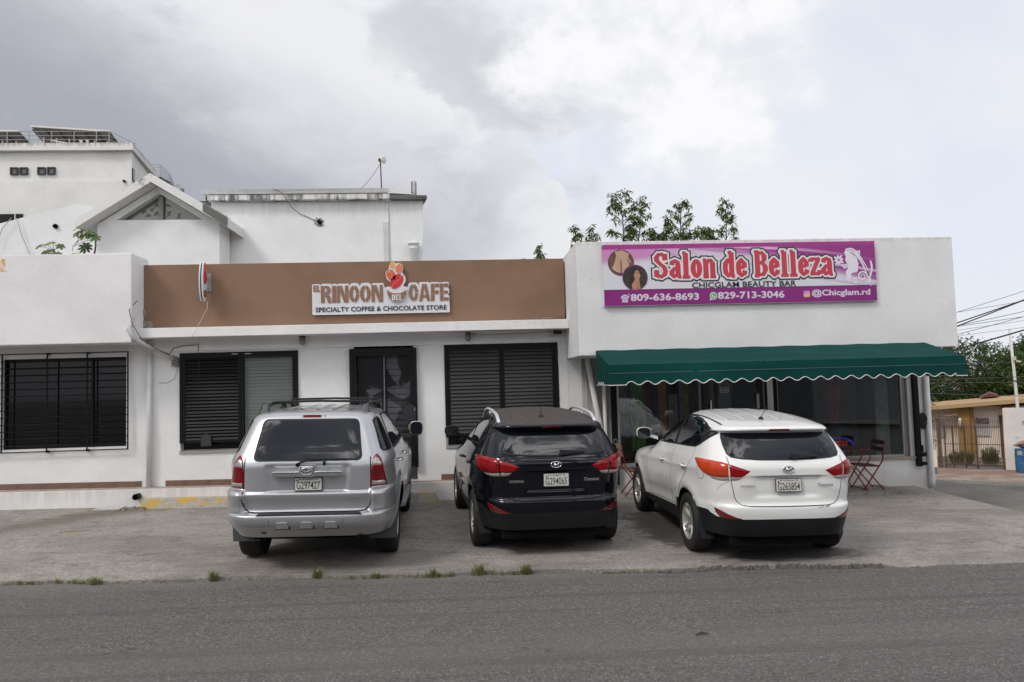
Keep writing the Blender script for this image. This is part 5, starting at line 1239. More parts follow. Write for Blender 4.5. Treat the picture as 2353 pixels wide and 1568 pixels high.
# dish on a pole
dp = thing('dish_antenna', 'small round dish on a thin rusty pole on the flat roof behind the cafe', 'antenna', (-1.77, 17.2, 6.605))
MB().tube([(-1.77, 17.2, 6.60), (-1.785, 17.2, 7.42)], .014, 8).obj('pole', M['rust'], dp)
dm = MB(); dm.lathe([(.001, .045), (.06, .035), (.095, .0), (.098, -.02), (.085, -.05), (.001, -.055)], (0, 0, 0), 'X', 20)
dm.v = [(p[0]*.8-1.70+p[1]*.35, 17.18+p[1]*.85, 7.40+p[2]) for p in dm.v]
dm.obj('dish', plain('dish_cream', (.62, .59, .52), .5), dp, smooth=True, fixn=True)
MB().tube([(-1.785, 17.2, 7.40), (-1.71, 17.19, 7.40)], .012, 8).obj('arm', M['alu'], dp)
MB().box(-1.83, -1.775, 17.17, 17.22, 7.36, 7.43).obj('bracket', M['rust'], dp)
MB().tube([(-1.785, 17.2, 7.32), (-1.95, 17.19, 7.05), (-2.15, 17.18, 6.80), (-2.38, 17.17, 6.61)], .006, 5).obj('cable', M['cable_grey'], label='thin guy wire from the dish pole down to the white roof', cat='wire', smooth=True)
rb = thing('rebar_stubs', 'bundle of rusty reinforcing bars sticking up from the weathered roof corner', 'rebar', (-1.01, 17.2, 6.45))
for x_, y_, h_ in ((-1.065, 17.15, 6.86), (-1.04, 17.25, 6.90), (-.985, 17.15, 6.88), (-.965, 17.25, 6.87)): MB().tube([(x_, y_, 6.44), (x_+.004, y_, h_)], .010, 5).obj('bar', M['rust'], rb)
MB().tube([(-1.075, 17.14, 6.60), (-.955, 17.14, 6.61), (-.955, 17.26, 6.61), (-1.075, 17.26, 6.60), (-1.075, 17.14, 6.60)], .004, 5).obj('tie', M['rust'], rb)
MB().add([(-4.86+.03*cos(a)+.02*sin(3*a), 17.3+.03*sin(a), z_) for z_ in (6.605, 6.66) for a in [2*pi*k/8 for k in range(8)]], [tuple(range(8))[::-1], tuple(range(8, 16))]+[(k, (k+1) % 8, 8+(k+1) % 8, 8+k) for k in range(8)]).obj('pipe_stub', M['pvc'], label='crumpled white vent stub on the left of the flat roof', cat='pipe')

# gabled white house
gb = thing('gabled_house', 'white house gable with a triangular glazed opening under stained sloping eaves', 'building', (-6.3, 15.8, 3.3))
yG = 16.2; sY = yG/15.8
def gp(x, z): return (x*sY, 2.05+(z-2.05)*sY)
wl0, wr0 = gp(-7.57, 0)[0], gp(-5.06, 0)[0]
mbg = MB(); L0 = [(wl0, 3.2), (wr0, 3.2), (wr0, gp(0, 5.62)[1]), gp(-6.33, 6.42), (wl0, gp(0, 5.62)[1])]
apx = gp(-6.31, 6.28); aL = gp(-7.18, 5.71); aR = gp(-5.41, 5.70)
hx = [(aL[0], aL[1]), (aR[0], aR[1]), apx]
# wall around the triangular opening
left_ = [(wl0, 3.2), (wr0, 3.2), (wr0, L0[2][1]), (aR[0]+.001, aR[1]-.0), (aL[0], aL[1]), (wl0, L0[4][1])]
mbg.poly(left_, lambda u, v, d: (u, yG-d+.25, v), .25)
mbg.poly([(wl0, L0[4][1]), (aL[0], aL[1]), apx, (aR[0], aR[1]), (wr0, L0[2][1]), L0[3]][::1], lambda u, v, d: (u, yG-d+.25, v), .25)
mbg.obj('wall', M['wall_gable'], gb)
MB().box(wl0+.01, wl0+.2, yG+.26, 20, 3.2, 5.9).obj('side_wall', M['wall_gable'], gb); MB().box(wr0-.2, wr0-.01, yG+.26, 16.95, 3.2, 5.9).obj('side_wall', M['wall_gable'], gb)
e0, e1, ea = gp(-7.84, 5.60), gp(-4.78, 5.60), gp(-6.36, 6.56)
def slope(a, b, nm, m, t0=.0, t1=.17, y0=yG-.36, y1=yG+3.5):
    (ax, az), (bx, bz) = a, b
    return MB().hexa([(ax, y0, az-t1+.05), (bx, y0, bz-t1+.02), (bx, y1, bz-t1+.02), (ax, y1, az-t1+.05), (ax, y0, az+.06), (bx, y0, bz+.05), (bx, y1, bz+.05), (ax, y1, az+.06)]).obj(nm, m, gb, fixn=True)
slope(e0, ea, 'roof_slab', M['barge']); slope((ea[0]+.001, ea[1]), e1, 'roof_slab', M['barge'])
q = .68; mx_ = (ea[0]+(e1[0]-ea[0])*q, ea[1]+(e1[1]-ea[1])*q)
MB().hexa([(mx_[0], yG-.366, mx_[1]-.118), (e1[0]+.004, yG-.366, e1[1]-.152), (e1[0]+.004, yG-.3605, e1[1]-.152), (mx_[0], yG-.3605, mx_[1]-.118), (mx_[0], yG-.366, mx_[1]+.054), (e1[0]+.004, yG-.366, e1[1]+.054), (e1[0]+.004, yG-.3605, e1[1]+.054), (mx_[0], yG-.3605, mx_[1]+.054)]).obj('stained_fascia', M['barge_dark'], gb)
# moss and dead grass along the lower right roof edge
mb = MB(); random.seed(4)
for i in range(160):
    q = .62+.36*random.random(); x_ = ea[0]+(e1[0]-ea[0])*q; z_ = ea[1]+(e1[1]-ea[1])*q+.05; y_ = yG-.34+random.random()*.3
    h_ = .01+random.random()*.045; mb.add([(x_-.012, y_, z_-.01), (x_+.012, y_, z_-.01), (x_+random.uniform(-.03, .03), y_, z_+h_)], [(0, 1, 2)])
mb.obj('roof_moss', plain('dead_moss', (.22, .17, .12), .95, col2=(.35, .32, .26), vscale=20), gb, kind='stuff')
tri = lambda y, k: [(apx[0], apx[1]), ]
MB().poly([(aL[0], aL[1]), (aR[0], aR[1]), apx], lambda u, v, d: (u, yG+.18, v)).obj('gable_glass', plain('greenish_glass', (.13, .135, .115), .12, col2=(.18, .175, .15), vscale=.9, spec=.6), gb)
MB().box(apx[0]-.045, apx[0]+.045, yG+.10, yG+.17, aL[1]+.002, apx[1]-.05).obj('mullion', plain('mullion_grey', (.24, .25, .24), .6), gb)
mb = MB(); random.seed(8)
for (cx_, cz_) in ((-.14, .33), (.12, .33), (-.12, .16), (.13, .17), (-.30, .12), (.36, .12), (-.38, .20), (-.24, .28)):
    for k in range(7):
        a = random.random()*6.28; r0_, r1_ = .015, .05+.03*random.random(); x0_, z0_ = apx[0]+cx_, aL[1]+cz_
        mb.tube([(x0_+r0_*cos(a), yG+.172, z0_+r0_*sin(a)), (x0_+r1_*cos(a), yG+.172, z0_+r1_*sin(a))], [.008, .003], 4)
mb.obj('leaf_decals', plain('decal_brown', (.10, .08, .065), .6), gb)

# tall white block far left
tb_ = thing('tall_block', 'tall white building at far left with four small square windows and solar panels on top', 'building', (-14, 26, 4))
SD = Vector((-.186, .9826, 0)); CR = Vector((-11.32, 26.03, 0))
far_ = CR+SD*3.4
mb = MB(); A_ = [(-22, 26.03), (CR.x, CR.y), (far_.x, far_.y), (-22, far_.y)]
mb.add([(x_, y_, 3) for x_, y_ in A_]+[(x_, y_, 10.50) for x_, y_ in A_], [(0, 1, 5, 4), (1, 2, 6, 5), (2, 3, 7, 6), (3, 0, 4, 7), (4, 5, 6, 7)])
mb.obj('wall', M['wall_tall'], tb_)
B_ = [(-22, 25.83), (CR.x+.12, 25.83), (far_.x+.16, far_.y+.05), (-22, far_.y+.05)]
MB().add([(x_, y_, 10.505) for x_, y_ in B_]+[(x_, y_, 10.76) for x_, y_ in B_], [(3, 2, 1, 0), (0, 1, 5, 4), (1, 2, 6, 5), (2, 3, 7, 6), (3, 0, 4, 7), (4, 5, 6, 7)]).obj('cornice', stucco('cornice_tall', (.70, .68, .65), .3, ztop=10.76, depth=.25), tb_)
MB().box(-22, CR.x+.01, 25.985, 26.028, 3.0, 9.47).obj('lower_facing', M['wall_tall'], tb_)
fx = plain('dark_frame_far', (.02, .018, .035), .5); gx_ = plain('dull_far_glass', (.11, .10, .085), .3)
for xa in (-15.36, -15.04, -14.455, -14.13):
    f_ = MB(); f_.box(xa, xa+.26, 25.96, 26.028, 9.695, 9.735); f_.box(xa, xa+.26, 25.96, 26.028, 9.915, 9.955); f_.box(xa, xa+.045, 25.96, 26.028, 9.735, 9.915); f_.box(xa+.215, xa+.26, 25.96, 26.028, 9.735, 9.915)
    w_ = f_.obj('window', fx, tb_); MB().box(xa+.045, xa+.215, 26.0, 26.028, 9.735, 9.915).obj('pane', gx_, w_)
def side_box(s0, s1, z0, z1, d, nm, m, par):
    nrm = Vector((.9826, .186, 0)); a = CR+SD*s0; b = CR+SD*s1
    return MB().hexa([tuple(p.to_tuple()[:2])+(z,) for z in (z0,) for p in (a+nrm*.001, a+nrm*d, b+nrm*d, b+nrm*.001)]+[tuple(p.to_tuple()[:2])+(z,) for z in (z1,) for p in (a+nrm*.001, a+nrm*d, b+nrm*d, b+nrm*.001)]).obj(nm, m, par, fixn=True)
for s0, s1, z0, z1 in ((.02, .31, 9.50, 9.93), (1.37, 1.64, 9.60, 9.94), (1.70, 1.98, 9.62, 9.92)):
    w_ = side_box(s0, s1, z0, z1, .03, 'window', fx, tb_); side_box(s0+.03, s1-.05, z0+.03, z1-.04, .034, 'pane', gx_, w_)
MB().box(-22, -14.91, 25.95, 25.983, 7.9, 8.32).obj('dark_window', M['glass_dark'], tb_)
MB().box(-15.17, -15.14, 25.93, 25.949, 7.9, 8.32).obj('window_bar', M['pvc'], tb_)
MB().lathe([(.045, 25.9), (.045, 25.99), (.03, 25.99), (.03, 25.9), (.045, 25.9)], (-11.53, 0, 9.43), 'Y', 12).obj('vent_pipe', M['rust'], tb_)
for x_ in (-13.0, -12.78): MB().lathe([(.03, 10.76), (.035, 10.84), (.05, 10.85), (.05, 10.88), (.001, 10.88)], (x_, 25.95, 0), 'Z', 10).obj('vent_stub', M['pvc'], tb_)
# roof railing
rl = thing('roof_railing', 'grey tubular railing along the roof edge of the tall block', 'railing', (-14, 26, 10.76))
for x_ in [-18.2, -17.3, -16.4, -15.48, -14.75, -14.0, -13.25, -12.5, -12.07]:
    MB().tube([(x_, 26.0, 10.76), (x_, 26.0, 11.22)], .016, 6).obj('post', M['galv'], rl)
for z_ in (10.79, 10.93, 11.07, 11.22): MB().tube([(-19, 26.0, z_), (-12.07, 26.0, z_), (-11.75, 27.4, z_)], .011, 6).obj('rail', M['galv'], rl)
# solar arrays seen from below
pan = plain('panel_back', (.20, .19, .17), .7, var=.3, vscale=2); panf = plain('panel_rim', (.62, .60, .56), .5)
def solar(x0, x1, zt, zb, y0, y1, n, lb, zr):
    o = thing('solar_array', lb, 'solar panels', ((x0+x1)/2, 27.5, 10.76), group='solar arrays on the tall block')
    me = None; w_ = (x1-x0)/n
    for i in range(n):
        for j in range(3):
            qa, qb = j/3, (j+1)/3-.015
            xa, xb = x0+w_*i+.01, x0+w_*(i+1)-.01
            za = lambda q, x: (zt+(zb-zt)*q)+(zr*(x-x0)/(x1-x0))
            P_ = [(xa, y0+(y1-y0)*qa, za(qa, xa)), (xb, y0+(y1-y0)*qa, za(qa, xb)), (xb, y0+(y1-y0)*qb, za(qb, xb)), (xa, y0+(y1-y0)*qb, za(qb, xa))]
            MB().hexa(P_+[(p[0], p[1], p[2]+.035) for p in P_]).obj('panel', pan, o, fixn=True)
    MB().hexa([(x0-.02, y0-.035, zt-.02), (x1+.02, y0-.035, zt-.02+zr), (x1+.02, y0-.005, zt-.02+zr), (x0-.02, y0-.005, zt-.02), (x0-.02, y0-.035, zt+.04), (x1+.02, y0-.035, zt+.04+zr), (x1+.02, y0-.005, zt+.04+zr), (x0-.02, y0-.005, zt+.04)]).obj('front_rim', panf, o, fixn=True)
    for i in range(n+1):
        x_ = x0+w_*i; zz = zr*(x_-x0)/(x1-x0)
        MB().beam((x_, y0+.1, zt-.07+zz), (x_, y1-.1, zb-.05+zz), .03, .04).obj('rafter', M['rust'], o)
    for i in range(0, n+1, 1):
        x_ = x0+w_*i*.98+.25; zz = zr*(x_-x0)/(x1-x0)
        if x_ < x1: MB().tube([(x_, y0+.35, 10.76), (x_, y0+.35, zt-.15+zz+(zb-zt)*.35/(y1-y0))], .026, 6).obj('leg', panf, o)
        if x_ < x1: MB().tube([(x_, y1-.5, 10.76), (x_, y1-.5, zb-.05+zz)], .02, 6).obj('leg', M['galv'], o)
    return o
solar(-15.20, -12.46, 11.72, 10.95, 26.9, 29.4, 6, 'large tilted solar array on posts at the right end of the tall roof', -.20)
solar(-19.0, -15.62, 11.60, 10.90, 26.9, 29.4, 7, 'solar array cut off by the left edge of the photo', -.06)
MB().tube([(-14.5, 26.85, 11.20), (-12.55, 26.8, 10.80)], .022, 6).obj('brace', panf, label='long pale brace slanting under the large solar array', cat='brace')
# spiral stair head and roof clutter further back
st_ = thing('spiral_stair', 'grey metal spiral stair cage rising behind the gable ridge', 'stair', (-12.5, 31, 8))
for z_ in (11.56, 11.44, 11.32, 11.20, 11.10): MB().tube([(-12.85, 31, z_), (-12.34, 31, z_), (-12.18, 31.6, z_-.22), (-12.11, 31.9, z_-.60)], .012, 6).obj('rail', M['galv'], st_)
for (x_, y_, z0_, z1_) in ((-12.34, 31, 11.05, 11.56), (-12.18, 31.6, 10.75, 11.34), (-12.11, 31.9, 10.3, 10.97), (-12.62, 31, 11.05, 11.2)): MB().tube([(x_, y_, z0_), (x_, y_, z1_)], .014, 6).obj('post', M['galv'], st_)
trd = plain('dark_treads', (.035, .04, .05), .6)
for k, (z_, x0_, x1_) in enumerate(((11.04, -12.72, -12.32), (10.96, -12.72, -12.27), (10.88, -12.70, -12.22), (10.80, -12.66, -12.18))): MB().hexa([(x0_, 31, z_-.05), (x1_, 31, z_-.05), (x1_+.1, 31.9, z_-.05), (x0_, 31.9, z_-.05), (x0_, 31, z_), (x1_, 31, z_), (x1_+.1, 31.9, z_), (x0_, 31.9, z_)]).obj('tread', trd, st_)
MB().tube([(-12.45, 31.5, 8.0), (-12.45, 31.5, 11.0)], .06, 10).obj('newel', M['galv'], st_)
tk = thing('water_tank', 'grey rooftop water tank behind the gable roof', 'tank', (-11.43, 31, 9.0))
MB().lathe([(.001, 10.54), (.06, 10.535), (.085, 10.50), (.085, 9.2), (.001, 9.2)], (-11.44, 31, 0), 'Z', 14).obj('body', plain('tank_grey', (.13, .14, .17), .6), tk, smooth=True)
fr_ = thing('roof_frame', 'small grey ladder frame beside the rooftop tank', 'frame', (-11.6, 31, 9.2))
for pts in ([(-11.92, 31, 10.65), (-11.50, 31, 10.65)], [(-11.51, 31, 9.2), (-11.51, 31, 10.66)], [(-11.63, 31, 10.75), (-11.72, 31, 10.40)], [(-11.62, 31, 10.75), (-11.51, 31, 10.62)], [(-11.70, 31, 10.5), (-11.66, 31, 10.3)]): MB().tube(pts, .014, 6).obj('bar', M['galv'], fr_)
dk = MB().box(-12.0, -9.3, 30, 34, 3, 9.74).obj('wall', plain('slate_wall', (.075, .085, .105), .8)); dk.name = 'dark_building'
tag(dk, 'dark slate-grey building glimpsed between the gable and the white block', 'building')

# lower white house with a crooked roof line in front of the tall block
lw = thing('low_house', 'low white building with a shallow pitched roof line left of the gable', 'building', (-12, 21, 3))
mb = MB(); prof = [(-22, 3), (-9.0, 3), (-9.0, 7.1), (-10.29, 7.45), (-11.07, 7.65), (-11.19, 7.62), (-12.62, 7.26), (-13.27, 7.09), (-22, 4.9)]
mb.poly(prof, lambda u, v, d: (u, 22.4-d, v), .4); mb.obj('wall', M['wall_gable'], lw)
MB().lathe([(.065, 21.93), (.065, 21.999), (.001, 21.999)], (-11.70, 0, 6.98), 'Y', 14).obj('vent_hole', M['dark_in'], lw)
for pts, lb in (([(-12.9, 21.9, 7.22), (-13.15, 21.9, 6.9), (-13.3, 21.9, 6.45), (-13.5, 21.9, 6.2)], 'thin grey cable hanging in a curve at the left edge above the parapet'), ([(-12.75, 21.9, 7.22), (-12.6, 21.9, 6.7), (-12.35, 21.9, 6.1), (-12.1, 21.9, 5.8), (-12.0, 21.9, 5.72)], 'thin grey cable sagging down the low white wall')):
    MB().tube(pts, .012, 5).obj('cable', plain('pale_cable', (.30, .30, .30), .7), label=lb, cat='cable', smooth=True)
MB().tube([(-15.2, 25.9, 8.32), (-15.2, 25.9, 7.7)], .02, 5) if False else None

# ================================================================== PLANTS
def leafmat(name, a, b, tr=.3):
    m, t, bs_ = new_mat(name); c = objco(t)
    n = t.noise(c, 3.5, 3, .6)
    info = t.new('ShaderNodeObjectInfo')
    geo = t.new('ShaderNodeNewGeometry')
    f = t.math('ADD', t.math('MULTIPLY', n, .55), t.math('MULTIPLY', geo.outputs['Random Per Island'], .6))
    col = t.mix(t.smooth(f, .3, .85), a, b)
    t.l.new(col, bs_.inputs['Base Color']); bs_.inputs['Roughness'].default_value = .45; bs_.inputs['Specular IOR Level'].default_value = .35
    tl = t.new('ShaderNodeBsdfTranslucent'); t.l.new(t.mix(.5, col, (.12, .20, .02)), tl.inputs[0])
    mx = t.new('ShaderNodeMixShader'); mx.inputs[0].default_value = tr
    t.l.new(bs_.outputs[0], mx.inputs[1]); t.l.new(tl.outputs[0], mx.inputs[2]); t.l.new(mx.outputs[0], t.n['Material Output'].inputs[0])
    return m
LM1 = leafmat('avocado_leaf', (.085, .14, .035), (.19, .21, .06), .5); LM2 = leafmat('tree_leaf', (.020, .045, .012), (.065, .105, .025))
LM3 = leafmat('lobed_leaf_green', (.045, .085, .030), (.10, .15, .05)); LM4 = leafmat('lobed_leaf_light', (.14, .19, .035), (.22, .25, .05)); LM5 = leafmat('lobed_leaf_dark', (.012, .035, .006), (.02, .05, .01))
BARK = plain('bark', (.12, .095, .07), .9, var=.4, vscale=14); TWIG = plain('green_twig', (.10, .11, .05), .8)
def leaf(mb, p, d, L_, W_, droop=.25, roll=0.0):
    d = d.normalized(); s = d.cross(Vector((0, 0, 1)))
    if s.length < .05: s = Vector((1, 0, 0))
    s.normalize(); up = s.cross(d)
    s2 = s*cos(roll)+up*sin(roll)
    m1 = p+d*L_*.45+Vector((0, 0, -droop*L_*.12)); tip = p+d*L_*.95+Vector((0, 0, -droop*L_*.5))
    mb.add([p, m1+s2*W_, m1-up*W_*.35, m1-s2*W_, tip], [(0, 2, 1), (0, 3, 2), (1, 2, 4), (2, 3, 4)])
def whorl(mb, p, n, L_, rnd, tilt=-.15):
    a0 = rnd.random()*6.28
    for k in range(n):
        a = a0+2*pi*k/n+rnd.uniform(-.3, .3); e = rnd.uniform(tilt-.55, tilt+.55)
        leaf(mb, p+Vector((rnd.uniform(-.02, .02), rnd.uniform(-.02, .02), rnd.uniform(-.05, .05))), Vector((cos(a)*cos(e), sin(a)*cos(e), sin(e))), L_*rnd.uniform(.75, 1.25), L_*.18, .9, rnd.uniform(-.5, .5))
def shoot(x, y, zb, zt, spread, nb, seed, lb, L_=.118, lean=0.0):
    rnd = random.Random(seed); nb = int(nb*2.0)+1
    o = thing('tree_shoot', lb, 'tree', (x, y, zb), 'leafy shoots rising behind the salon and cafe roofs')
    top = Vector((x+lean, y, zt-.06)); base = Vector((x, y, zb)); tr = MB(); lf = MB()
    n = 6; spine = [base+(top-base)*k/n+Vector((rnd.uniform(-.03, .03), rnd.uniform(-.03, .03), 0))*(1 if 0 < k < n else 0) for k in range(n+1)]
    tr.tube(spine, [.022*(1-.75*k/n) for k in range(n+1)], 6)
    whorl(lf, spine[-1]+Vector((0, 0, .02)), 9, L_, rnd, .05)
    for b in range(nb):
        q = .34+.63*(b+.6)/nb; i = min(int(q*n), n-1); p0 = spine[i]+(spine[i+1]-spine[i])*(q*n-i)
        a = rnd.random()*6.28; side = rnd.choice((-1, 1)); ln = spread*(1.15-q*.75)*rnd.uniform(.5, 1.1)
        dx = side*abs(cos(a*.4)); d = Vector((dx, rnd.uniform(-.5, .5), rnd.uniform(.15, .8))).normalized()
        p1 = p0+d*ln*.5+Vector((0, 0, .02)); p2 = p0+d*ln
        tr.tube([p0, p1, p2], [.010, .007, .004], 5, caps=False)
        whorl(lf, p2, rnd.randint(10, 14), L_, rnd)
        whorl(lf, p1, rnd.randint(5, 7), L_*.9, rnd)
        if ln > .25:
            d2 = (d+Vector((rnd.uniform(-.8, .8), rnd.uniform(-.4, .4), rnd.uniform(-.3, .7)))).normalized(); p3 = p1+d2*ln*.45
            tr.tube([p1, p3], [.006, .003], 5, caps=False); whorl(lf, p3, 7, L_*.95, rnd)
    tr.obj('trunk', BARK, o, smooth=True); lf.obj('crown', LM1, o, kind='stuff')
    return o
shoot(1.84, 16.3, 4.2, 5.17, .20, 4, 1, 'small leafy shoot above the right end of the brown parapet', lean=.0)
shoot(1.45, 16.3, 4.2, 4.84, .10, 2, 21, 'tiny leaf tuft just showing over the brown parapet')
shoot(2.70, 16.3, 4.4, 5.60, .24, 5, 2, 'slim leafy shoot at the left corner of the salon parapet', lean=-.06)
shoot(3.06, 16.3, 4.4, 5.60, .26, 5, 3, 'bushy little shoot just right of the slim corner one')
shoot(3.76, 16.3, 4.4, 6.38, .55, 13, 4, 'tallest leafy shoot behind the salon banner, topped with a leaf whorl', lean=-.02)
shoot(4.15, 16.4, 4.4, 6.22, .42, 11, 5, 'dense shoot beside the tallest one behind the salon', lean=.04)
shoot(4.48, 16.3, 4.6, 5.52, .26, 4, 6, 'low umbrella-shaped shoot between the tall ones over the banner')
shoot(5.10, 16.3, 4.4, 6.13, .52, 10, 7, 'open-branched shoot near the middle of the row above the banner', lean=.05)
shoot(4.78, 16.4, 4.6, 5.82, .22, 5, 8, 'leafy side shoot left of the open-branched one')
shoot(5.55, 16.3, 4.6, 5.52, .45, 6, 9, 'low spreading shoot between the two right-hand tall ones', lean=.1)
shoot(6.08, 16.3, 4.4, 6.14, .42, 9, 10, 'rightmost tall shoot above the salon banner', lean=.14)
shoot(5.90, 16.4, 4.6, 5.50, .30, 5, 12, 'low leafy clump at the foot of the rightmost tall shoot')
shoot(4.62, 16.5, 4.6, 5.40, .50, 6, 31, 'low spreading foliage at the roofline right of the tallest shoots', lean=.05)
shoot(5.25, 16.5, 4.6, 5.42, .50, 6, 33, 'low foliage at the roofline under the open-branched shoot', lean=-.05)
# big lobed leaves left of the gable
def lobed(root, c, R_l, nlobe, nrm, rot, m):
    nrm = Vector(nrm).normalized(); a = nrm.orthogonal().normalized(); b = nrm.cross(a); pts = []; N = nlobe*8
    for k in range(N):
        t_ = k/N*2*pi; ph = (t_*nlobe*.93) % (2*pi)
        if t_ > 2*pi*.97: r_ = .12
        else: r_ = .36+.64*(max(0, sin(ph/2))**.55)*(.80+.20*cos(t_-pi))
        pts.append((r_*R_l*cos(t_+rot), r_*R_l*sin(t_+rot)))
    C0 = Vector(c); vs = [C0]+[C0+a*p[0]+b*p[1]-Vector((0, 0, .30*(p[0]**2+p[1]**2)/R_l))+nrm*.05*R_l*cos(atan2(p[1], p[0])*nlobe) for p in pts]
    return MB().add(vs, [(0, k+1, (k+1) % N+1) for k in range(N)]).obj('leaf', m, root, smooth=False)
pa = thing('papaya_like_plant', 'small tree with large lobed leaves against the gable at left', 'plant', (-7.1, 14.6, 3.6))
MB().tube([(-7.06, 14.6, 3.6), (-7.05, 14.6, 4.75), (-7.02, 14.6, 4.95), (-7.05, 14.6, 5.12), (-7.15, 14.6, 5.24)], [.022, .018, .016, .014, .01], 8).obj('trunk', BARK, pa, smooth=True)
for c, r_, nl, nrm, rot, m in (((-7.14, 14.45, 4.88), .155, 10, (.1, -1, .25), 1.2, LM5), ((-7.27, 14.5, 5.20), .15, 9, (-.3, -.75, .9), .4, LM3), ((-7.33, 14.55, 5.29), .14, 7, (-.6, -.5, 1.1), 2.0, LM4), ((-7.18, 14.5, 5.12), .14, 8, (0, -.9, .8), 1.0, LM4), ((-7.02, 14.5, 5.09), .15, 9, (.3, -.8, .6), .2, LM3), ((-7.33, 14.5, 5.00), .10, 6, (-.9, -.5, .6), .8, LM3), ((-7.40, 14.5, 4.90), .08, 6, (-1, -.6, .1), 1.8, LM3), ((-7.10, 14.55, 5.20), .12, 8, (.2, -.6, 1.2), .8, LM3)):
    lobed(pa, c, r_, nl, nrm, rot, m)
    MB().tube([(-7.06, 14.6, 5.05), ((c[0]-7.06)/2, 14.57, (c[2]+5.1)/2+.02), c], .005, 5, caps=False).obj('stalk', TWIG, pa)
pb = thing('papaya_like_plant', 'smaller lobed-leaf plant just above the parapet at far left', 'plant', (-7.8, 14.6, 3.6))
MB().tube([(-7.80, 14.6, 3.6), (-7.80, 14.6, 4.88)], [.02, .014], 8).obj('trunk', BARK, pb, smooth=True)
for c, r_, nl, nrm, rot, m in (((-7.78, 14.5, 5.00), .10, 7, (.1, -.5, 1), .3, LM4), ((-7.86, 14.45, 4.81), .13, 9, (-.1, -.8, .8), 1.3, LM3), ((-8.03, 14.5, 4.93), .11, 7, (-.5, -.7, .8), 2.2, LM3), ((-7.62, 14.5, 4.93), .11, 7, (.5, -.7, .8), .2, LM3), ((-7.68, 14.5, 4.76), .10, 8, (.3, -.9, .5), .9, LM4), ((-7.90, 14.5, 4.96), .09, 7, (-.2, -.5, 1), .9, LM4), ((-7.80, 14.45, 4.72), .10, 8, (0, -1, .4), .5, LM3)):
    lobed(pb, c, r_, nl, nrm, rot, m)
    MB().tube([(-7.80, 14.6, 4.86), c], .005, 5, caps=False).obj('stalk', TWIG, pb)
yl = thing('potted_top', 'few yellow leaves peeping over the left parapet', 'plant', (-7.3, 14.5, 4.4))
for c, rot in (((-7.34, 14.4, 4.735), .3), ((-7.27, 14.4, 4.74), 1.3)): lobed(yl, c, .055, 6, (0, -1, .6), rot, LM4 if rot < 1 else plain('yellow_leaf', (.45, .32, .03), .6))

# ================================================================== RIGHT-HAND HOUSE, GATE, TREES
peach = stucco('peach_render', (.76, .64, .55), .15, patch=.12); tan = stucco('tan_fascia', (.40, .27, .14), .2, patch=.1); ochre = stucco('ochre_pillar', (.30, .17, .06), .15)
hs_ = thing('peach_house', 'low peach house with a tan flat-roof fascia behind the brown gate', 'building', W(0, 9, -2.1))
def wbox(mb, a0, a1, n0, n1, z0, z1, z0b=None, z1b=None):
    z0b = z0 if z0b is None else z0b; z1b = z1 if z1b is None else z1b
    return mb.hexa([W(a0, n0, z0), W(a1, n0, z0b), W(a1, n1, z0b), W(a0, n1, z0), W(a0, n0, z1), W(a1, n0, z1b), W(a1, n1, z1b), W(a0, n1, z1)])
wbox(MB(), -9, 12, 9.0, 14, -2.5, .30).obj('wall', peach, hs_)
wbox(MB(), -9, 12, 7.9, 15, .0, .17, 1.0, 1.17).obj('roof', tan, hs_) if False else None
wbox(MB(), -5, 5, 7.95, 14.2, -.10, .06, .76, .96).obj('fascia', tan, hs_)
wbox(MB(), -.80, -.30, 8.4, 8.99, -2.5, .30).obj('pillar', ochre, hs_); wbox(MB(), -.295, -.13, 8.55, 8.99, -2.5, .18).obj('pillar', ochre, hs_)
wbox(MB(), 1.0, 1.35, 8.3, 8.99, .15, .45).obj('beam_end', plain('dark_brown_beam', (.09, .04, .02), .7), hs_)
wf = wbox(MB(), -.07, .50, 8.92, 8.99, -1.12, -.22).obj('window', plain('window_white', (.62, .62, .60), .5), hs_)
lz = MB()
for i in range(7):
    for j in range(4): lz.box(0, 0, 0, 0, 0, 0) if False else None
wbox(MB(), -.05, .48, 8.905, 8.919, -.56, -.27).obj('lattice_back', M['dark_in'], wf)
lm = MB()
for i in range(9):
    a = -.05+i*.062; lm.beam(W(a, 8.895, -.56), W(min(a+.07, .48), 8.895, -.27), .02, .008, up=tuple(SN)); 
for j in range(4): lm.beam(W(-.05, 8.89, -.53+j*.075), W(.48, 8.89, -.53+j*.075), .008, .02, up=tuple(SN))
lm.obj('lattice', plain('lattice_pink', (.50, .38, .36), .6), wf)
sl_ = MB()
for j in range(9): wbox(sl_, -.05, .48, 8.90, 8.918, -1.08+j*.056, -1.08+j*.056+.012)
sl_.obj('louvres', plain('louvre_grey', (.30, .31, .33), .6), wf)  # thin grey strips across the lower part of the window
wbox(MB(), .88, 1.0, 8.93, 8.99, -2.1, -.12).obj('door', plain('dark_door', (.05, .03, .02), .6), hs_)
wbox(MB(), -1.65, -1.35, 8.93, 8.99, -1.2, -.45).obj('window', plain('grey_window', (.30, .32, .33), .5), hs_)
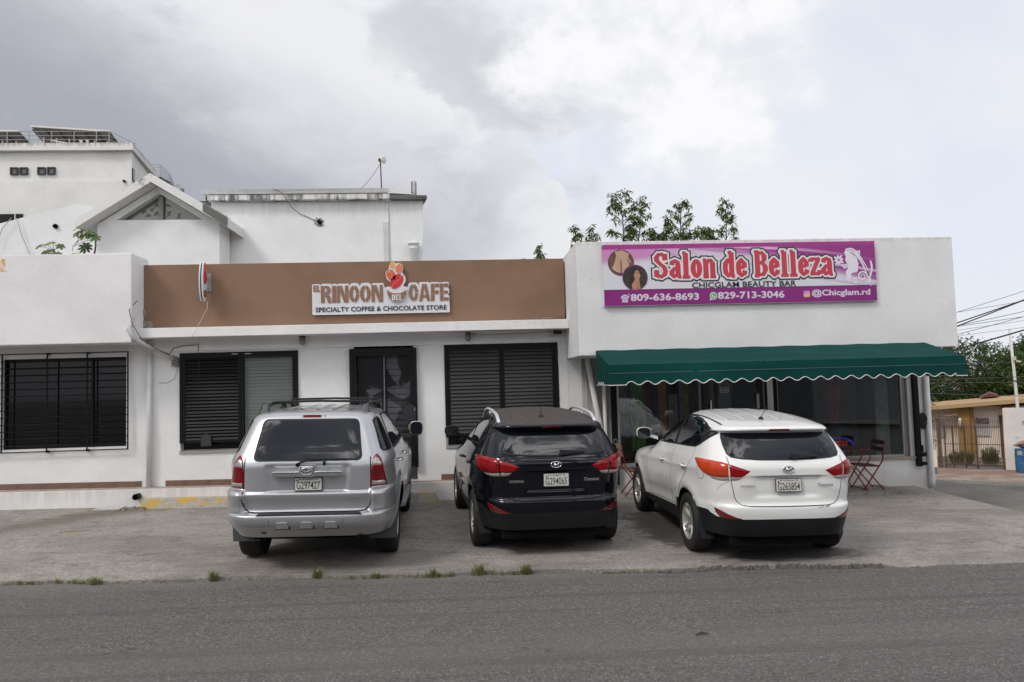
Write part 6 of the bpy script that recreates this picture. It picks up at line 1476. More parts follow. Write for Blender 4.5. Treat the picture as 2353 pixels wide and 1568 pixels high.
# bent pipe and white cylinder on the wall
MB().tube([W(-1.25, 8.3, .05), W(-1.32, 8.2, -.02), W(-1.25, 8.1, -.12), W(-1.0, 8.0, -.10), W(-.84, 8.0, -.05), W(-.76, 8.1, -.15), W(-.78, 8.3, -.4)], .035, 8).obj('bent_pipe', plain('brown_pvc_bent', (.30, .17, .08), .5), label='bent brown pipe under the peach house eave', cat='pipe', smooth=True)
gt_ = thing('gas_cylinder', 'white upright gas cylinder by the ochre pillar of the peach house', 'cylinder', W(-.72, 8.2, -.7))
p_ = W(-.70, 8.2, 0); MB().lathe([(.001, -.22), (.05, -.23), (.07, -.28), (.07, -.62), (.001, -.63)], (p_[0], p_[1], 0), 'Z', 12).obj('bottle', M['pvc'], gt_, smooth=True)
rr_ = MB(); a = W(.15, 12, .60); b_ = W(.95, 12, .68); c_ = W(.58, 12, .83); d_ = W(.58, 16, .83)
rr_.add([a, b_, c_, W(.15, 16, .60), W(.95, 16, .68), d_], [(0, 1, 2), (3, 5, 4), (0, 2, 5, 3), (1, 4, 5, 2), (0, 3, 4, 1)]).obj('red_roof', plain('red_roof_tiles', (.12, .035, .03), .8, var=.3, vscale=20), label='small dark red roof peak above the peach house fascia', cat='roof', fixn=True)
# gate
brn = plain('brown_gate_paint', (.10, .060, .038), .55, var=.4, vscale=8)
gt = thing('brown_gate', 'brown sliding driveway gate of upright bars in front of the peach house', 'gate', W(0, 3.95, -2.1))
pk = MB().box(-.008, .008, -.008, .008, 0, 2.03).mesh('bar', brn); thk = MB().box(-.03, .03, -.02, .02, 0, 1.80).mesh('upright', brn)
ang = math.atan2(-.6, .8)
def wrot(a, n, z): return Matrix.Translation(Vector(W(a, n, z))) @ Matrix.Rotation(ang, 4, 'Z')
gi = gt.matrix_basis.inverted()
a = -1.66
while a < .94:
    inst(pk, 'bar', gt, mat=wrot(a, 3.96, -2.10)); a += .0625
for a in (-1.17, -.87, -.44, -.03, .90): inst(thk, 'upright', gt, mat=wrot(a, 4.0, -2.13))
for z_ in (-.33, -.40, -1.10, -1.84, -1.98):
    mb = MB(); wbox(mb, -1.22, .95, 3.985, 4.015, z_-.014, z_+.014); mb.obj('rail', brn, gt)
wbox(MB(), -.5, .95, 4.02, 4.03, -2.10, -1.99).obj('kick_plate', plain('kick_grey', (.33, .36, .40), .5), gt)
gp_ = thing('gate_post', 'thick brown steel gate post left of the sliding gate leaf', 'post', W(-1.4, 3.95, -2.1))
wbox(MB(), -1.45, -1.31, 3.90, 4.04, -2.12, -.05).obj('post', brn, gp_); wbox(MB(), -1.47, -1.29, 3.88, 4.06, -.048, -.02).obj('cap', brn, gp_)
lwll = wbox(MB(), -3.5, -1.50, 3.92, 4.06, -2.5, -1.37).obj('low_wall', peach, label='low peach wall at the left end of the brown gate', cat='wall')
rz = MB()
for k in range(9):
    c = Vector(W(-1.66+.085*k, 4.0, .0)); pts = [c+Vector((.8*.13*cos(t_), -.6*.13*cos(t_), .10*sin(t_)))+SN*.05*sin(t_*.5) for t_ in [2*pi*j/14 for j in range(15)]]
    rz.tube(pts, .004, 4, caps=False)
rz.obj('razor_wire', plain('razor_wire', (.15, .11, .09), .5, metal=.5), label='coil of razor wire above the brown gate post', cat='wire')
ww = thing('boundary_wall', 'white boundary wall right of the brown gate at the photo edge', 'wall', W(2.5, 3.9, -2.1))
wbox(MB(), 1.03, 9, 3.86, 4.08, -2.5, .43).obj('wall', stucco('white_boundary', (.66, .64, .61), .2), ww); wbox(MB(), .965, 1.028, 3.86, 4.08, -2.5, .42).obj('end_face', peach, ww)
wbox(MB(), 1.62, 1.74, 3.80, 3.858, -.20, -.08).obj('meter_box', plain('meter_grey', (.25, .28, .32), .5), ww)
MB().tube([W(1.40, 3.84, -.72), W(1.40, 3.84, -1.3)], .008, 6).obj('conduit', M['pvc'], ww); wbox(MB(), 1.34, 1.46, 3.83, 3.858, -.74, -.72).obj('conduit_clip', M['pvc'], ww)
# barrel with rubbish
bar_ = thing('blue_barrel', 'battered blue plastic barrel by the white boundary wall', 'barrel', W(1.55, 3.2, -2.12))
p_ = W(1.56, 3.2, 0)
MB().lathe([(.001, -2.10), (.28, -2.10), (.295, -2.06), (.295, -1.80), (.31, -1.79), (.31, -1.76), (.295, -1.75), (.295, -1.46), (.31, -1.45), (.31, -1.42), (.295, -1.41), (.29, -1.22), (.305, -1.21), (.305, -1.18), (.27, -1.18), (.26, -1.25), (.001, -1.25)], (p_[0], p_[1], 0), 'Z', 26).obj('drum', plain('barrel_blue', (.035, .14, .28), .5, var=.25, vscale=6), bar_, smooth=False, auto=40)
def onbar(aa, z, r=.3): 
    an = atan2(-p_[1], -p_[0])+aa; return (p_[0]+r*cos(an), p_[1]+r*sin(an), z)
lbm = MB()
for (a0, a1, z0, z1) in ((-.75, -.15, -1.395, -1.24),):
    n_ = 6; vs = []
    for k in range(n_+1):
        for z_ in (z0, z1): vs.append(onbar(a0+(a1-a0)*k/n_, z_, .298))
    lbm.add(vs, [(2*k, 2*k+2, 2*k+3, 2*k+1) for k in range(n_)])
lbm.obj('paper_label', plain('torn_label', (.48, .45, .34), .7, col2=(.2, .25, .3), vscale=30), bar_)
gf = MB(); 
for st in ([(-.15, -1.47), (-.05, -1.62), (-.25, -1.62), (-.28, -1.52)], [(.05, -1.44), (.1, -1.66)], [(.1, -1.55), (.22, -1.50), (.20, -1.64)], [(-.02, -1.60), (.02, -1.46)]): gf.tube([onbar(a_, z_, .303) for a_, z_ in st], .008, 5)
gf.obj('scrawl', plain('purple_spray', (.10, .02, .20), .6), bar_)
def at_b(dx, dy, z): return (p_[0]+ST.x*dx+SN.x*dy, p_[1]+ST.y*dx+SN.y*dy, z)
cb = thing('cardboard', 'flattened cardboard sticking out of the blue barrel', 'cardboard', at_b(0, 0, -1.1))
MB().hexa([at_b(-.33, -.12, -1.06), at_b(.02, -.05, -.86), at_b(.35, .0, -.95), at_b(.1, .1, -1.15), at_b(-.34, -.12, -1.03), at_b(.01, -.05, -.83), at_b(.34, .0, -.92), at_b(.1, .1, -1.12)]).obj('sheet', plain('card_tan', (.36, .24, .16), .8), cb, fixn=True)
mb = MB(); random.seed(2); 
bgv = [];
sgn = 10
for i in range(6):
    for j in range(sgn):
        th_ = pi*(i+.5)/6; ph = 2*pi*j/sgn; r_ = .17*(1+.25*random.uniform(-1, 1)); bgv.append(at_b(.05+r_*1.3*sin(th_)*cos(ph), -.05+r_*sin(th_)*sin(ph), -1.06+.5*r_*cos(th_)))
mb.add(bgv, [(i*sgn+j, i*sgn+(j+1) % sgn, (i+1)*sgn+(j+1) % sgn, (i+1)*sgn+j) for i in range(5) for j in range(sgn)])
mb.obj('rubbish_bag', plain('black_bag', (.012, .012, .014), .3), label='black rubbish bag heaped on top of the blue barrel', cat='bag', fixn=True)
# crate by the salon corner in the side street
p2_ = W(-1.55, 1.7, -2.1)
cr_ = MB().box(p2_[0]-.08, p2_[0]+.12, p2_[1]-.1, p2_[1]+.1, -2.11, -1.86).obj('grey_block', plain('blue_grey_block', (.12, .14, .18), .6), label='small blue-grey block on the pavement beyond the salon corner', cat='block', bevel=.02)
# white pole with a camera
pl_ = thing('white_pole', 'tall white painted pole rising behind the white boundary wall', 'pole', W(1.5, 4.3, -2.1))
MB().tube([W(1.54, 4.3, -2.2), W(1.50, 4.3, .45), W(1.46, 4.3, 2.0), W(1.40, 4.3, 3.72)], [.075, .062, .056, .048], 12).obj('shaft', stucco('pole_white', (.64, .63, .60), .5), pl_, smooth=True)
for z_ in (.75, 2.0, 3.1): MB().tube([W(1.50-.02*z_ + .0, 4.235, z_), W(1.51-.02*z_, 4.235, z_+.02)], .062, 10).obj('band', M['cable'], pl_) if False else None
cm = thing('street_camera', 'small cream camera box on the white pole', 'camera', W(1.5, 4.2, 2.4))
wbox(MB(), 1.44, 1.56, 4.12, 4.24, 2.40, 2.56).obj('housing', plain('cream_box', (.50, .44, .32), .6), cm); MB().tube([W(1.55, 4.1, 2.36), W(1.72, 4.1, 2.32)], .04, 10).obj('barrel', plain('cream_box2', (.50, .46, .38), .6), cm, smooth=True)
# plants behind the gate
def bush(nm, lb, a0, a1, n0, z0, h, nleaf, seed, m, L_=.09):
    rnd = random.Random(seed); o = thing(nm, lb, 'plant', W((a0+a1)/2, n0, z0)); lf = MB(); tw = MB()
    for i in range(nleaf//6):
        q = rnd.random(); top = Vector(W(a0+(a1-a0)*q, n0+rnd.uniform(-.25, .25), z0+h*(.45+.55*rnd.random())*(1-.5*abs(q-.45))))
        bs = Vector(W(a0+(a1-a0)*(q*.8+.1), n0, z0)); tw.tube([bs, top], .006, 4, caps=False)
        for k in range(6):
            p = bs+(top-bs)*rnd.uniform(.35, 1); an = rnd.random()*6.28; leaf(lf, p, Vector((cos(an), sin(an), rnd.uniform(-.2, .9))), L_*rnd.uniform(.7, 1.4), L_*.22, .5, rnd.uniform(-1, 1))
    tw.obj('stems', TWIG, o); lf.obj('foliage', m, o, kind='stuff')
bush('garden_shrub', 'yellow-green shrub behind the left half of the brown gate', -1.15, -.15, 5.6, -2.1, .75, 900, 3, LM4)
bush('garden_shrub', 'darker green shrub behind the right half of the brown gate', .1, .75, 5.8, -2.1, .85, 900, 4, LM3)
MB().hexa([W(-14, 4.1, -2.7), W(9, 4.1, -2.7), W(9, 8.99, -2.7), W(-14, 8.99, -2.7), W(-14, 4.1, -2.14), W(9, 4.1, -2.14), W(9, 8.99, -2.14), W(-14, 8.99, -2.14)]).obj('yard', plain('yard_ground', (.20, .17, .13), .95, var=.3, vscale=1.5), kind='structure')
# big trees behind the peach house
def tree(lb, c, H, R0, ncl, seed, m, leafL=.30, base=-2.6):
    rnd = random.Random(seed); o = thing('street_tree', lb, 'tree', (c[0], c[1], base), 'trees behind the peach house')
    tr = MB(); lf = MB(); top = base+H
    tr.tube([(c[0], c[1], base), (c[0]+.2, c[1], base+H*.3), (c[0]-.1, c[1], base+H*.55)], [.38, .28, .20], 10)
    for i in range(ncl):
        u = rnd.uniform(-1, 1); v = rnd.uniform(-1, 1); w_ = rnd.uniform(-1, 1)
        if u*u+v*v+w_*w_ > 1: continue
        s_ = (u*u+v*v+w_*w_)**.5 or 1; k = (s_**.35)/s_
        p = Vector((c[0]+u*k*R0*(1+.15*sin(seed+4*w_)), c[1]+v*k*R0*.8, base+H*.62+w_*k*H*.36))
        if rnd.random() < .16: tr.tube([(c[0], c[1], base+H*.5), tuple((Vector((c[0], c[1], base+H*.6))+p)/2), tuple(p)], [.10, .05, .02], 5, caps=False)
        n = rnd.randint(26, 44); cr_ = rnd.uniform(.35, .75)
        for j in range(n):
            q = p+Vector((rnd.gauss(0, cr_*.55), rnd.gauss(0, cr_*.55), rnd.gauss(0, cr_*.36))); an = rnd.random()*6.28
            leaf(lf, q, Vector((cos(an), sin(an), rnd.uniform(-.8, .5))), leafL*rnd.uniform(.6, 1.1), leafL*.17, .7, rnd.uniform(-1.2, 1.2))
    tr.obj('trunk', BARK, o, smooth=True); lf.obj('crown', m, o, kind='stuff')
LM6 = leafmat('bright_tree_leaf', (.035, .070, .015), (.11, .15, .03))
tree('dense green tree rising beyond the peach house right of the salon', (33.6, 46, 0), 6.7, 3.4, 620, 1, LM2)
tree('brighter green tree in the middle above the peach house roof', (36.2, 44, 0), 6.0, 3.1, 520, 2, LM6)
tree('tall green tree behind the white pole', (39.4, 46, 0), 7.4, 3.4, 620, 3, LM2)
tree('dark tree at the photo edge above the boundary wall', (42.5, 45, 0), 7.2, 3.0, 320, 5, LM6)
tree('olive-green tree close behind the salon corner under the awning', (19.6, 31.5, 0), 4.6, 1.15, 170, 4, leafmat('olive_leaf', (.05, .065, .015), (.12, .12, .03)), leafL=.16)
tree('dark background tree low behind the peach house', (30.0, 52, 0), 5.2, 4.2, 480, 6, LM2, leafL=.34)
# overhead wires right of the salon
def wire(x0, z0, x1, z1, r, lb, m='cable', y=22, sag=.05, x2=9.6):
    k = (z1-z0)/(x1-x0); xa, xb = x0-4.0, x1+6; pts = []
    for i in range(15):
        q = i/14; x_ = xa+(xb-xa)*q; pts.append((x_, y, z0+k*(x_-x0)-sag*4*q*(1-q)+sag*.8))
    MB().tube(pts, r, 5, caps=False).obj('overhead_wire', M[m], label=lb, cat='wire', smooth=True)
wire(15.66, 3.88, 17.96, 4.52, .008, 'topmost thin overhead wire right of the salon parapet', 'cable_grey')
wire(15.66, 3.88, 17.6, 4.15, .007, 'second thin overhead wire starting at the same point as the topmost', 'cable_grey', sag=.02)
wire(15.66, 3.55, 17.94, 4.24, .020, 'upper of the two thick black overhead cables')
wire(15.67, 3.45, 17.90, 4.22, .020, 'lower of the two thick black overhead cables')
wire(15.75, 3.47, 17.92, 3.87, .009, 'thin wire fanning out just below the thick black cables')
wire(15.75, 3.44, 17.92, 3.70, .008, 'fourth of the thin wires fanning below the thick cables', sag=.02)
wire(15.73, 3.21, 17.9, 3.72, .009, 'curved thin wire in the middle of the overhead fan', sag=.12)
wire(15.7, 3.32, 17.9, 3.58, .006, 'faint grey wire in the lower part of the overhead fan', 'cable_grey')
wire(16.0, 3.17, 17.88, 3.36, .006, 'lowest faint grey wire against the sky above the trees', 'cable_grey')
wire(15.43, 2.68, 17.87, 3.29, .026, 'thick black cable rising in front of the tree tops', sag=.1)
wire(15.81, 2.34, 17.75, 1.56, .018, 'black cable falling to the right in front of the trees', sag=.08)
wire(15.2, 1.66, 17.8, 1.63, .008, 'horizontal thin wire low in front of the trees', 'cable_grey')
wire(15.2, 1.78, 17.8, 1.80, .008, 'second horizontal thin wire in front of the trees', 'cable_grey')
wire(15.2, 1.32, 17.8, 1.18, .008, 'lowest thin wire just above the peach house roof', 'cable_grey')

# ================================================================== FURNITURE
RED = plain('red_tube', (.20, .012, .022), .4, var=.3, vscale=20); SLAT = plain('dark_wood_slat', (.055, .038, .028), .7, var=.4, vscale=12); SLAT_L = plain('worn_wood_slat', (.30, .18, .10), .7, var=.3, vscale=15)
pad = sloped_box(MB(), 5.0, 7.75, 12.45, 13.29, -.3, -.3, G(6, 12.8)+.03, G(7.5, 12.8)+.045).obj('slab_step', M['concrete'], kind='structure')
def bar(mb, a, b, r=.009): mb.beam(a, b, r*2, r*2)
tbz = .70; gz = -.04
tbt = thing('folding_table', 'red folding bistro table with a dark slatted top beside the white car', 'table', (6.95, 12.85, gz))
sm_ = MB().box(0, .052, -.30, .30, -.009, .009).mesh('slat', SLAT)
for i in range(9): inst(sm_, 'slat', tbt).location = Vector((6.58+i*.068, 12.85, tbz+.012)) 
mb = MB()
for y_ in (12.60, 13.10): bar(mb, (6.58, y_, tbz-.015), (7.18, y_, tbz-.015), .010)
mb.obj('top_frame', RED, tbt)
for y_ in (12.58, 13.12):
    mb = MB(); bar(mb, (6.66, y_, tbz-.02), (7.12, y_, gz)); mb.obj('leg', RED, tbt)
for y_ in (12.62, 13.08):
    mb = MB(); bar(mb, (7.12, y_, tbz-.02), (6.68, y_, gz)); mb.obj('leg', RED, tbt)
mb = MB(); bar(mb, (7.10, 12.58, gz+.03), (7.10, 13.12, gz+.03), .006); bar(mb, (6.70, 12.62, gz+.03), (6.70, 13.08, gz+.03), .006); mb.obj('crossbar', RED, tbt)
def folding_chair(x, y, flip, lb, wood, zs=.40, gz=-.04, sc=1.0):
    o = thing('folding_chair', lb, 'chair', (x, y, gz), 'red folding bistro chairs by the salon'); s = flip
    P_ = lambda a, b, c: (x+s*a*sc, y+b, gz+c)
    sl = MB().box(-.026, .026, -.19, .19, -.008, .008).mesh('seat_slat', wood)
    for i in range(6): inst(sl, 'seat_slat', o).location = Vector(P_(-.20+i*.066, 0, .455-.004*i))
    for b in (-.20, .20):
        mb = MB(); bar(mb, P_(-.22, b, .44), P_(.16, b, .425), .008); mb.obj('seat_rail', RED, o)
        mb = MB(); bar(mb, P_(.28, b*.98, .87), P_(.22, b, .52)); bar(mb, P_(.22, b, .52), P_(-.16, b, .0)); mb.obj('leg', RED, o)
        mb = MB(); bar(mb, P_(-.14, b*.9, .45), P_(.24, b*.9, .0)); mb.obj('leg', RED, o)
    for z_, a_ in ((.84, .275), (.72, .252)):
        MB().hexa([P_(a_-.012, -.20, z_-.035), P_(a_+.012, -.20, z_-.035), P_(a_+.012, .20, z_-.035), P_(a_-.012, .20, z_-.035), P_(a_, -.20, z_+.035), P_(a_+.024, -.20, z_+.035), P_(a_+.024, .20, z_+.035), P_(a_, .20, z_+.035)]).obj('back_slat', wood, o, fixn=True)
    mb = MB(); bar(mb, P_(.22, -.19, .04), P_(.22, .19, .04), .006); bar(mb, P_(-.14, -.19, .04), P_(-.14, .19, .04), .006); mb.obj('crossbar', RED, o)
folding_chair(7.22, 12.83, 1, 'red folding chair with dark slats standing right of the bistro table', SLAT)
folding_chair(3.02, 12.80, -1, 'red folding chair with pale wooden slats between the black and white cars', SLAT_L, gz=.03)

# ================================================================== GRASS
gm = leafmat('grass_blade', (.17, .20, .07), (.33, .31, .15), .4)
def blades(mb, cx, cy, cz, n, h, sp, rnd):
    for i in range(n):
        a = rnd.random()*6.28; r_ = sp*rnd.random(); x_ = cx+r_*cos(a); y_ = cy+r_*sin(a)*.5; hh = h*rnd.uniform(.45, 1.1); b = rnd.random()*6.28; ln = rnd.uniform(.1, .75)*hh; w_ = .0042
        dx, dy = cos(b), sin(b); px_, py_ = -dy*w_, dx*w_
        mb.add([(x_-px_, y_-py_, cz), (x_+px_, y_+py_, cz), (x_+dx*ln*.4+px_*.7, y_+dy*ln*.4+py_*.7, cz+hh*.6), (x_+dx*ln*.4-px_*.7, y_+dy*ln*.4-py_*.7, cz+hh*.6), (x_+dx*ln, y_+dy*ln, cz+hh*.95)], [(0, 1, 2, 3), (3, 2, 4)])
rnd = random.Random(77)
strip_g = MB()
for (xa, xb, dens, h) in ((-5.6, -4.55, 60, .05), (-4.45, -3.85, 80, .075), (-3.85, -2.9, 12, .04), (-2.6, -1.8, 25, .03), (-1.5, -.7, 40, .055), (-.7, -.05, 70, .07), (.05, .75, 90, .085), (.75, 1.5, 15, .03), (1.5, 2.55, 130, .028), (2.55, 4.3, 8, .02), (4.6, 5.2, 10, .03), (-12, -5.6, 30, .05)):
    n = int((xb-xa)*dens*.6)+1; h *= 1.15
    for i in range(n):
        x_ = rnd.uniform(xa, xb); blades(strip_g, x_, front_y(x_)+rnd.uniform(-.03, .02), G(x_, 8.1)-.038, 5, h*rnd.uniform(.6, 1.2), .03, rnd)
strip_g.obj('verge_grass', gm, label='sparse green grass growing along the joint between lot and road', cat='grass', kind='stuff')
for (x_, h, n, lb) in ((-2.72, .14, 90, 'lone spiky grass tuft at the lot edge left of the silver car wheel'), (-1.62, .14, 70, 'wispy grass tuft at the lot edge below the silver car plate'), (-3.95, .11, 90, 'grass tuft at the left end of the lot edge'), (-.98, .09, 70, 'low grass tuft below the right rear wheel of the silver car'), (-.35, .13, 80, 'grass tuft at the lot edge between the silver and black cars'), (.15, .14, 110, 'thick grass tuft at the lot edge left of the black car'), (.66, .14, 110, 'thick grass tuft at the lot edge below the black car plate')):
    mb = MB(); blades(mb, x_, front_y(x_)-.02, G(x_, 8.1)-.04, n, h, .055, rnd); mb.obj('grass_tuft', gm, label=lb, cat='grass', group='grass tufts along the lot edge')
for (x_, y_, z_, h, n, sp, lb) in ((9.15, 11.2, -.75, .62, 260, .40, 'tall green grass clump on the bank at the right photo edge'), (8.75, 12.1, -.55, .30, 120, .30, 'thin dry grass on the bank just beyond the lot edge')):
    mb = MB(); blades(mb, x_, y_, z_, n, h, sp, rnd); mb.obj('grass_tuft', gm, label=lb, cat='grass')

# ================================================================== ACROSS THE ROAD (seen only in reflections)
ac = thing('facing_building', 'white two-storey building across the road mirrored in the salon glass', 'building', (4, -10.5, 0))
fz = plain('facing_white', (.48, .48, .49), .8, var=.2, vscale=.6)
MB().box(-14, 24, -16, -10.5, -.4, 3.9).obj('wall', fz, ac)
MB().box(-14.2, 24.2, -10.498, -9.4, 3.3, 3.55).obj('balcony_slab', fz, ac)
MB().box(-14, 24, -16, -11.5, 3.905, 7.2).obj('upper_wall', plain('facing_upper', (.18, .19, .21), .8, var=.3), ac)
for x_ in (-8, -2.5, 3, 8.5, 14):
    MB().box(x_, x_+4.3, -10.498, -10.44, -.2, 2.75).obj('roller_shutter', plain('shutter_grey', (.20, .20, .20), .6), ac)
    ss = MB()
    for k in range(26): ss.box(x_, x_+4.3, -10.438, -10.42, -.15+k*.11, -.15+k*.11+.07)
    ss.obj('shutter_ribs', plain('shutter_rib', (.26, .26, .26), .6), ac)
for x_ in (-9, -3, 3.5, 9, 15): MB().box(x_, x_+2.2, -11.498, -11.45, 4.3, 6.3).obj('window', plain('bright_facing_window', (.62, .68, .72), .3), ac)
for i, (x_, y_, h, r_) in enumerate(((-9, -8.6, 7.5, 2.4), (10.5, -8.9, 6.5, 2.0))):  # unseen trees, added to darken what the parked cars reflect
    rn = random.Random(40+i); o = thing('added_roadside_tree', ('unseen tree added across the road opposite the cafe', 'unseen tree added across the road opposite the salon')[i], 'tree', (x_, y_, 0)); tr = MB().tube([(x_, y_, -.4), (x_, y_, h*.6)], [.2, .12], 8); lf = MB()
    for k in range(150):
        v = Vector((rn.gauss(0, .5), rn.gauss(0, .5), rn.gauss(0, .45))); p = Vector((x_, y_, h*.72))+v*r_
        for j in range(22): a = rn.random()*6.28; leaf(lf, p+Vector((rn.gauss(0, .25), rn.gauss(0, .25), rn.gauss(0, .2))), Vector((cos(a), sin(a), rn.uniform(-.6, .4))), .3, .06, .6, rn.uniform(-1, 1))
    tr.obj('trunk', BARK, o); lf.obj('crown', LM2, o, kind='stuff')
up_ = MB().tube([(5.2, -2.2, -.2), (5.2, -2.2, 8.5)], [.14, .10], 10).obj('utility_pole', plain('pole_concrete', (.25, .25, .24), .8), label='concrete utility pole across the road mirrored in the salon glass', cat='pole', smooth=True)
# ================================================================== CARS
def pchip(xk, yk):
    xk = np.array(xk, float); yk = np.array(yk, float); h = np.diff(xk); d = np.diff(yk)/h
    m = np.zeros_like(yk)
    for i in range(1, len(xk)-1):
        if d[i-1]*d[i] > 0:
            w1 = 2*h[i]+h[i-1]; w2 = h[i]+2*h[i-1]; m[i] = (w1+w2)/(w1/d[i-1]+w2/d[i])
    m[0] = d[0]; m[-1] = d[-1]
    def f(x):
        x = min(max(x, xk[0]), xk[-1]); i = min(max(int(np.searchsorted(xk, x))-1, 0), len(h)-1)
        s = (x-xk[i])/h[i]; h00 = (1+2*s)*(1-s)**2; h10 = s*(1-s)**2; h01 = s*s*(3-2*s); h11 = s*s*(s-1)
        return float(h00*yk[i]+h10*h[i]*m[i]+h01*yk[i+1]+h11*h[i]*m[i+1])
    return f
class Shell:
    """car body as horizontal rounded-rectangle contours: rear end, front end, half width and corner fullness at every height"""
    def __init__(s, yr, yf, wd, nr, nf, ztop, zbot, deform):
        s.f = [pchip(*zip(*q)) for q in (yr, yf, wd, nr, nf)]
        s.zt, s.zb, s.deform = ztop, zbot, deform
        s.zz = np.linspace(zbot, ztop, 1500); s.tab = [np.array([g(z) for z in s.zz]) for g in s.f]
    def prof(s, z): return [float(np.interp(z, s.zz, t_)) for t_ in s.tab]
    def F(s, x, y, z):
        if z > s.zt: return 1.0
        yr, yf, w_, nr, nf = s.prof(z); ym = (yr+yf)/2; L_ = (yf-yr)/2
        n = nr if y < ym else nf
        if w_ < 1e-4: return 1.0
        return (abs(x)/w_)**n+(abs(y-ym)/L_)**n-1
    def hit(s, p, d, tmax=3.0):
        p = Vector(p); d = Vector(d); st = .06; t0 = 0; q = p.copy(); ok = False
        if s.F(*q) < 0: return None
        while t0 < tmax:
            t1 = t0+st; q = p+d*t1
            if s.F(*q) < 0: ok = True; break
            t0 = t1
        if not ok: return None
        a, b = t0, t1
        for _ in range(22):
            m_ = (a+b)/2
            if s.F(*(p+d*m_)) < 0: b = m_
            else: a = m_
        return p+d*a
    def normal(s, q):
        e = 2e-3; g = Vector((s.F(q.x+e, q.y, q.z)-s.F(q.x-e, q.y, q.z), s.F(q.x, q.y+e, q.z)-s.F(q.x, q.y-e, q.z), s.F(q.x, q.y, min(q.z+e, s.zt))-s.F(q.x, q.y, q.z-e)))
        return g.normalized() if g.length > 0 else Vector((0, -1, 0))
    def place(s, q, n, off):
        q = Vector(s.deform(q.x, q.y, q.z)) if s.deform else q
        return q+n*off
def body_grid(sh, levels, ns=150, nrr=20, nff=14, bound=None):
    """returns P[level][col] for the right half (x >= 0), col 0 = rear centre"""
    P = []
    for (z, kb) in levels:
        row = []
        def pt(frac, kind):
            zz = z
            for it in range(3):
                yr, yf, w_, nr, nf = sh.prof(zz); ym = (yr+yf)/2; L_ = (yf-yr)/2
                if kind == 'R': x = w_*frac; y = ym-L_*(max(0, 1-frac**nr))**(1/nr)
                elif kind == 'F': x = w_*frac; y = ym+L_*(max(0, 1-frac**nf))**(1/nf)
                else:
                    y0 = ym-L_*(1-XR_**nr)**(1/nr); y1 = ym+L_*(1-XF_**nf)**(1/nf)
                    y = y0+(y1-y0)*frac; n = nr if y < ym else nf
                    x = w_*(max(0, 1-(abs(y-ym)/L_)**n))**(1/n)
                if bound is None: break
                zz = bound(x, y, z)
            return (x, y, zz)
        XR_, XF_ = .90, .88
        for k in range(nrr): row.append(pt(XR_*k/nrr, 'R'))
        for k in range(ns+1):
            q = k/ns; q = q+.10*sin(2*pi*q)/(2*pi)*-1*0.8
            row.append(pt(q, 'S'))
        for k in range(nff): row.append(pt(XF_*(1-(k+1)/nff), 'F'))
        P.append(row)
    return P
def build_shell(sh, P, root, mats, zone, arches, R):
    nl = len(P); nc = len(P[0]); D = []
    for row in P:
        r2 = []
        for (x, y, z) in row:
            if abs(x) > .55:
                for (ay, az) in arches:
                    r_ = sqrt((y-ay)**2+(z-az)**2)
                    if abs(r_-R) < .026 and r_ > 0: y = ay+(y-ay)*R/r_; z = az+(z-az)*R/r_; break
            r2.append(Vector(sh.deform(x, y, z)) if sh.deform else Vector((x, y, z)))
        D.append(r2)
    groups = {}
    for k in range(nl-1):
        for j in range(nc-1):
            c = [P[k][j], P[k][j+1], P[k+1][j+1], P[k+1][j]]
            cx = sum(p[0] for p in c)/4; cy = sum(p[1] for p in c)/4; cz = sum(p[2] for p in c)/4
            if cx > .55 and any(sqrt((cy-ay)**2+(cz-az)**2) < R for ay, az in arches): continue
            groups.setdefault(zone(k, j, cx, cy, cz), []).append((k, j))
    for nm, cells in groups.items():
        idx = {}; vs = []; fs = []
        def vid(k, j, s_):
            key = (k, j, s_ if j not in (0, nc-1) else 1)
            if key not in idx:
                p = D[k][j]; idx[key] = len(vs); vs.append((p.x*s_ if j not in (0, nc-1) else 0.0, p.y, p.z))
            return idx[key]
        for (k, j) in cells:
            a, b, c, d = vid(k, j, 1), vid(k, j+1, 1), vid(k+1, j+1, 1), vid(k+1, j, 1); f_ = [a, b, c, d]
            fs.append(tuple(dict.fromkeys(f_)))
            a, b, c, d = vid(k, j, -1), vid(k, j+1, -1), vid(k+1, j+1, -1), vid(k+1, j, -1); f_ = [d, c, b, a]
            fs.append(tuple(dict.fromkeys(f_)))
        if nm == 'body':   # close the ridge of the roof
            k = nl-1
            for j in range(nc-1):
                f_ = [vid(k, j, 1), vid(k, j+1, 1), vid(k, j+1, -1), vid(k, j, -1)]; f_ = tuple(dict.fromkeys(f_))
                if len(f_) > 2: fs.append(f_)
        MB().add(vs, [f for f in fs if len(f) > 2]).obj(nm, mats[nm], root, smooth=True)
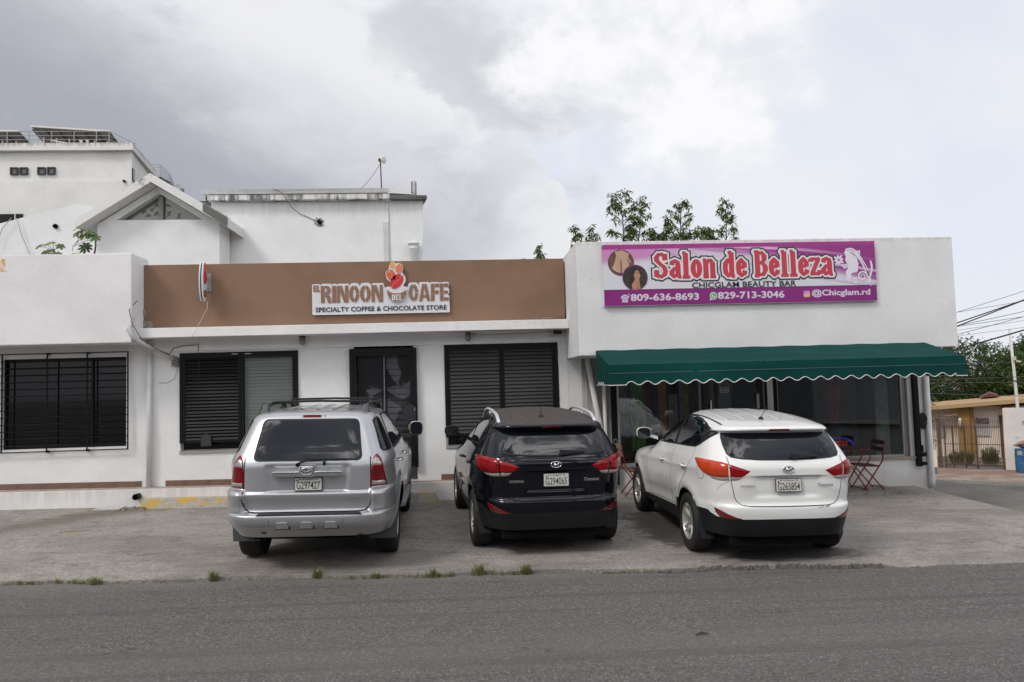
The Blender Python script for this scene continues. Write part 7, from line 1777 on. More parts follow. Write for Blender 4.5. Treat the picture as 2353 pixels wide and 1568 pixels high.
def patch(sh, poly, d, off, name, m, root, bulge=0.0, g=.05, mirror=False, edge=.02, **kw):
    """poly: 3D outline; projected along d on the shell; offset plus a soft bulge away from the outline"""
    d = Vector(d).normalized()
    if abs(d.z) > .9: U = Vector((1, 0, 0)); V = Vector((0, 1, 0))
    else: U = Vector((0, 0, 1)).cross(-d).normalized(); V = (-d).cross(U)
    P2 = [(Vector(p).dot(U), Vector(p).dot(V)) for p in poly]
    bm = bmesh.new(); bmv = [bm.verts.new((a, b, 0)) for a, b in P2]; bm.faces.new(bmv)
    x0 = min(a for a, b in P2); x1 = max(a for a, b in P2); y0 = min(b for a, b in P2); y1 = max(b for a, b in P2)
    for (lo, hi, nrm) in ((x0, x1, (1, 0, 0)), (y0, y1, (0, 1, 0))):
        c = math.floor(lo/g)*g+g
        while c < hi-1e-4:
            bmesh.ops.bisect_plane(bm, geom=bm.verts[:]+bm.edges[:]+bm.faces[:], plane_co=(c*nrm[0], c*nrm[1], 0), plane_no=nrm); c += g
    bmesh.ops.triangulate(bm, faces=[f for f in bm.faces if len(f.verts) > 4])
    bm.verts.index_update(); vs = []; last = None
    n2 = len(P2)
    for v in bm.verts:
        a, b = v.co.x, v.co.y
        o = U*a+V*b-d*2.5
        h = sh.hit(o, d, 5.0)
        if h is None: vs.append(None); continue
        nn = sh.normal(h)
        if bulge:
            dist = 9
            for i in range(n2):
                p, q = Vector(P2[i]), Vector(P2[(i+1) % n2]); e = q-p; t_ = max(0, min(1, (Vector((a, b))-p).dot(e)/max(e.length_squared, 1e-9)))
                dist = min(dist, (Vector((a, b))-(p+e*t_)).length)
            oo = off+bulge*(1-(1-min(1, dist/edge))**2)
        else: oo = off
        vs.append(sh.place(h, nn, oo))
    fs = []
    for f in bm.faces:
        ii = [v.index for v in f.verts]
        if any(vs[i] is None for i in ii): continue
        # orient outward
        nn = (vs[ii[1]]-vs[ii[0]]).cross(vs[ii[2]]-vs[ii[0]])
        fs.append(tuple(ii) if nn.dot(-d) > 0 else tuple(reversed(ii)))
    bm.free()
    vs = [v if v is not None else Vector((0, 0, 0.5)) for v in vs]
    used = sorted({i for f in fs for i in f}); mp = {i: k for k, i in enumerate(used)}
    o = MB().add([vs[i] for i in used], [tuple(mp[i] for i in f) for f in fs]).obj(name, m, root, smooth=True, **kw)
    if mirror:
        MB().add([(-vs[i].x, vs[i].y, vs[i].z) for i in used], [tuple(reversed([mp[i] for i in f])) for f in fs]).obj(name, mirror if isinstance(mirror, bpy.types.Material) else m, root, smooth=True, **kw)
    return o
def strip(sh, pts, d, wd, off, name, m, root, mirror=False, dens=.04, closed=False):
    d = Vector(d).normalized()
    if abs(d.z) > .9: U = Vector((1, 0, 0)); V = Vector((0, 1, 0))
    else: U = Vector((0, 0, 1)).cross(-d).normalized(); V = (-d).cross(U)
    P2 = [Vector((Vector(p).dot(U), Vector(p).dot(V))) for p in pts]
    if closed: P2.append(P2[0])
    Q = []
    for a, b in zip(P2, P2[1:]):
        n = max(1, int((b-a).length/dens))
        Q += [a+(b-a)*k/n for k in range(n)]
    Q.append(P2[-1]); vs = []; fs = []; segs = []
    for i, q in enumerate(Q):
        t_ = (Q[min(i+1, len(Q)-1)]-Q[max(i-1, 0)]).normalized(); n_ = Vector((-t_.y, t_.x))*wd/2
        pr = []
        for s_ in (1, -1):
            a = q+n_*s_; h = sh.hit(U*a.x+V*a.y-d*2.5, d, 5.0)
            pr.append(None if h is None else sh.place(h, sh.normal(h), off))
        segs.append(pr)
    for i in range(len(segs)-1):
        c = segs[i]+segs[i+1]
        if any(p is None for p in c): continue
        k = len(vs); vs += c; fs.append((k, k+1, k+3, k+2))
    mb = MB().add(vs, fs)
    if mirror is True: mb.add([(-v[0], v[1], v[2]) for v in vs], [tuple(reversed(f)) for f in fs])
    return mb.obj(name, m, root)
def smooth_poly(pts, n=4):
    out = []; N = len(pts)
    for i in range(N):
        p0, p1, p2, p3 = [Vector(pts[(i+j) % N]) for j in (-1, 0, 1, 2)]
        for k in range(n):
            s_ = k/n; out.append(.5*((2*p1)+(p2-p0)*s_+(2*p0-5*p1+4*p2-p3)*s_**2+(3*p1-p0-3*p2+p3)*s_**3))
    return out
def make_wheel(root, x, y, r, wd, rimr, side, style, face_rot=0.0):
    """axis along X; side = +1 when the outer face looks to +X"""
    hub = MB().lathe([(.001, x-side*wd*.55), (.15, x-side*wd*.55), (.15, x-side*wd*.8), (.001, x-side*wd*.8)], (0, y, r), 'X', 20).obj('wheel', M['under'], root)
    hw_ = wd/2; ty = MB()
    prof = [(rimr, -hw_*.80), (rimr+.012, -hw_*.93), (rimr+.05, -hw_*1.0), (r-.045, -hw_*.99), (r-.015, -hw_*.90), (r-.004, -hw_*.72), (r, -hw_*.4), (r, hw_*.4), (r-.004, hw_*.72), (r-.015, hw_*.90), (r-.045, hw_*.99), (rimr+.05, hw_*1.0), (rimr+.012, hw_*.93), (rimr, hw_*.80)]
    ty.lathe([(a, x-side*hw_+b) for a, b in prof], (0, y, r), 'X', 44)
    for dx in (-.055, 0, .055): pass
    ty.obj('tyre', M['rubber'], hub, smooth=True)
    rm = MB(); X0 = x-side*hw_; o = side
    rm.lathe([(rimr, X0+o*hw_*.86), (rimr-.012, X0+o*hw_*.90), (rimr-.026, X0+o*hw_*.74), (rimr-.035, X0+o*hw_*.2), (rimr-.03, X0-o*hw_*.8), (rimr, X0-o*hw_*.8)], (0, y, r), 'X', 44)
    rm.lathe([(.001, X0+o*hw_*.60), (.035, X0+o*hw_*.60), (.062, X0+o*hw_*.50), (.066, X0+o*hw_*.25)], (0, y, r), 'X', 20)
    nsp = 5
    for k in range(nsp):
        a = face_rot+2*pi*k/nsp
        for da, wk in (((-.15, .017), (.15, .017)) if style == 'double' else ((-.0, .038),)):
            p0 = (.05, a+da*.5); p1 = (rimr-.02, a+da)
            for seg_ in range(1):
                A = Vector((0, p0[0]*cos(p0[1]), p0[0]*sin(p0[1]))); B = Vector((0, p1[0]*cos(p1[1]), p1[0]*sin(p1[1])))
                t_ = (B-A).normalized(); n_ = Vector((0, -t_.z, t_.y)); w0, w1 = wk*.9, wk*1.35
                f0, f1 = X0+o*hw_*.56, X0+o*hw_*.80
                C0 = Vector((0, y, r))
                q = [C0+A+n_*w0, C0+A-n_*w0, C0+B-n_*w1, C0+B+n_*w1]
                vs = [(f0-o*.03, q[0].y, q[0].z), (f0-o*.03, q[1].y, q[1].z), (f1-o*.03, q[2].y, q[2].z), (f1-o*.03, q[3].y, q[3].z)]
                q2 = [C0+A+n_*w0*.55, C0+A-n_*w0*.55, C0+B-n_*w1*.6, C0+B+n_*w1*.6]
                vs += [(f0, q2[0].y, q2[0].z), (f0, q2[1].y, q2[1].z), (f1, q2[2].y, q2[2].z), (f1, q2[3].y, q2[3].z)]
                rm.hexa(vs)
    rm.obj('rim', M['rim'], hub, fixn=True, auto=35)
    return hub
def arch_liner(sh, root, ay, az, R, m, depth=.30, lip=None):
    n = 36
    angs = [radians(-40+260*k/n) for k in range(n+1)]
    for s_ in (1, -1):
        vs = []; fs = []; base = 0
        for a in angs:
            y = ay+R*cos(a); z = max(az+R*sin(a), sh.zb+.01)
            h = sh.hit((2.0*1, y, z), (-1, 0, 0), 3.0); x = (h.x if h else .85)
            q = Vector(sh.deform(x, y, z)) if sh.deform else Vector((x, y, z))
            vs += [(s_*(q.x-.001), q.y, q.z), (s_*(x-depth), y, z)]
        for k in range(n):
            f_ = (base+2*k, base+2*k+1, base+2*k+3, base+2*k+2); fs.append(f_ if s_ > 0 else tuple(reversed(f_)))
        MB().add(vs, fs).obj('wheel_arch', m, root, smooth=True)
def car_root(name, label, X, Y, th, fwd_pitch=0.0, roll=0.0):
    o = thing(name, label, 'car', (0, 0, 0), 'cars parked nose-in in front of the shops')
    n = Vector((.016, -.010, 1)).normalized(); f = Vector((sin(th), cos(th), 0)); f = (f-n*f.dot(n)).normalized()
    r = f.cross(n).normalized()
    Mx = Matrix(((r.x, f.x, n.x, X), (r.y, f.y, n.y, Y), (r.z, f.z, n.z, G(X, Y)+.002), (0, 0, 0, 1)))
    return o, Mx @ Matrix.Rotation(roll, 4, 'Y')
def licence_plate(root, x, y, z, num, w_=.30, h=.148, tilt=0.0, frame='plate_frame', rot=0.0):
    def f(yo): return lambda u, v, d=0: (x+u, y-yo-d-tilt*v, z+v)
    o = MB().poly(rrect(-w_/2, -h/2, w_/2, h/2, .014), lambda u, v, d: f(0)(u, v, d), .012).obj('licence_plate', M[frame], root)
    MB().poly(rrect(-w_/2+.007, -h/2+.007, w_/2-.007, h/2-.007, .010), f(.0132)).obj('plate_face', M['plate'], o)
    text_obj('plate_number', num, lambda u, v: f(.0145)(u, v-.055), M['plate_ink'], o, height=.082, bold=.006, width=w_*.84, align='CENTER')
    text_obj('plate_heading', 'REP. DOMINICANA', lambda u, v: f(.0145)(u, v+.045), M['plate_ink'], o, height=.014, bold=.01, width=w_*.42, align='CENTER')
    mb = MB(); mb.poly(R_(-w_*.42, .028, -w_*.36, .046), f(.0144)); mb.obj('plate_sticker', M['plate_ink'], o)
    for s_ in (-1, 1):
        MB().lathe([(.0075, -.004), (.0075, 0), (.001, 0)], (x+s_*w_*.30, y-.014, z+.055), 'Y', 10).obj('plate_screw', M['plate_frame'], o)
    return o
def torus_e(mb, cx, y, cz, rx, rz, r, n=28, shear=0.0):
    mb.tube([(cx+rx*cos(2*pi*k/n)+shear*rz*sin(2*pi*k/n), y, cz+rz*sin(2*pi*k/n)) for k in range(n+1)], r, 6, caps=False)

# ------------------------------------------------------------------ compact crossover (black one and white one)
def make_crossover(rootname, label, paint, X, Y, th, num, rails, faded_left=False, opts={}):
    root, Mx = car_root(rootname, label, X, Y, th)
    AR = [(0, .345), (2.64, .345)]; R = .405
    yr = [(.20, -.72), (.28, -.79), (.33, -.83), (.42, -.865), (.52, -.885), (.60, -.895), (.655, -.893), (.675, -.865), (.72, -.852), (.85, -.862), (.95, -.862), (.988, -.868), (1.0, -.872), (1.06, -.872), (1.12, -.856), (1.165, -.832), (1.20, -.805), (1.30, -.722), (1.40, -.632), (1.455, -.580), (1.468, -.600), (1.478, -.655), (1.500, -.668), (1.515, -.655), (1.535, -.58), (1.56, -.42), (1.585, -.22), (1.61, .02), (1.635, .30), (1.65, .52), (1.66, .72), (1.666, .86)]
    yf = [(.20, 3.25), (.33, 3.42), (.5, 3.50), (.7, 3.50), (.85, 3.43), (.93, 3.25), (.98, 3.0), (1.03, 2.65), (1.07, 2.35), (1.11, 2.12), (1.2, 1.95), (1.35, 1.68), (1.5, 1.36), (1.58, 1.17), (1.62, 1.08), (1.65, 1.0), (1.66, .96), (1.666, .92)]
    wd = [(.20, .80), (.28, .845), (.45, .875), (.6, .895), (.8, .912), (.95, .912), (1.05, .903), (1.12, .885), (1.18, .858), (1.25, .828), (1.35, .782), (1.45, .728), (1.52, .682), (1.57, .640), (1.60, .600), (1.625, .535), (1.645, .44), (1.655, .35), (1.662, .22), (1.666, .02)]
    nr = [(.20, 5.2), (.6, 5.6), (1.0, 6.0), (1.2, 6.0), (1.45, 5.5), (1.55, 4.5), (1.666, 3.0)]
    nf = [(.20, 4), (1.0, 4.5), (1.2, 4.2), (1.666, 2.5)]
    def deform(x, y, z):
        s_ = 1 if x >= 0 else -1; ax = abs(x)
        side = smoothstep(.6, .84, ax)
        # swollen haunches round the wheels and a crease rising to the tail lamp
        for ay, az in AR:
            r_ = sqrt((y-ay)**2+(z-az)**2); ax += side*.016*math.exp(-((r_-.46)/.09)**2)*(1 if z > .25 else .3)
        zc = .97+.045*(1.2-y); ax += side*.007*math.exp(-((z-zc)/.035)**2)*smoothstep(2.9, 2.2, y)*smoothstep(-.7, -.3, y)
        zl = .50-.05*y; ax -= side*.016*math.exp(-((z-zl-.10)/.07)**2)*smoothstep(.45, .8, y)*smoothstep(2.3, 1.9, y)
        # number plate recess
        rear = smoothstep(-.6, -.8, y)
        k = rear*smoothstep(.395, .345, ax+.25*(.98-z)*.0)*smoothstep(.74, .79, z)*smoothstep(.996, .984, z)
        y += .022*k
        y += rear*.010*math.exp(-((z-.60)/.05)**2)*0
        return (s_*ax if x != 0 else 0.0, y, z)
    sh = Shell(yr, yf, wd, nr, nf, 1.666, .20, deform)
    ZB = .50
    def bz(x, y):
        # upper edge of the black cladding
        if y < -.25:
            a = smoothstep(.45, .86, abs(x)); return .522+.012*a+.058*smoothstep(.80, .90, abs(x)+.15*smoothstep(-.75, -.35, y))
        if y < .45: return .585
        if y < 2.25: return .462-.050*(y-.35)
        if y < 3.1: return .46
        return .50
    def bound(x, y, z):
        b = bz(x, y)
        zl = .275+.045*smoothstep(.1, -.3, y)
        if z <= ZB: return zl+(z-.20)*(b-zl)/(ZB-.20)
        if z < .85: return b+(z-ZB)*(.85-b)/(.85-ZB)
        return z
    lv = [.20, .225, .25, .28, .31, .34, .37, .40, .43, .46, .48, .4975, .5001, .515, .53, .555, .58, .61, .635, .650, .660, .668, .676, .69, .71, .735, .76, .785, .81, .835, .86, .885, .91, .935, .955, .97, .98, .988, .994, 1.0, 1.01, 1.03, 1.05, 1.075, 1.10, 1.12, 1.14, 1.165, 1.19, 1.215, 1.24, 1.27, 1.30, 1.33, 1.36, 1.39, 1.42, 1.44, 1.452, 1.460, 1.466, 1.472, 1.478, 1.488, 1.50, 1.509, 1.517, 1.526, 1.54, 1.552, 1.565, 1.578, 1.59, 1.60, 1.61, 1.62, 1.628, 1.635, 1.642, 1.648, 1.652, 1.656, 1.659, 1.662, 1.6645, 1.666]
    P = body_grid(sh, [(z, None) for z in lv], ns=150, bound=bound)
    kb = lv.index(.4975)
    build_shell(sh, P, root, {'body': paint, 'cladding': M['cladding']}, lambda k, j, x, y, z: 'cladding' if k <= kb-0 else 'body', AR, R)
    for ay, az in AR: arch_liner(sh, root, ay, az, R, M['under'])
    MB().box(-.62, .62, -.74, 3.2, .21, .50).obj('underbody', M['under'], root)
    MB().box(-.60, .60, -.30, 3.0, .50, .80).obj('inner_tub', M['under'], root)
    for ay in (0, 2.64):
        for s_ in (-1, 1): make_wheel(root, s_*.905, ay, .348, .225, .222, s_, 'double', face_rot=.3+ay+s_)
    rear = (0, 1, 0); gap = M['under']
    # rear glass with its black border, hugging the curved tailgate
    g0 = [(0, 0, 1.168), (.30, 0, 1.172), (.52, 0, 1.188), (.612, 0, 1.204), (.640, 0, 1.235), (.648, 0, 1.32), (.638, 0, 1.40), (.618, 0, 1.452)]
    full = [(-p[0], 0, p[2]) for p in reversed(g0[1:])]+g0
    patch(sh, [(x, -1, z) for x, _, z in full], rear, .004, 'rear_window', M['car_glass'], root, g=.03)
    strip(sh, [(x, -1, z) for x, _, z in full], rear, .014, .0055, 'window_seal', M['cladding'], root, closed=False)
    # underside of the spoiler, stop lamp
    patch(sh, [(-.13, -1, 1.4805), (.13, -1, 1.4805), (.11, -1, 1.500), (-.11, -1, 1.500)], rear, .004, 'stop_lamp', M['red_dark'], root, g=.02)
    # tailgate and bumper seams
    tg = [(.655, 0, 1.20), (.648, 0, 1.10), (.640, 0, 1.0), (.622, 0, .88), (.598, 0, .76), (.575, 0, .715), (.52, 0, .675), (.44, 0, .664), (.2, 0, .661), (0, 0, .660)]
    strip(sh, [(x, -1, z) for x, _, z in tg], rear, .007, .0016, 'tailgate_seam', gap, root, mirror=True)
    strip(sh, [(.70, -1, .947), (.80, -1, .90), (.86, -1, .84)], (-.35, 1, 0), .0028, .0016, 'bumper_seam', gap, root, mirror=True)
    strip(sh, [(-.36, -1, .9935), (.36, -1, .9935)], rear, .010, .002, 'grip_gap', gap, root)  # dark strip along the top of the plate recess
    # tail lamps: tailgate piece and wing piece, clear lower part
    dg = (-.80, 1, 0)
    inner = [(.425, -.87, 1.052), (.50, -.86, 1.078), (.60, -.84, 1.112), (.655, -.83, 1.128), (.648, -.83, 1.06), (.644, -.83, .992), (.575, -.85, .985), (.515, -.86, .990), (.47, -.87, 1.018)]
    innc = [(.515, -.86, .985), (.575, -.85, .981), (.643, -.83, .987), (.637, -.83, .948), (.60, -.84, .946), (.55, -.85, .956)]
    patch(sh, [(x, -1, z) for x, _, z in inner], rear, .002, 'tail_lamp', M['red_lens'], root, bulge=.009, g=.02, mirror=True)
    patch(sh, [(x, -1, z) for x, _, z in innc], rear, .002, 'reversing_lamp', M['clear_lens'], root, bulge=.009, g=.02, mirror=True)
    outer = [(.661, -.82, 1.132), (.73, -.78, 1.148), (.79, -.68, 1.158), (.835, -.52, 1.162), (.862, -.38, 1.158), (.874, -.27, 1.150), (.870, -.33, 1.11), (.862, -.42, 1.06), (.848, -.52, 1.012), (.822, -.62, .985), (.74, -.77, .978), (.655, -.82, .988)]
    outc = [(.654, -.82, .983), (.74, -.77, .972), (.815, -.63, .980), (.79, -.69, .955), (.74, -.77, .942), (.648, -.82, .946)]
    patch(sh, outer, dg, .002, 'tail_lamp', M['red_lens'], root, bulge=.011, g=.02, mirror=(M['orange_lens'] if faded_left else True))
    patch(sh, outc, dg, .002, 'reversing_lamp', M['clear_lens'], root, bulge=.009, g=.02, mirror=True)
    # red reflectors low in the bumper corners
    rf = [(.53, -.88, .528), (.60, -.87, .545), (.68, -.84, .578), (.745, -.79, .614), (.80, -.74, .634), (.79, -.76, .585), (.765, -.78, .548), (.735, -.81, .526), (.66, -.85, .518), (.58, -.88, .518)]
    patch(sh, rf, (-.25, 1, 0), .003, 'reflector', M['red_dark'], root, bulge=.006, g=.02, mirror=True)
    # plate, badge, script
    licence_plate(root, .0, -.868, .893, num, tilt=-.02, frame='chrome_dull' if opts.get('lightframe') else 'plate_frame')
    bd = MB(); torus_e(bd, 0, -.884, 1.068, .062, .034, .0055)
    bd.beam((-.030, -.886, 1.046), (-.012, -.886, 1.090), .011, .008, up=(0, 1, 0)); bd.beam((.012, -.886, 1.046), (.030, -.886, 1.090), .011, .008, up=(0, 1, 0)); bd.beam((-.022, -.886, 1.060), (.022, -.886, 1.076), .010, .009, up=(0, 1, 0))
    bd.obj('badge', M['chrome'], root, smooth=True)
    MB().poly([(.060*cos(2*pi*k/28), 1.068+.032*sin(2*pi*k/28)) for k in range(28)], lambda u, v, d: (u, -.881-d, v), .002).obj('badge_field', M['chrome_dull'] if opts.get('whitebadge') else M['cladding'], root)
    text_obj('lettering', 'HYUNDAI', lambda u, v: (-.548+u, -.880, .872+v), M['chrome_dull'], root, height=.030, bold=.03, width=.165)
    tm = .055
    text_obj('lettering', 'Tucson', lambda u, v: (.325+u, -.880+.0, .872+v), M['chrome_dull'], root, height=.040, bold=.03, width=.185, shear=.35)
    # side glass: black surround then panes
    left = (1, 0, 0)
    dlo = [(1.78, 1.175), (1.62, 1.188), (1.2, 1.205), (.61, 1.228), (.1, 1.248), (-.155, 1.262), (-.27, 1.30), (-.38, 1.37), (-.45, 1.42), (-.475, 1.447), (-.44, 1.47), (-.33, 1.498), (-.12, 1.545), (.15, 1.585), (.45, 1.603), (.80, 1.603), (1.05, 1.585), (1.25, 1.545), (1.40, 1.475), (1.60, 1.33)]
    for s_ in (-1, 1):
        D_ = (-s_, 0, 0); c3 = lambda L_: [(s_*.9, a, b) for a, b in L_]
        patch(sh, c3(dlo), D_, .003, 'window_surround', M['cladding'], root, g=.06)
        fp = [(1.66, 1.205), (1.2, 1.222), (.68, 1.243), (.74, 1.42), (.83, 1.582), (1.04, 1.566), (1.22, 1.528), (1.37, 1.455), (1.54, 1.33)]
        rp = [(.58, 1.247), (.1, 1.265), (-.14, 1.280), (-.30, 1.36), (-.24, 1.42), (-.07, 1.528), (.15, 1.566), (.45, 1.584), (.72, 1.583), (.64, 1.42)]
        qp = [(-.315, 1.375), (-.44, 1.445), (-.40, 1.462), (-.30, 1.485), (-.14, 1.515), (-.26, 1.44)]
        for nm, q in (('front_window', fp), ('rear_side_window', rp), ('quarter_window', qp)): patch(sh, c3(q), D_, .0055, nm, M['car_glass'], root, g=.04)
        # door seams
        for pts in ([(.60, 1.21), (.60, .95), (.66, .75), (.70, .44)], [(-.17, 1.25), (-.19, 1.15), (-.05, .98), (.14, .82), (.33, .62), (.33, .445)], [(1.86, 1.13), (1.93, .95), (1.92, .7), (1.86, .40)]):
            strip(sh, c3(pts), D_, .006, .0016, 'door_seam', gap, root)
        strip(sh, c3([(.33, .50), (.7, .47), (1.3, .44), (1.9, .41)]), D_, .005, .0016, 'sill_seam', gap, root)
        # handles
        for hy, hz in ((1.04, .995), (.05, 1.02)):
            h0 = sh.hit((s_*1.6, hy, hz), (-s_, 0, 0)); hx = sh.deform(h0.x, hy, hz)[0]
            patch(sh, c3([(hy+.055*cos(a), hz+.028*sin(a)) for a in [2*pi*k/14 for k in range(14)]]), D_, .0015, 'handle_cup', M['under'] if not opts.get('whitebadge') else M['chrome_dull'], root, g=.03)
            MB().tube([(hx+s_*.004, hy-.105, hz), (hx+s_*.032, hy-.08, hz+.004), (hx+s_*.036, hy, hz+.006), (hx+s_*.03, hy+.075, hz+.004), (hx+s_*.004, hy+.10, hz)], [.008, .013, .014, .013, .008], 8).obj('door_handle', paint, root, smooth=True)
        # mirror
        mr_ = MB(); msh = [(0, .0), (.05, .7), (.12, .95), (.18, 1.0), (.215, .98)]
        vs = []; sg = 16
        ring_ = [(.105*math.copysign(abs(cos(2*pi*k/sg))**.7, cos(2*pi*k/sg)), .078*math.copysign(abs(sin(2*pi*k/sg))**.7, sin(2*pi*k/sg))) for k in range(sg)]
        for (dy, sc_) in ((.11, .25), (.09, .62), (.05, .88), (0, 1.0), (-.03, 1.0), (-.035, .94)):
            vs += [(s_*(1.03+a*sc_), 1.60+dy, 1.305+b*sc_) for a, b in ring_]
        n_ = 6
        mr_.add(vs, [(i*sg+j, i*sg+(j+1) % sg, (i+1)*sg+(j+1) % sg, (i+1)*sg+j) for i in range(n_-1) for j in range(sg)]+[tuple(range(sg))])
        mo = mr_.obj('door_mirror', paint, root, smooth=True, fixn=True)
        MB().poly([(s_*(1.03+a*.92), 1.305+b*.92) for a, b in ring_], lambda u, v, d: (u, 1.564, v)).obj('mirror_rim', M['cladding'], mo)
        MB().poly([(s_*(1.03+a*.80), 1.305+b*.80) for a, b in ring_], lambda u, v, d: (u, 1.562, v)).obj('mirror_glass', plain('mirror_glass', (.10, .11, .12), .04, metal=.9), mo)
        MB().hexa([(s_*.82, 1.60, 1.20), (s_*.97, 1.58, 1.25), (s_*.97, 1.63, 1.25), (s_*.82, 1.70, 1.20), (s_*.82, 1.60, 1.25), (s_*.97, 1.58, 1.29), (s_*.97, 1.63, 1.29), (s_*.82, 1.70, 1.25)]).obj('mirror_arm', paint, mo, fixn=True)
        # mud flaps
        MB().hexa([(s_*.70, -.42, .22), (s_*.85, -.40, .22), (s_*.85, -.39, .22), (s_*.70, -.41, .22), (s_*.70, -.36, .46), (s_*.865, -.34, .46), (s_*.865, -.33, .46), (s_*.70, -.35, .46)]).obj('mud_flap', M['cladding'], root)
    # fuel flap ring on the left
    if opts.get('fuel'): strip(sh, [(-.9, -.46+.085*cos(a), 1.01+.085*sin(a)) for a in [2*pi*k/24 for k in range(24)]], (1, 0, 0), .005, .0016, 'fuel_flap_seam', gap, root, closed=True, dens=.02)
    # roof ribs, ditch lines, antenna
    dn = (0, 0, -1)
    for x_ in (-.42, -.21, 0, .21, .42):
        strip(sh, [(x_*1.0, -.18, 3), (x_*.97, .4, 3), (x_*.93, 1.0, 3)], dn, .016, .0035, 'roof_rib', paint, root) if False else None
        vs = []; fs = []
        for k in range(21):
            y_ = -.20+1.15*k/20
            for dx, dz in ((-.026, .0004), (-.010, .004), (.010, .004), (.026, .0004)):
                h = sh.hit((x_+dx, y_, 2.2), (0, 0, -1), 1.5); vs.append((x_+dx, y_, (h.z if h else 1.5)+dz))
        fs = [(k*4+j, k*4+j+1, (k+1)*4+j+1, (k+1)*4+j) for k in range(20) for j in range(3)]
        MB().add(vs, fs).obj('roof_rib', paint, root, smooth=True)
    def roofz(x, y):
        h = sh.hit((x, y, 2.2), (0, 0, -1), 1.5); return h.z if h else 1.5
    for s_ in (-1, 1):
        if not rails:
            vs = []
            for k in range(31):
                y_ = -.42+1.62*k/30
                for dx in (-.011, .011): vs.append((s_*.585+dx, y_, roofz(s_*.585+dx, y_)+.004))
            f_ = [(k*2, k*2+1, k*2+3, k*2+2) for k in range(30)]
            MB().add(vs, f_).obj('roof_ditch', M['cladding'], root)
        else:
            x_ = s_*.60; pts = []; rr_ = []
            for k in range(17):
                q = k/16; y_ = -.42+1.62*q; zb = roofz(s_*.575, y_); lift = .052*min(1, sin(pi*q)*2.6)
                pts.append((x_-s_*.035*(0 if .1 < q < .9 else 0), y_, zb+lift+(.0 if 0 < q < 1 else -.004))); rr_.append(.021 if .02 < q < .98 else .016)
            rl = MB()
            vs = []; sg = 8
            for i, p in enumerate(pts):
                for a in range(sg):
                    an = 2*pi*a/sg; vs.append((p[0]+.024*cos(an), p[1], p[2]+.017*sin(an)))
            rl.add(vs, [(i*sg+j, i*sg+(j+1) % sg, (i+1)*sg+(j+1) % sg, (i+1)*sg+j) for i in range(16) for j in range(sg)]+[tuple(range(sg))[::-1], tuple(16*sg+j for j in range(sg))])
            for yy in (-.40, .40, 1.15): rl.box(x_-.015, x_+.015, yy-.04, yy+.04, roofz(s_*.575, yy)-.02, roofz(s_*.575, yy)+(.03 if yy == .4 else .01))
            rl.obj('roof_rail', M['rail_grey'], root, smooth=True, fixn=True)
    an = MB(); az_ = roofz(0, -.22); ax_ = -.045 if rails else -.03
    an.lathe([(.030, 0), (.026, .018), (.012, .032), (.001, .034)], (ax_, -.22, az_), 'Z', 14)
    ao = an.obj('antenna_base', M['cladding'], root, smooth=True)
    MB().tube([(ax_, -.22, az_+.02), (ax_+(.0 if rails else .05), -.34 if not rails else -.25, az_+.19)], [.004, .0025], 6).obj('antenna_rod', M['cladding'], ao)
    # rear wiper
    wp_ = MB(); wp_.hexa([(.055, -.845, 1.18), (.36, -.815, 1.205), (.36, -.83, 1.20), (.055, -.865, 1.175), (.05, -.835, 1.235), (.36, -.80, 1.213), (.36, -.82, 1.213), (.06, -.855, 1.235)])
    wp_.obj('rear_wiper', M['cladding'], root, fixn=True, bevel=.004)
    if opts.get('scuff'):
        m, t, b = new_mat('scraped_paint'); c = objco(t); n = t.noise(t.mapping(c, (18, 5, 50)), 1.0, 5, .7)
        t.l.new(t.mix(t.smooth(n, .45, .55), (.72, .72, .70), (.09, .10, .16)), b.inputs['Base Color'])
        patch(sh, [(.26, -1, .640), (.34, -1, .634), (.46, -1, .650), (.47, -1, .658), (.40, -1, .661), (.33, -1, .645)], (0, 1, 0), .0018, 'scrape', m, root, g=.02)
    root.matrix_world = Mx @ Matrix.Scale(opts.get('scale', 1), 4)
    return root, sh

make_crossover('parked_car', 'black compact crossover with silver roof rails parked nose-in between two lighter cars', M['paint_black'], 1.00, 9.56, -.085, 'G294065', True, opts=dict(lightframe=True, scale=1.02))
make_crossover('parked_car', 'white compact crossover with one faded orange tail lamp parked in front of the salon', M['paint_white'], 3.60, 8.87, .010, 'G265854', False, faded_left=True, opts=dict(whitebadge=True, fuel=True, scuff=True))

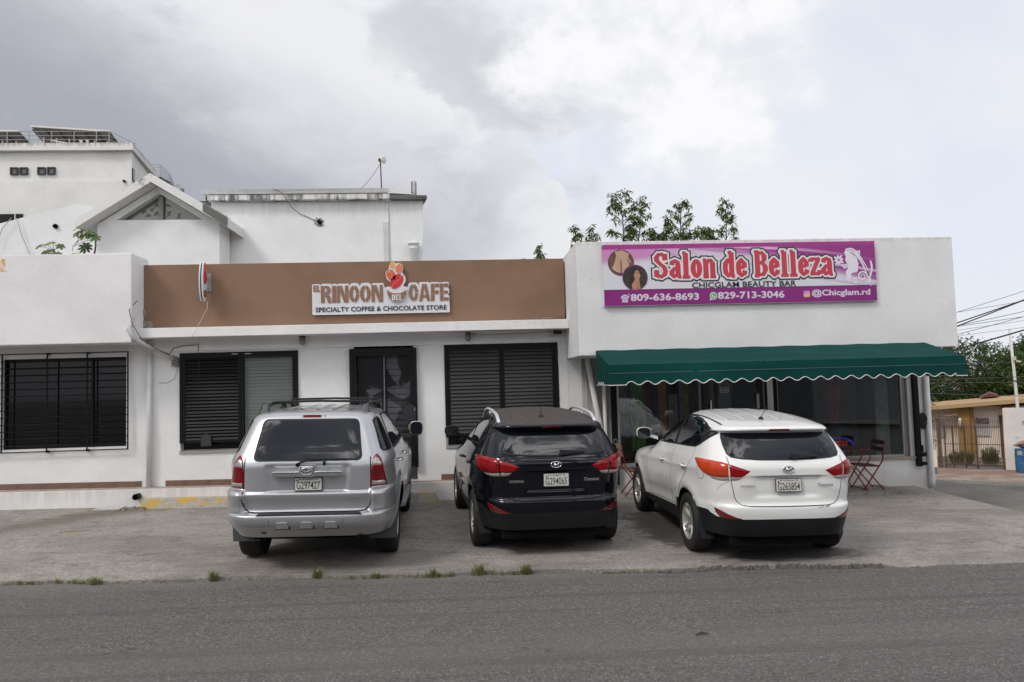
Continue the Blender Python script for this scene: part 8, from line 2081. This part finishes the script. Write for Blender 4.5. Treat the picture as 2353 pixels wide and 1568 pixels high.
# ------------------------------------------------------------------ silver off-roader
def make_offroader():
    root, Mx = car_root('parked_car', 'silver boxy off-road car with dark roof rack and upright red tail lamps at left', -1.75, 9.26, -.02, roll=radians(.35))
    AR = [(0, .40), (2.79, .40)]; R = .455; paint = M['paint_silver']
    yr = [(.40, -.95), (.50, -1.06), (.54, -1.115), (.58, -1.14), (.64, -1.15), (.662, -1.145), (.672, -1.13), (.679, -1.07), (.70, -1.035), (.74, -1.030), (.80, -1.038), (.85, -1.052), (.875, -1.055), (.89, -1.048), (.91, -1.035), (1.0, -1.035), (1.15, -1.035), (1.22, -1.022), (1.26, -1.005), (1.35, -.965), (1.5, -.892), (1.62, -.832), (1.68, -.800), (1.715, -.775), (1.735, -.745), (1.75, -.69), (1.76, -.60), (1.768, -.45), (1.775, -.2), (1.782, .15), (1.786, .4), (1.788, .6)]
    yf = [(.40, 3.35), (.5, 3.52), (.8, 3.60), (1.0, 3.55), (1.08, 3.40), (1.13, 3.0), (1.17, 2.6), (1.20, 2.35), (1.25, 2.2), (1.45, 1.85), (1.62, 1.50), (1.70, 1.28), (1.74, 1.15), (1.76, 1.05), (1.775, .95), (1.788, .8)]
    wd = [(.40, .86), (.5, .90), (.6, .925), (.75, .94), (.92, .94), (1.0, .935), (1.1, .928), (1.2, .915), (1.27, .895), (1.32, .868), (1.45, .815), (1.6, .755), (1.68, .715), (1.72, .680), (1.74, .645), (1.757, .58), (1.768, .50), (1.777, .38), (1.784, .22), (1.788, .02)]
    nr = [(.40, 7), (.9, 8), (1.2, 8), (1.5, 7.5), (1.7, 6.5), (1.74, 5), (1.788, 3)]
    nf = [(.40, 4.5), (1.1, 5), (1.25, 5), (1.788, 2.5)]
    def deform(x, y, z):
        s_ = 1 if x >= 0 else -1; ax = abs(x); side = smoothstep(.6, .86, ax)
        for ay, az in AR:
            r_ = sqrt((y-ay)**2+(z-az)**2); fl_ = smoothstep(.62, .56, r_)*smoothstep(.40, .455, r_); ax += side*.026*fl_
        # deep bumper corners standing proud of the tailgate
        rear = smoothstep(-.55, -.90, y)
        k = smoothstep(.665, .705, ax)*smoothstep(.935, .905, z)*smoothstep(.50, .60, z)
        y -= rear*.082*k*smoothstep(.70, .66, z)*0+rear*.080*k*smoothstep(.668, .70, z)
        ax += side*.014*smoothstep(.935, .905, z)*smoothstep(-.40, -.55, y)
        # recess for the plate
        q = rear*smoothstep(.46, .40, ax-.10*(z-1.0))*smoothstep(.885, .915, z)*smoothstep(1.20, 1.16, z)
        y += .022*q
        return (s_*ax if x != 0 else 0.0, y, z)
    sh = Shell(yr, yf, wd, nr, nf, 1.788, .40, deform)
    lv = [.40, .43, .46, .49, .515, .54, .56, .58, .60, .62, .64, .652, .662, .668, .673, .678, .684, .692, .70, .715, .735, .76, .785, .81, .835, .855, .87, .88, .89, .90, .908, .915, .922, .93, .938, .95, .975, 1.0, 1.03, 1.06, 1.09, 1.12, 1.145, 1.16, 1.175, 1.19, 1.21, 1.23, 1.25, 1.27, 1.29, 1.31, 1.34, 1.37, 1.40, 1.44, 1.48, 1.52, 1.56, 1.60, 1.64, 1.67, 1.695, 1.715, 1.728, 1.738, 1.746, 1.753, 1.759, 1.764, 1.768, 1.772, 1.775, 1.778, 1.781, 1.784, 1.786, 1.788]
    P = body_grid(sh, [(z, None) for z in lv], ns=170, nrr=44)
    build_shell(sh, P, root, {'body': paint}, lambda k, j, x, y, z: 'body', AR, R)
    for ay, az in AR: arch_liner(sh, root, ay, az, R, M['under'])
    MB().box(-.60, .60, -.85, 3.2, .36, .62).obj('underbody', M['under'], root)
    MB().box(-.60, .60, -.30, 3.0, .62, .90).obj('inner_tub', M['under'], root)
    MB().tube([(-.75, 0, .39), (.75, 0, .39)], .06, 10).obj('rear_axle', M['under'], root, smooth=True)
    MB().lathe([(.001, -.13), (.12, -.10), (.15, 0), (.12, .10), (.001, .13)], (.05, 0, .38), 'Y', 16).obj('axle_housing', M['under'], root, smooth=True)
    for ay in (0, 2.79):
        for s_ in (-1, 1): make_wheel(root, s_*.925, ay, .388, .265, .222, s_, 'double', face_rot=.5+ay)
    rear = (0, 1, 0); gap = M['under']
    rw = rrect(-.56, 1.255, .56, 1.665, .05, 4); rw = [(x*(1-.10*(z-1.255)/.41), -1, z) for x, z in rw]
    big = rrect(-.590, 1.232, .590, 1.682, .06, 4); big = [(x*(1-.10*(z-1.255)/.41), -1, z) for x, z in big]
    patch(sh, big, rear, .003, 'window_seal', M['cladding'], root, g=.05)
    patch(sh, rw, rear, .0055, 'rear_window', M['car_glass'], root, g=.035)
    patch(sh, [(x, -1, z) for x, z in rrect(-.108, 1.697, .108, 1.722, .010)], rear, .003, 'stop_lamp', M['red_lens'], root, bulge=.008, g=.02, edge=.01)
    MB().lathe([(.010, -.003), (.010, 0), (.001, 0)], (.145, -.782, 1.71), 'Y', 12).obj('washer_jet', M['cladding'], root)
    # tailgate outline
    strip(sh, [(-.676, -1, 1.27), (-.682, -1, 1.1), (-.682, -1, .80), (-.665, -1, .73), (-.62, -1, .693), (-.55, -1, .685)], rear, .011, .002, 'tailgate_seam', gap, root, mirror=True)
    strip(sh, [(-.55, -1, .685), (.55, -1, .685)], rear, .009, .002, 'tailgate_seam', gap, root)
    # chrome handle bar with badge boss
    gb = MB(); prof_ = rrect(-.375, 1.068, .375, 1.128, .02, 4)
    gb.poly(prof_, lambda u, v, d: (u, -1.028-d, v), .05); gb.obj('chrome_garnish', M['chrome'], root, bevel=.012, auto=50)
    bb = MB().poly([(-.085, 1.065), (.085, 1.065), (.095, 1.09), (.080, 1.165), (.06, 1.185), (-.06, 1.185), (-.080, 1.165), (-.095, 1.09)], lambda u, v, d: (u, -1.03-d, v), .062).obj('badge_boss', M['chrome'], root, bevel=.012, auto=50)
    bd = MB(); torus_e(bd, 0, -1.096, 1.130, .062, .040, .0055); torus_e(bd, 0, -1.097, 1.130, .020, .038, .0045); torus_e(bd, 0, -1.098, 1.146, .044, .018, .0045)
    bd.obj('badge', M['chrome_dull'], root, smooth=True)
    MB().lathe([(.013, -.002), (.013, .0), (.001, .0)], (.262, -1.079, 1.095), 'Y', 12).obj('key_lock', M['chrome_dull'], root)
    licence_plate(root, .01, -1.025, .985, 'G297427', tilt=0, frame='plate_frame')
    text_obj('lettering', 'TOYOTA', lambda u, v: (-.635+u, -1.060, .832+v), M['chrome_dull'], root, height=.022, bold=.03, width=.135)
    text_obj('lettering', '4RUNNER', lambda u, v: (.45+u, -1.060, .832+v), M['chrome_dull'], root, height=.024, bold=.03, width=.20)
    # upright tail lamps
    dg = (-.55, 1, 0)
    lamp = [(.695, -1.03, .943), (.695, -1.03, 1.03), (.698, -1.02, 1.18), (.712, -1.0, 1.245), (.735, -.97, 1.285), (.762, -.96, 1.298), (.80, -.95, 1.24), (.835, -.95, 1.12), (.868, -.93, 1.0), (.893, -.92, .945)]
    patch(sh, lamp, dg, .002, 'tail_lamp', M['red_deep'], root, bulge=.014, g=.02, mirror=True)
    up = [(.706, -1.03, 1.165), (.712, -1.01, 1.225), (.735, -.98, 1.262), (.755, -.97, 1.27), (.785, -.95, 1.215), (.800, -.95, 1.165)]
    lo_ = [(.706, -1.03, .955), (.706, -1.03, 1.012), (.835, -.94, 1.012), (.855, -.93, .985), (.862, -.93, .955)]
    patch(sh, up, dg, .012, 'turn_lamp', M['clear_lens'], root, bulge=.006, g=.02, mirror=True)
    patch(sh, lo_, dg, .012, 'reversing_lamp', M['clear_lens'], root, bulge=.006, g=.02, mirror=True)
    for zc in (1.04, 1.07, 1.10, 1.13): strip(sh, [(.71, -1.03, zc), (.82-.25*(zc-1.04), -.94, zc)], dg, .010, .0175, 'lamp_ridge', M['red_dark'], root, mirror=True)
    # bumper: dark step pad, seams, three raised pads, tow eye
    sp_ = MB().hexa([(-.52, -1.150, .6705), (.60, -1.150, .6705), (.56, -1.06, .6775), (-.50, -1.06, .6775), (-.52, -1.150, .6745), (.60, -1.150, .6745), (.56, -1.055, .6850), (-.50, -1.055, .6850)]).obj('step_pad', M['cladding'], root, fixn=True)
    for x_ in (-.385, .40): strip(sh, [(x_, -1, .66), (x_, -1, .52)], rear, .004, .0016, 'bumper_seam', gap, root)
    for x_ in (-.245, .01, .27):
        MB().hexa([(x_-.075, -1.135, .52), (x_+.075, -1.135, .52), (x_+.065, -1.10, .52), (x_-.065, -1.10, .52), (x_-.055, -1.160, .592), (x_+.055, -1.160, .592), (x_+.06, -1.13, .598), (x_-.06, -1.13, .598)]).obj('bumper_pad', paint, root, fixn=True, bevel=.006)
        MB().hexa([(x_-.085, -1.10, .508), (x_+.085, -1.10, .508), (x_+.08, -1.09, .508), (x_-.08, -1.09, .508), (x_-.068, -1.1435, .597), (x_+.068, -1.1435, .597), (x_+.065, -1.135, .60), (x_-.065, -1.135, .60)]).obj('pad_recess', M['cladding'], root, fixn=True)
    MB().lathe([(.03, -.006), (.036, 0), (.03, .006), (.022, 0), (.03, -.006)], (-.46, -1.02, .485), 'Y', 14).obj('tow_eye', M['rust'], root)
    MB().tube([(.52, -.70, .43), (.55, -.86, .425), (.56, -.96, .41)], .035, 14, caps=False).obj('exhaust_pipe', plain('exhaust_metal', (.16, .13, .11), .5, metal=.6), root, smooth=True)
    MB().lathe([(.001, -.25), (.10, -.24), (.11, -.1), (.11, .1), (.10, .24), (.001, .25)], (.50, -.55, .45), 'Y', 16).obj('silencer', M['under'], root, smooth=True)
    MB().tube([(-.40, -.9, .47), (-.1, -.92, .43), (.2, -.92, .44), (.42, -.9, .47)], .045, 10).obj('cross_member', plain('dusty_steel', (.10, .085, .07), .8), root, smooth=True)
    for s_ in (-1, 1):
        MB().hexa([(s_*.62, -.52, .27), (s_*.93, -.50, .27), (s_*.93, -.485, .27), (s_*.62, -.505, .27), (s_*.62, -.48, .60), (s_*.955, -.46, .60), (s_*.955, -.445, .60), (s_*.62, -.465, .60)]).obj('mud_flap', plain('flap_grey', (.055, .055, .058), .6), root)
        c3 = lambda L_: [(s_*.9, a, b) for a, b in L_]; D_ = (-s_, 0, 0)
        dl = [(2.05, 1.295), (1.4, 1.298), (.5, 1.300), (-.30, 1.300), (-.30, 1.50), (-.26, 1.665), (-.2, 1.700), (.4, 1.712), (1.0, 1.712), (1.22, 1.690), (1.5, 1.58), (1.8, 1.43)]
        patch(sh, c3(dl), D_, .003, 'window_surround', M['cladding'], root, g=.06)
        patch(sh, c3([(1.90, 1.325), (1.4, 1.325), (.78, 1.325), (.80, 1.685), (1.18, 1.672), (1.45, 1.57), (1.7, 1.45)]), D_, .0055, 'front_window', M['car_glass'], root, g=.05)
        patch(sh, c3([(.71, 1.325), (.2, 1.325), (-.26, 1.325), (-.26, 1.50), (-.22, 1.65), (-.17, 1.683), (.3, 1.690), (.73, 1.688)]), D_, .0055, 'rear_side_window', M['car_glass'], root, g=.05)
        qw = [(-.40, 1.325), (-.40, 1.55), (-.43, 1.665), (-.50, 1.690), (-.62, 1.682), (-.70, 1.655), (-.78, 1.50), (-.86, 1.345), (-.84, 1.318), (-.78, 1.312), (-.50, 1.312)]
        patch(sh, c3(qw), D_, .003, 'window_seal', M['cladding'], root, g=.05)
        qc = Vector((-.6, 1.49)); patch(sh, c3([tuple(qc+(Vector(p)-qc)*.93) for p in qw]), D_, .0055, 'quarter_window', M['car_glass'], root, g=.05)
        for pts in ([(.74, 1.30), (.74, .95), (.76, .5)], [(-.33, 1.30), (-.33, 1.15), (-.15, .98), (.12, .90), (.42, .72), (.50, .5)], [(2.0, 1.27), (2.08, 1.0), (2.05, .5)]):
            strip(sh, c3(pts), D_, .007, .0016, 'door_seam', gap, root)
        for hy, hz in ((.95, 1.12), (-.02, 1.13)):
            h0 = sh.hit((s_*1.6, hy, hz), (-s_, 0, 0)); hx = h0.x
            MB().tube([(hx+s_*.002, hy-.11, hz), (hx+s_*.035, hy-.085, hz+.004), (hx+s_*.040, hy, hz+.006), (hx+s_*.035, hy+.085, hz+.004), (hx+s_*.002, hy+.11, hz)], [.010, .015, .016, .015, .010], 8).obj('door_handle', M['chrome'], root, smooth=True)
        # running board
        MB().hexa([(s_*.80, .52, .44), (s_*.98, .56, .45), (s_*.98, 2.26, .45), (s_*.80, 2.30, .44), (s_*.80, .52, .50), (s_*.98, .56, .49), (s_*.98, 2.26, .49), (s_*.80, 2.30, .50)]).obj('running_board', plain('board_grey', (.20, .20, .21), .5), root, fixn=True, bevel=.008)
        # mirror
        mr_ = MB(); vs = []; sg = 18
        ring_ = [(.098*math.copysign(abs(cos(2*pi*k/sg))**.62, cos(2*pi*k/sg)), .105*math.copysign(abs(sin(2*pi*k/sg))**.62, sin(2*pi*k/sg))) for k in range(sg)]
        mx_, mz_ = 1.065, 1.385
        for (dy, sc_) in ((.12, .3), (.10, .65), (.05, .9), (0, 1.0), (-.035, 1.0), (-.04, .93)): vs += [(s_*(mx_+a*sc_), 1.86+dy, mz_+b*sc_) for a, b in ring_]
        mr_.add(vs, [(i*sg+j, i*sg+(j+1) % sg, (i+1)*sg+(j+1) % sg, (i+1)*sg+j) for i in range(5) for j in range(sg)]+[tuple(range(sg))])
        mo = mr_.obj('door_mirror', paint, root, smooth=True, fixn=True)
        MB().poly([(s_*(mx_+a*.91), mz_+b*.91) for a, b in ring_], lambda u, v, d: (u, 1.819, v)).obj('mirror_rim', M['cladding'], mo)
        MB().poly([(s_*(mx_+a*.80), mz_+b*.80) for a, b in ring_], lambda u, v, d: (u, 1.817, v)).obj('mirror_glass', plain('mirror_glass_dark', (.04, .045, .055), .05, metal=.8), mo)
        MB().hexa([(s_*.86, 1.86, 1.30), (s_*.99, 1.84, 1.31), (s_*.99, 1.90, 1.31), (s_*.86, 1.95, 1.30), (s_*.86, 1.86, 1.36), (s_*.99, 1.84, 1.36), (s_*.99, 1.90, 1.36), (s_*.86, 1.95, 1.36)]).obj('mirror_arm', M['cladding'], mo, fixn=True)
    def roofz(x, y):
        h = sh.hit((x, y, 2.4), (0, 0, -1), 1.6); return h.z if h else 1.7
    rack = MB().box(-.05, .05, .2, .21, 1.79, 1.795).obj('roof_rack', M['cladding'], root) if False else None
    for s_ in (-1, 1):
        x_ = s_*.575; pts = []
        for k in range(17):
            q = k/16; y_ = -.52+1.65*q; pts.append((x_, y_, max(roofz(x_, y_), 1.70)+.012+.062*min(1, sin(pi*q)*3.2)))
        rl = MB(); vs = []; sg = 8
        for p in pts:
            for a in range(sg): an = 2*pi*a/sg; vs.append((p[0]+.026*cos(an), p[1], p[2]+.019*sin(an)))
        rl.add(vs, [(i*sg+j, i*sg+(j+1) % sg, (i+1)*sg+(j+1) % sg, (i+1)*sg+j) for i in range(16) for j in range(sg)]+[tuple(range(sg))[::-1], tuple(16*sg+j for j in range(sg))])
        ro = rl.obj('roof_rail', M['cladding'], root, smooth=True, fixn=True)
        for yy in (-.50, .42, 1.08):
            MB().hexa([(x_-.035, yy-.075, roofz(x_, yy)-.03), (x_+.035, yy-.075, roofz(x_, yy)-.03), (x_+.035, yy+.075, roofz(x_, yy)-.03), (x_-.035, yy+.075, roofz(x_, yy)-.03), (x_-.026, yy-.02, 1.835), (x_+.026, yy-.02, 1.835), (x_+.026, yy+.05, 1.835), (x_-.026, yy+.05, 1.835)]).obj('rail_foot', M['cladding'] if yy > -.4 else plain('rail_foot_grey', (.06, .06, .07), .4), ro, fixn=True, bevel=.006)
    for yy in (-.22, .88):
        MB().tube([(-.575, yy, 1.845), (-.5, yy, 1.858), (0, yy, 1.866), (.5, yy, 1.858), (.575, yy, 1.845)], .014, 8).obj('cross_bar', M['cladding'], root, smooth=True)
    for x_ in (-.38, -.19, 0, .19, .38):
        vs = []
        for k in range(21):
            y_ = -.38+1.35*k/20
            for dx, dz in ((-.03, .0005), (-.018, .007), (.018, .007), (.03, .0005)): vs.append((x_+dx, y_, roofz(x_+dx, y_)+dz))
        MB().add(vs, [(k*4+j, k*4+j+1, (k+1)*4+j+1, (k+1)*4+j) for k in range(20) for j in range(3)]).obj('roof_rib', paint, root, smooth=True)
    # wiper lying along the lower edge of the glass
    wp_ = MB(); wp_.tube([(-.10, -1.045, 1.195), (-.07, -1.06, 1.225), (0, -1.045, 1.245), (.18, -1.035, 1.250)], [.016, .012, .010, .008], 8)
    wp_.tube([(-.05, -1.035, 1.262), (.20, -1.030, 1.256), (.42, -1.030, 1.250)], .006, 6); wp_.box(.168, .192, -1.055, -1.035, 1.185, 1.25)
    wp_.lathe([(.024, -.012), (.022, .0), (.001, 0)], (-.10, -1.045, 1.195), 'Y', 12)
    wp_.obj('rear_wiper', M['cladding'], root, smooth=True)
    root.matrix_world = Mx
    return root
make_offroader()
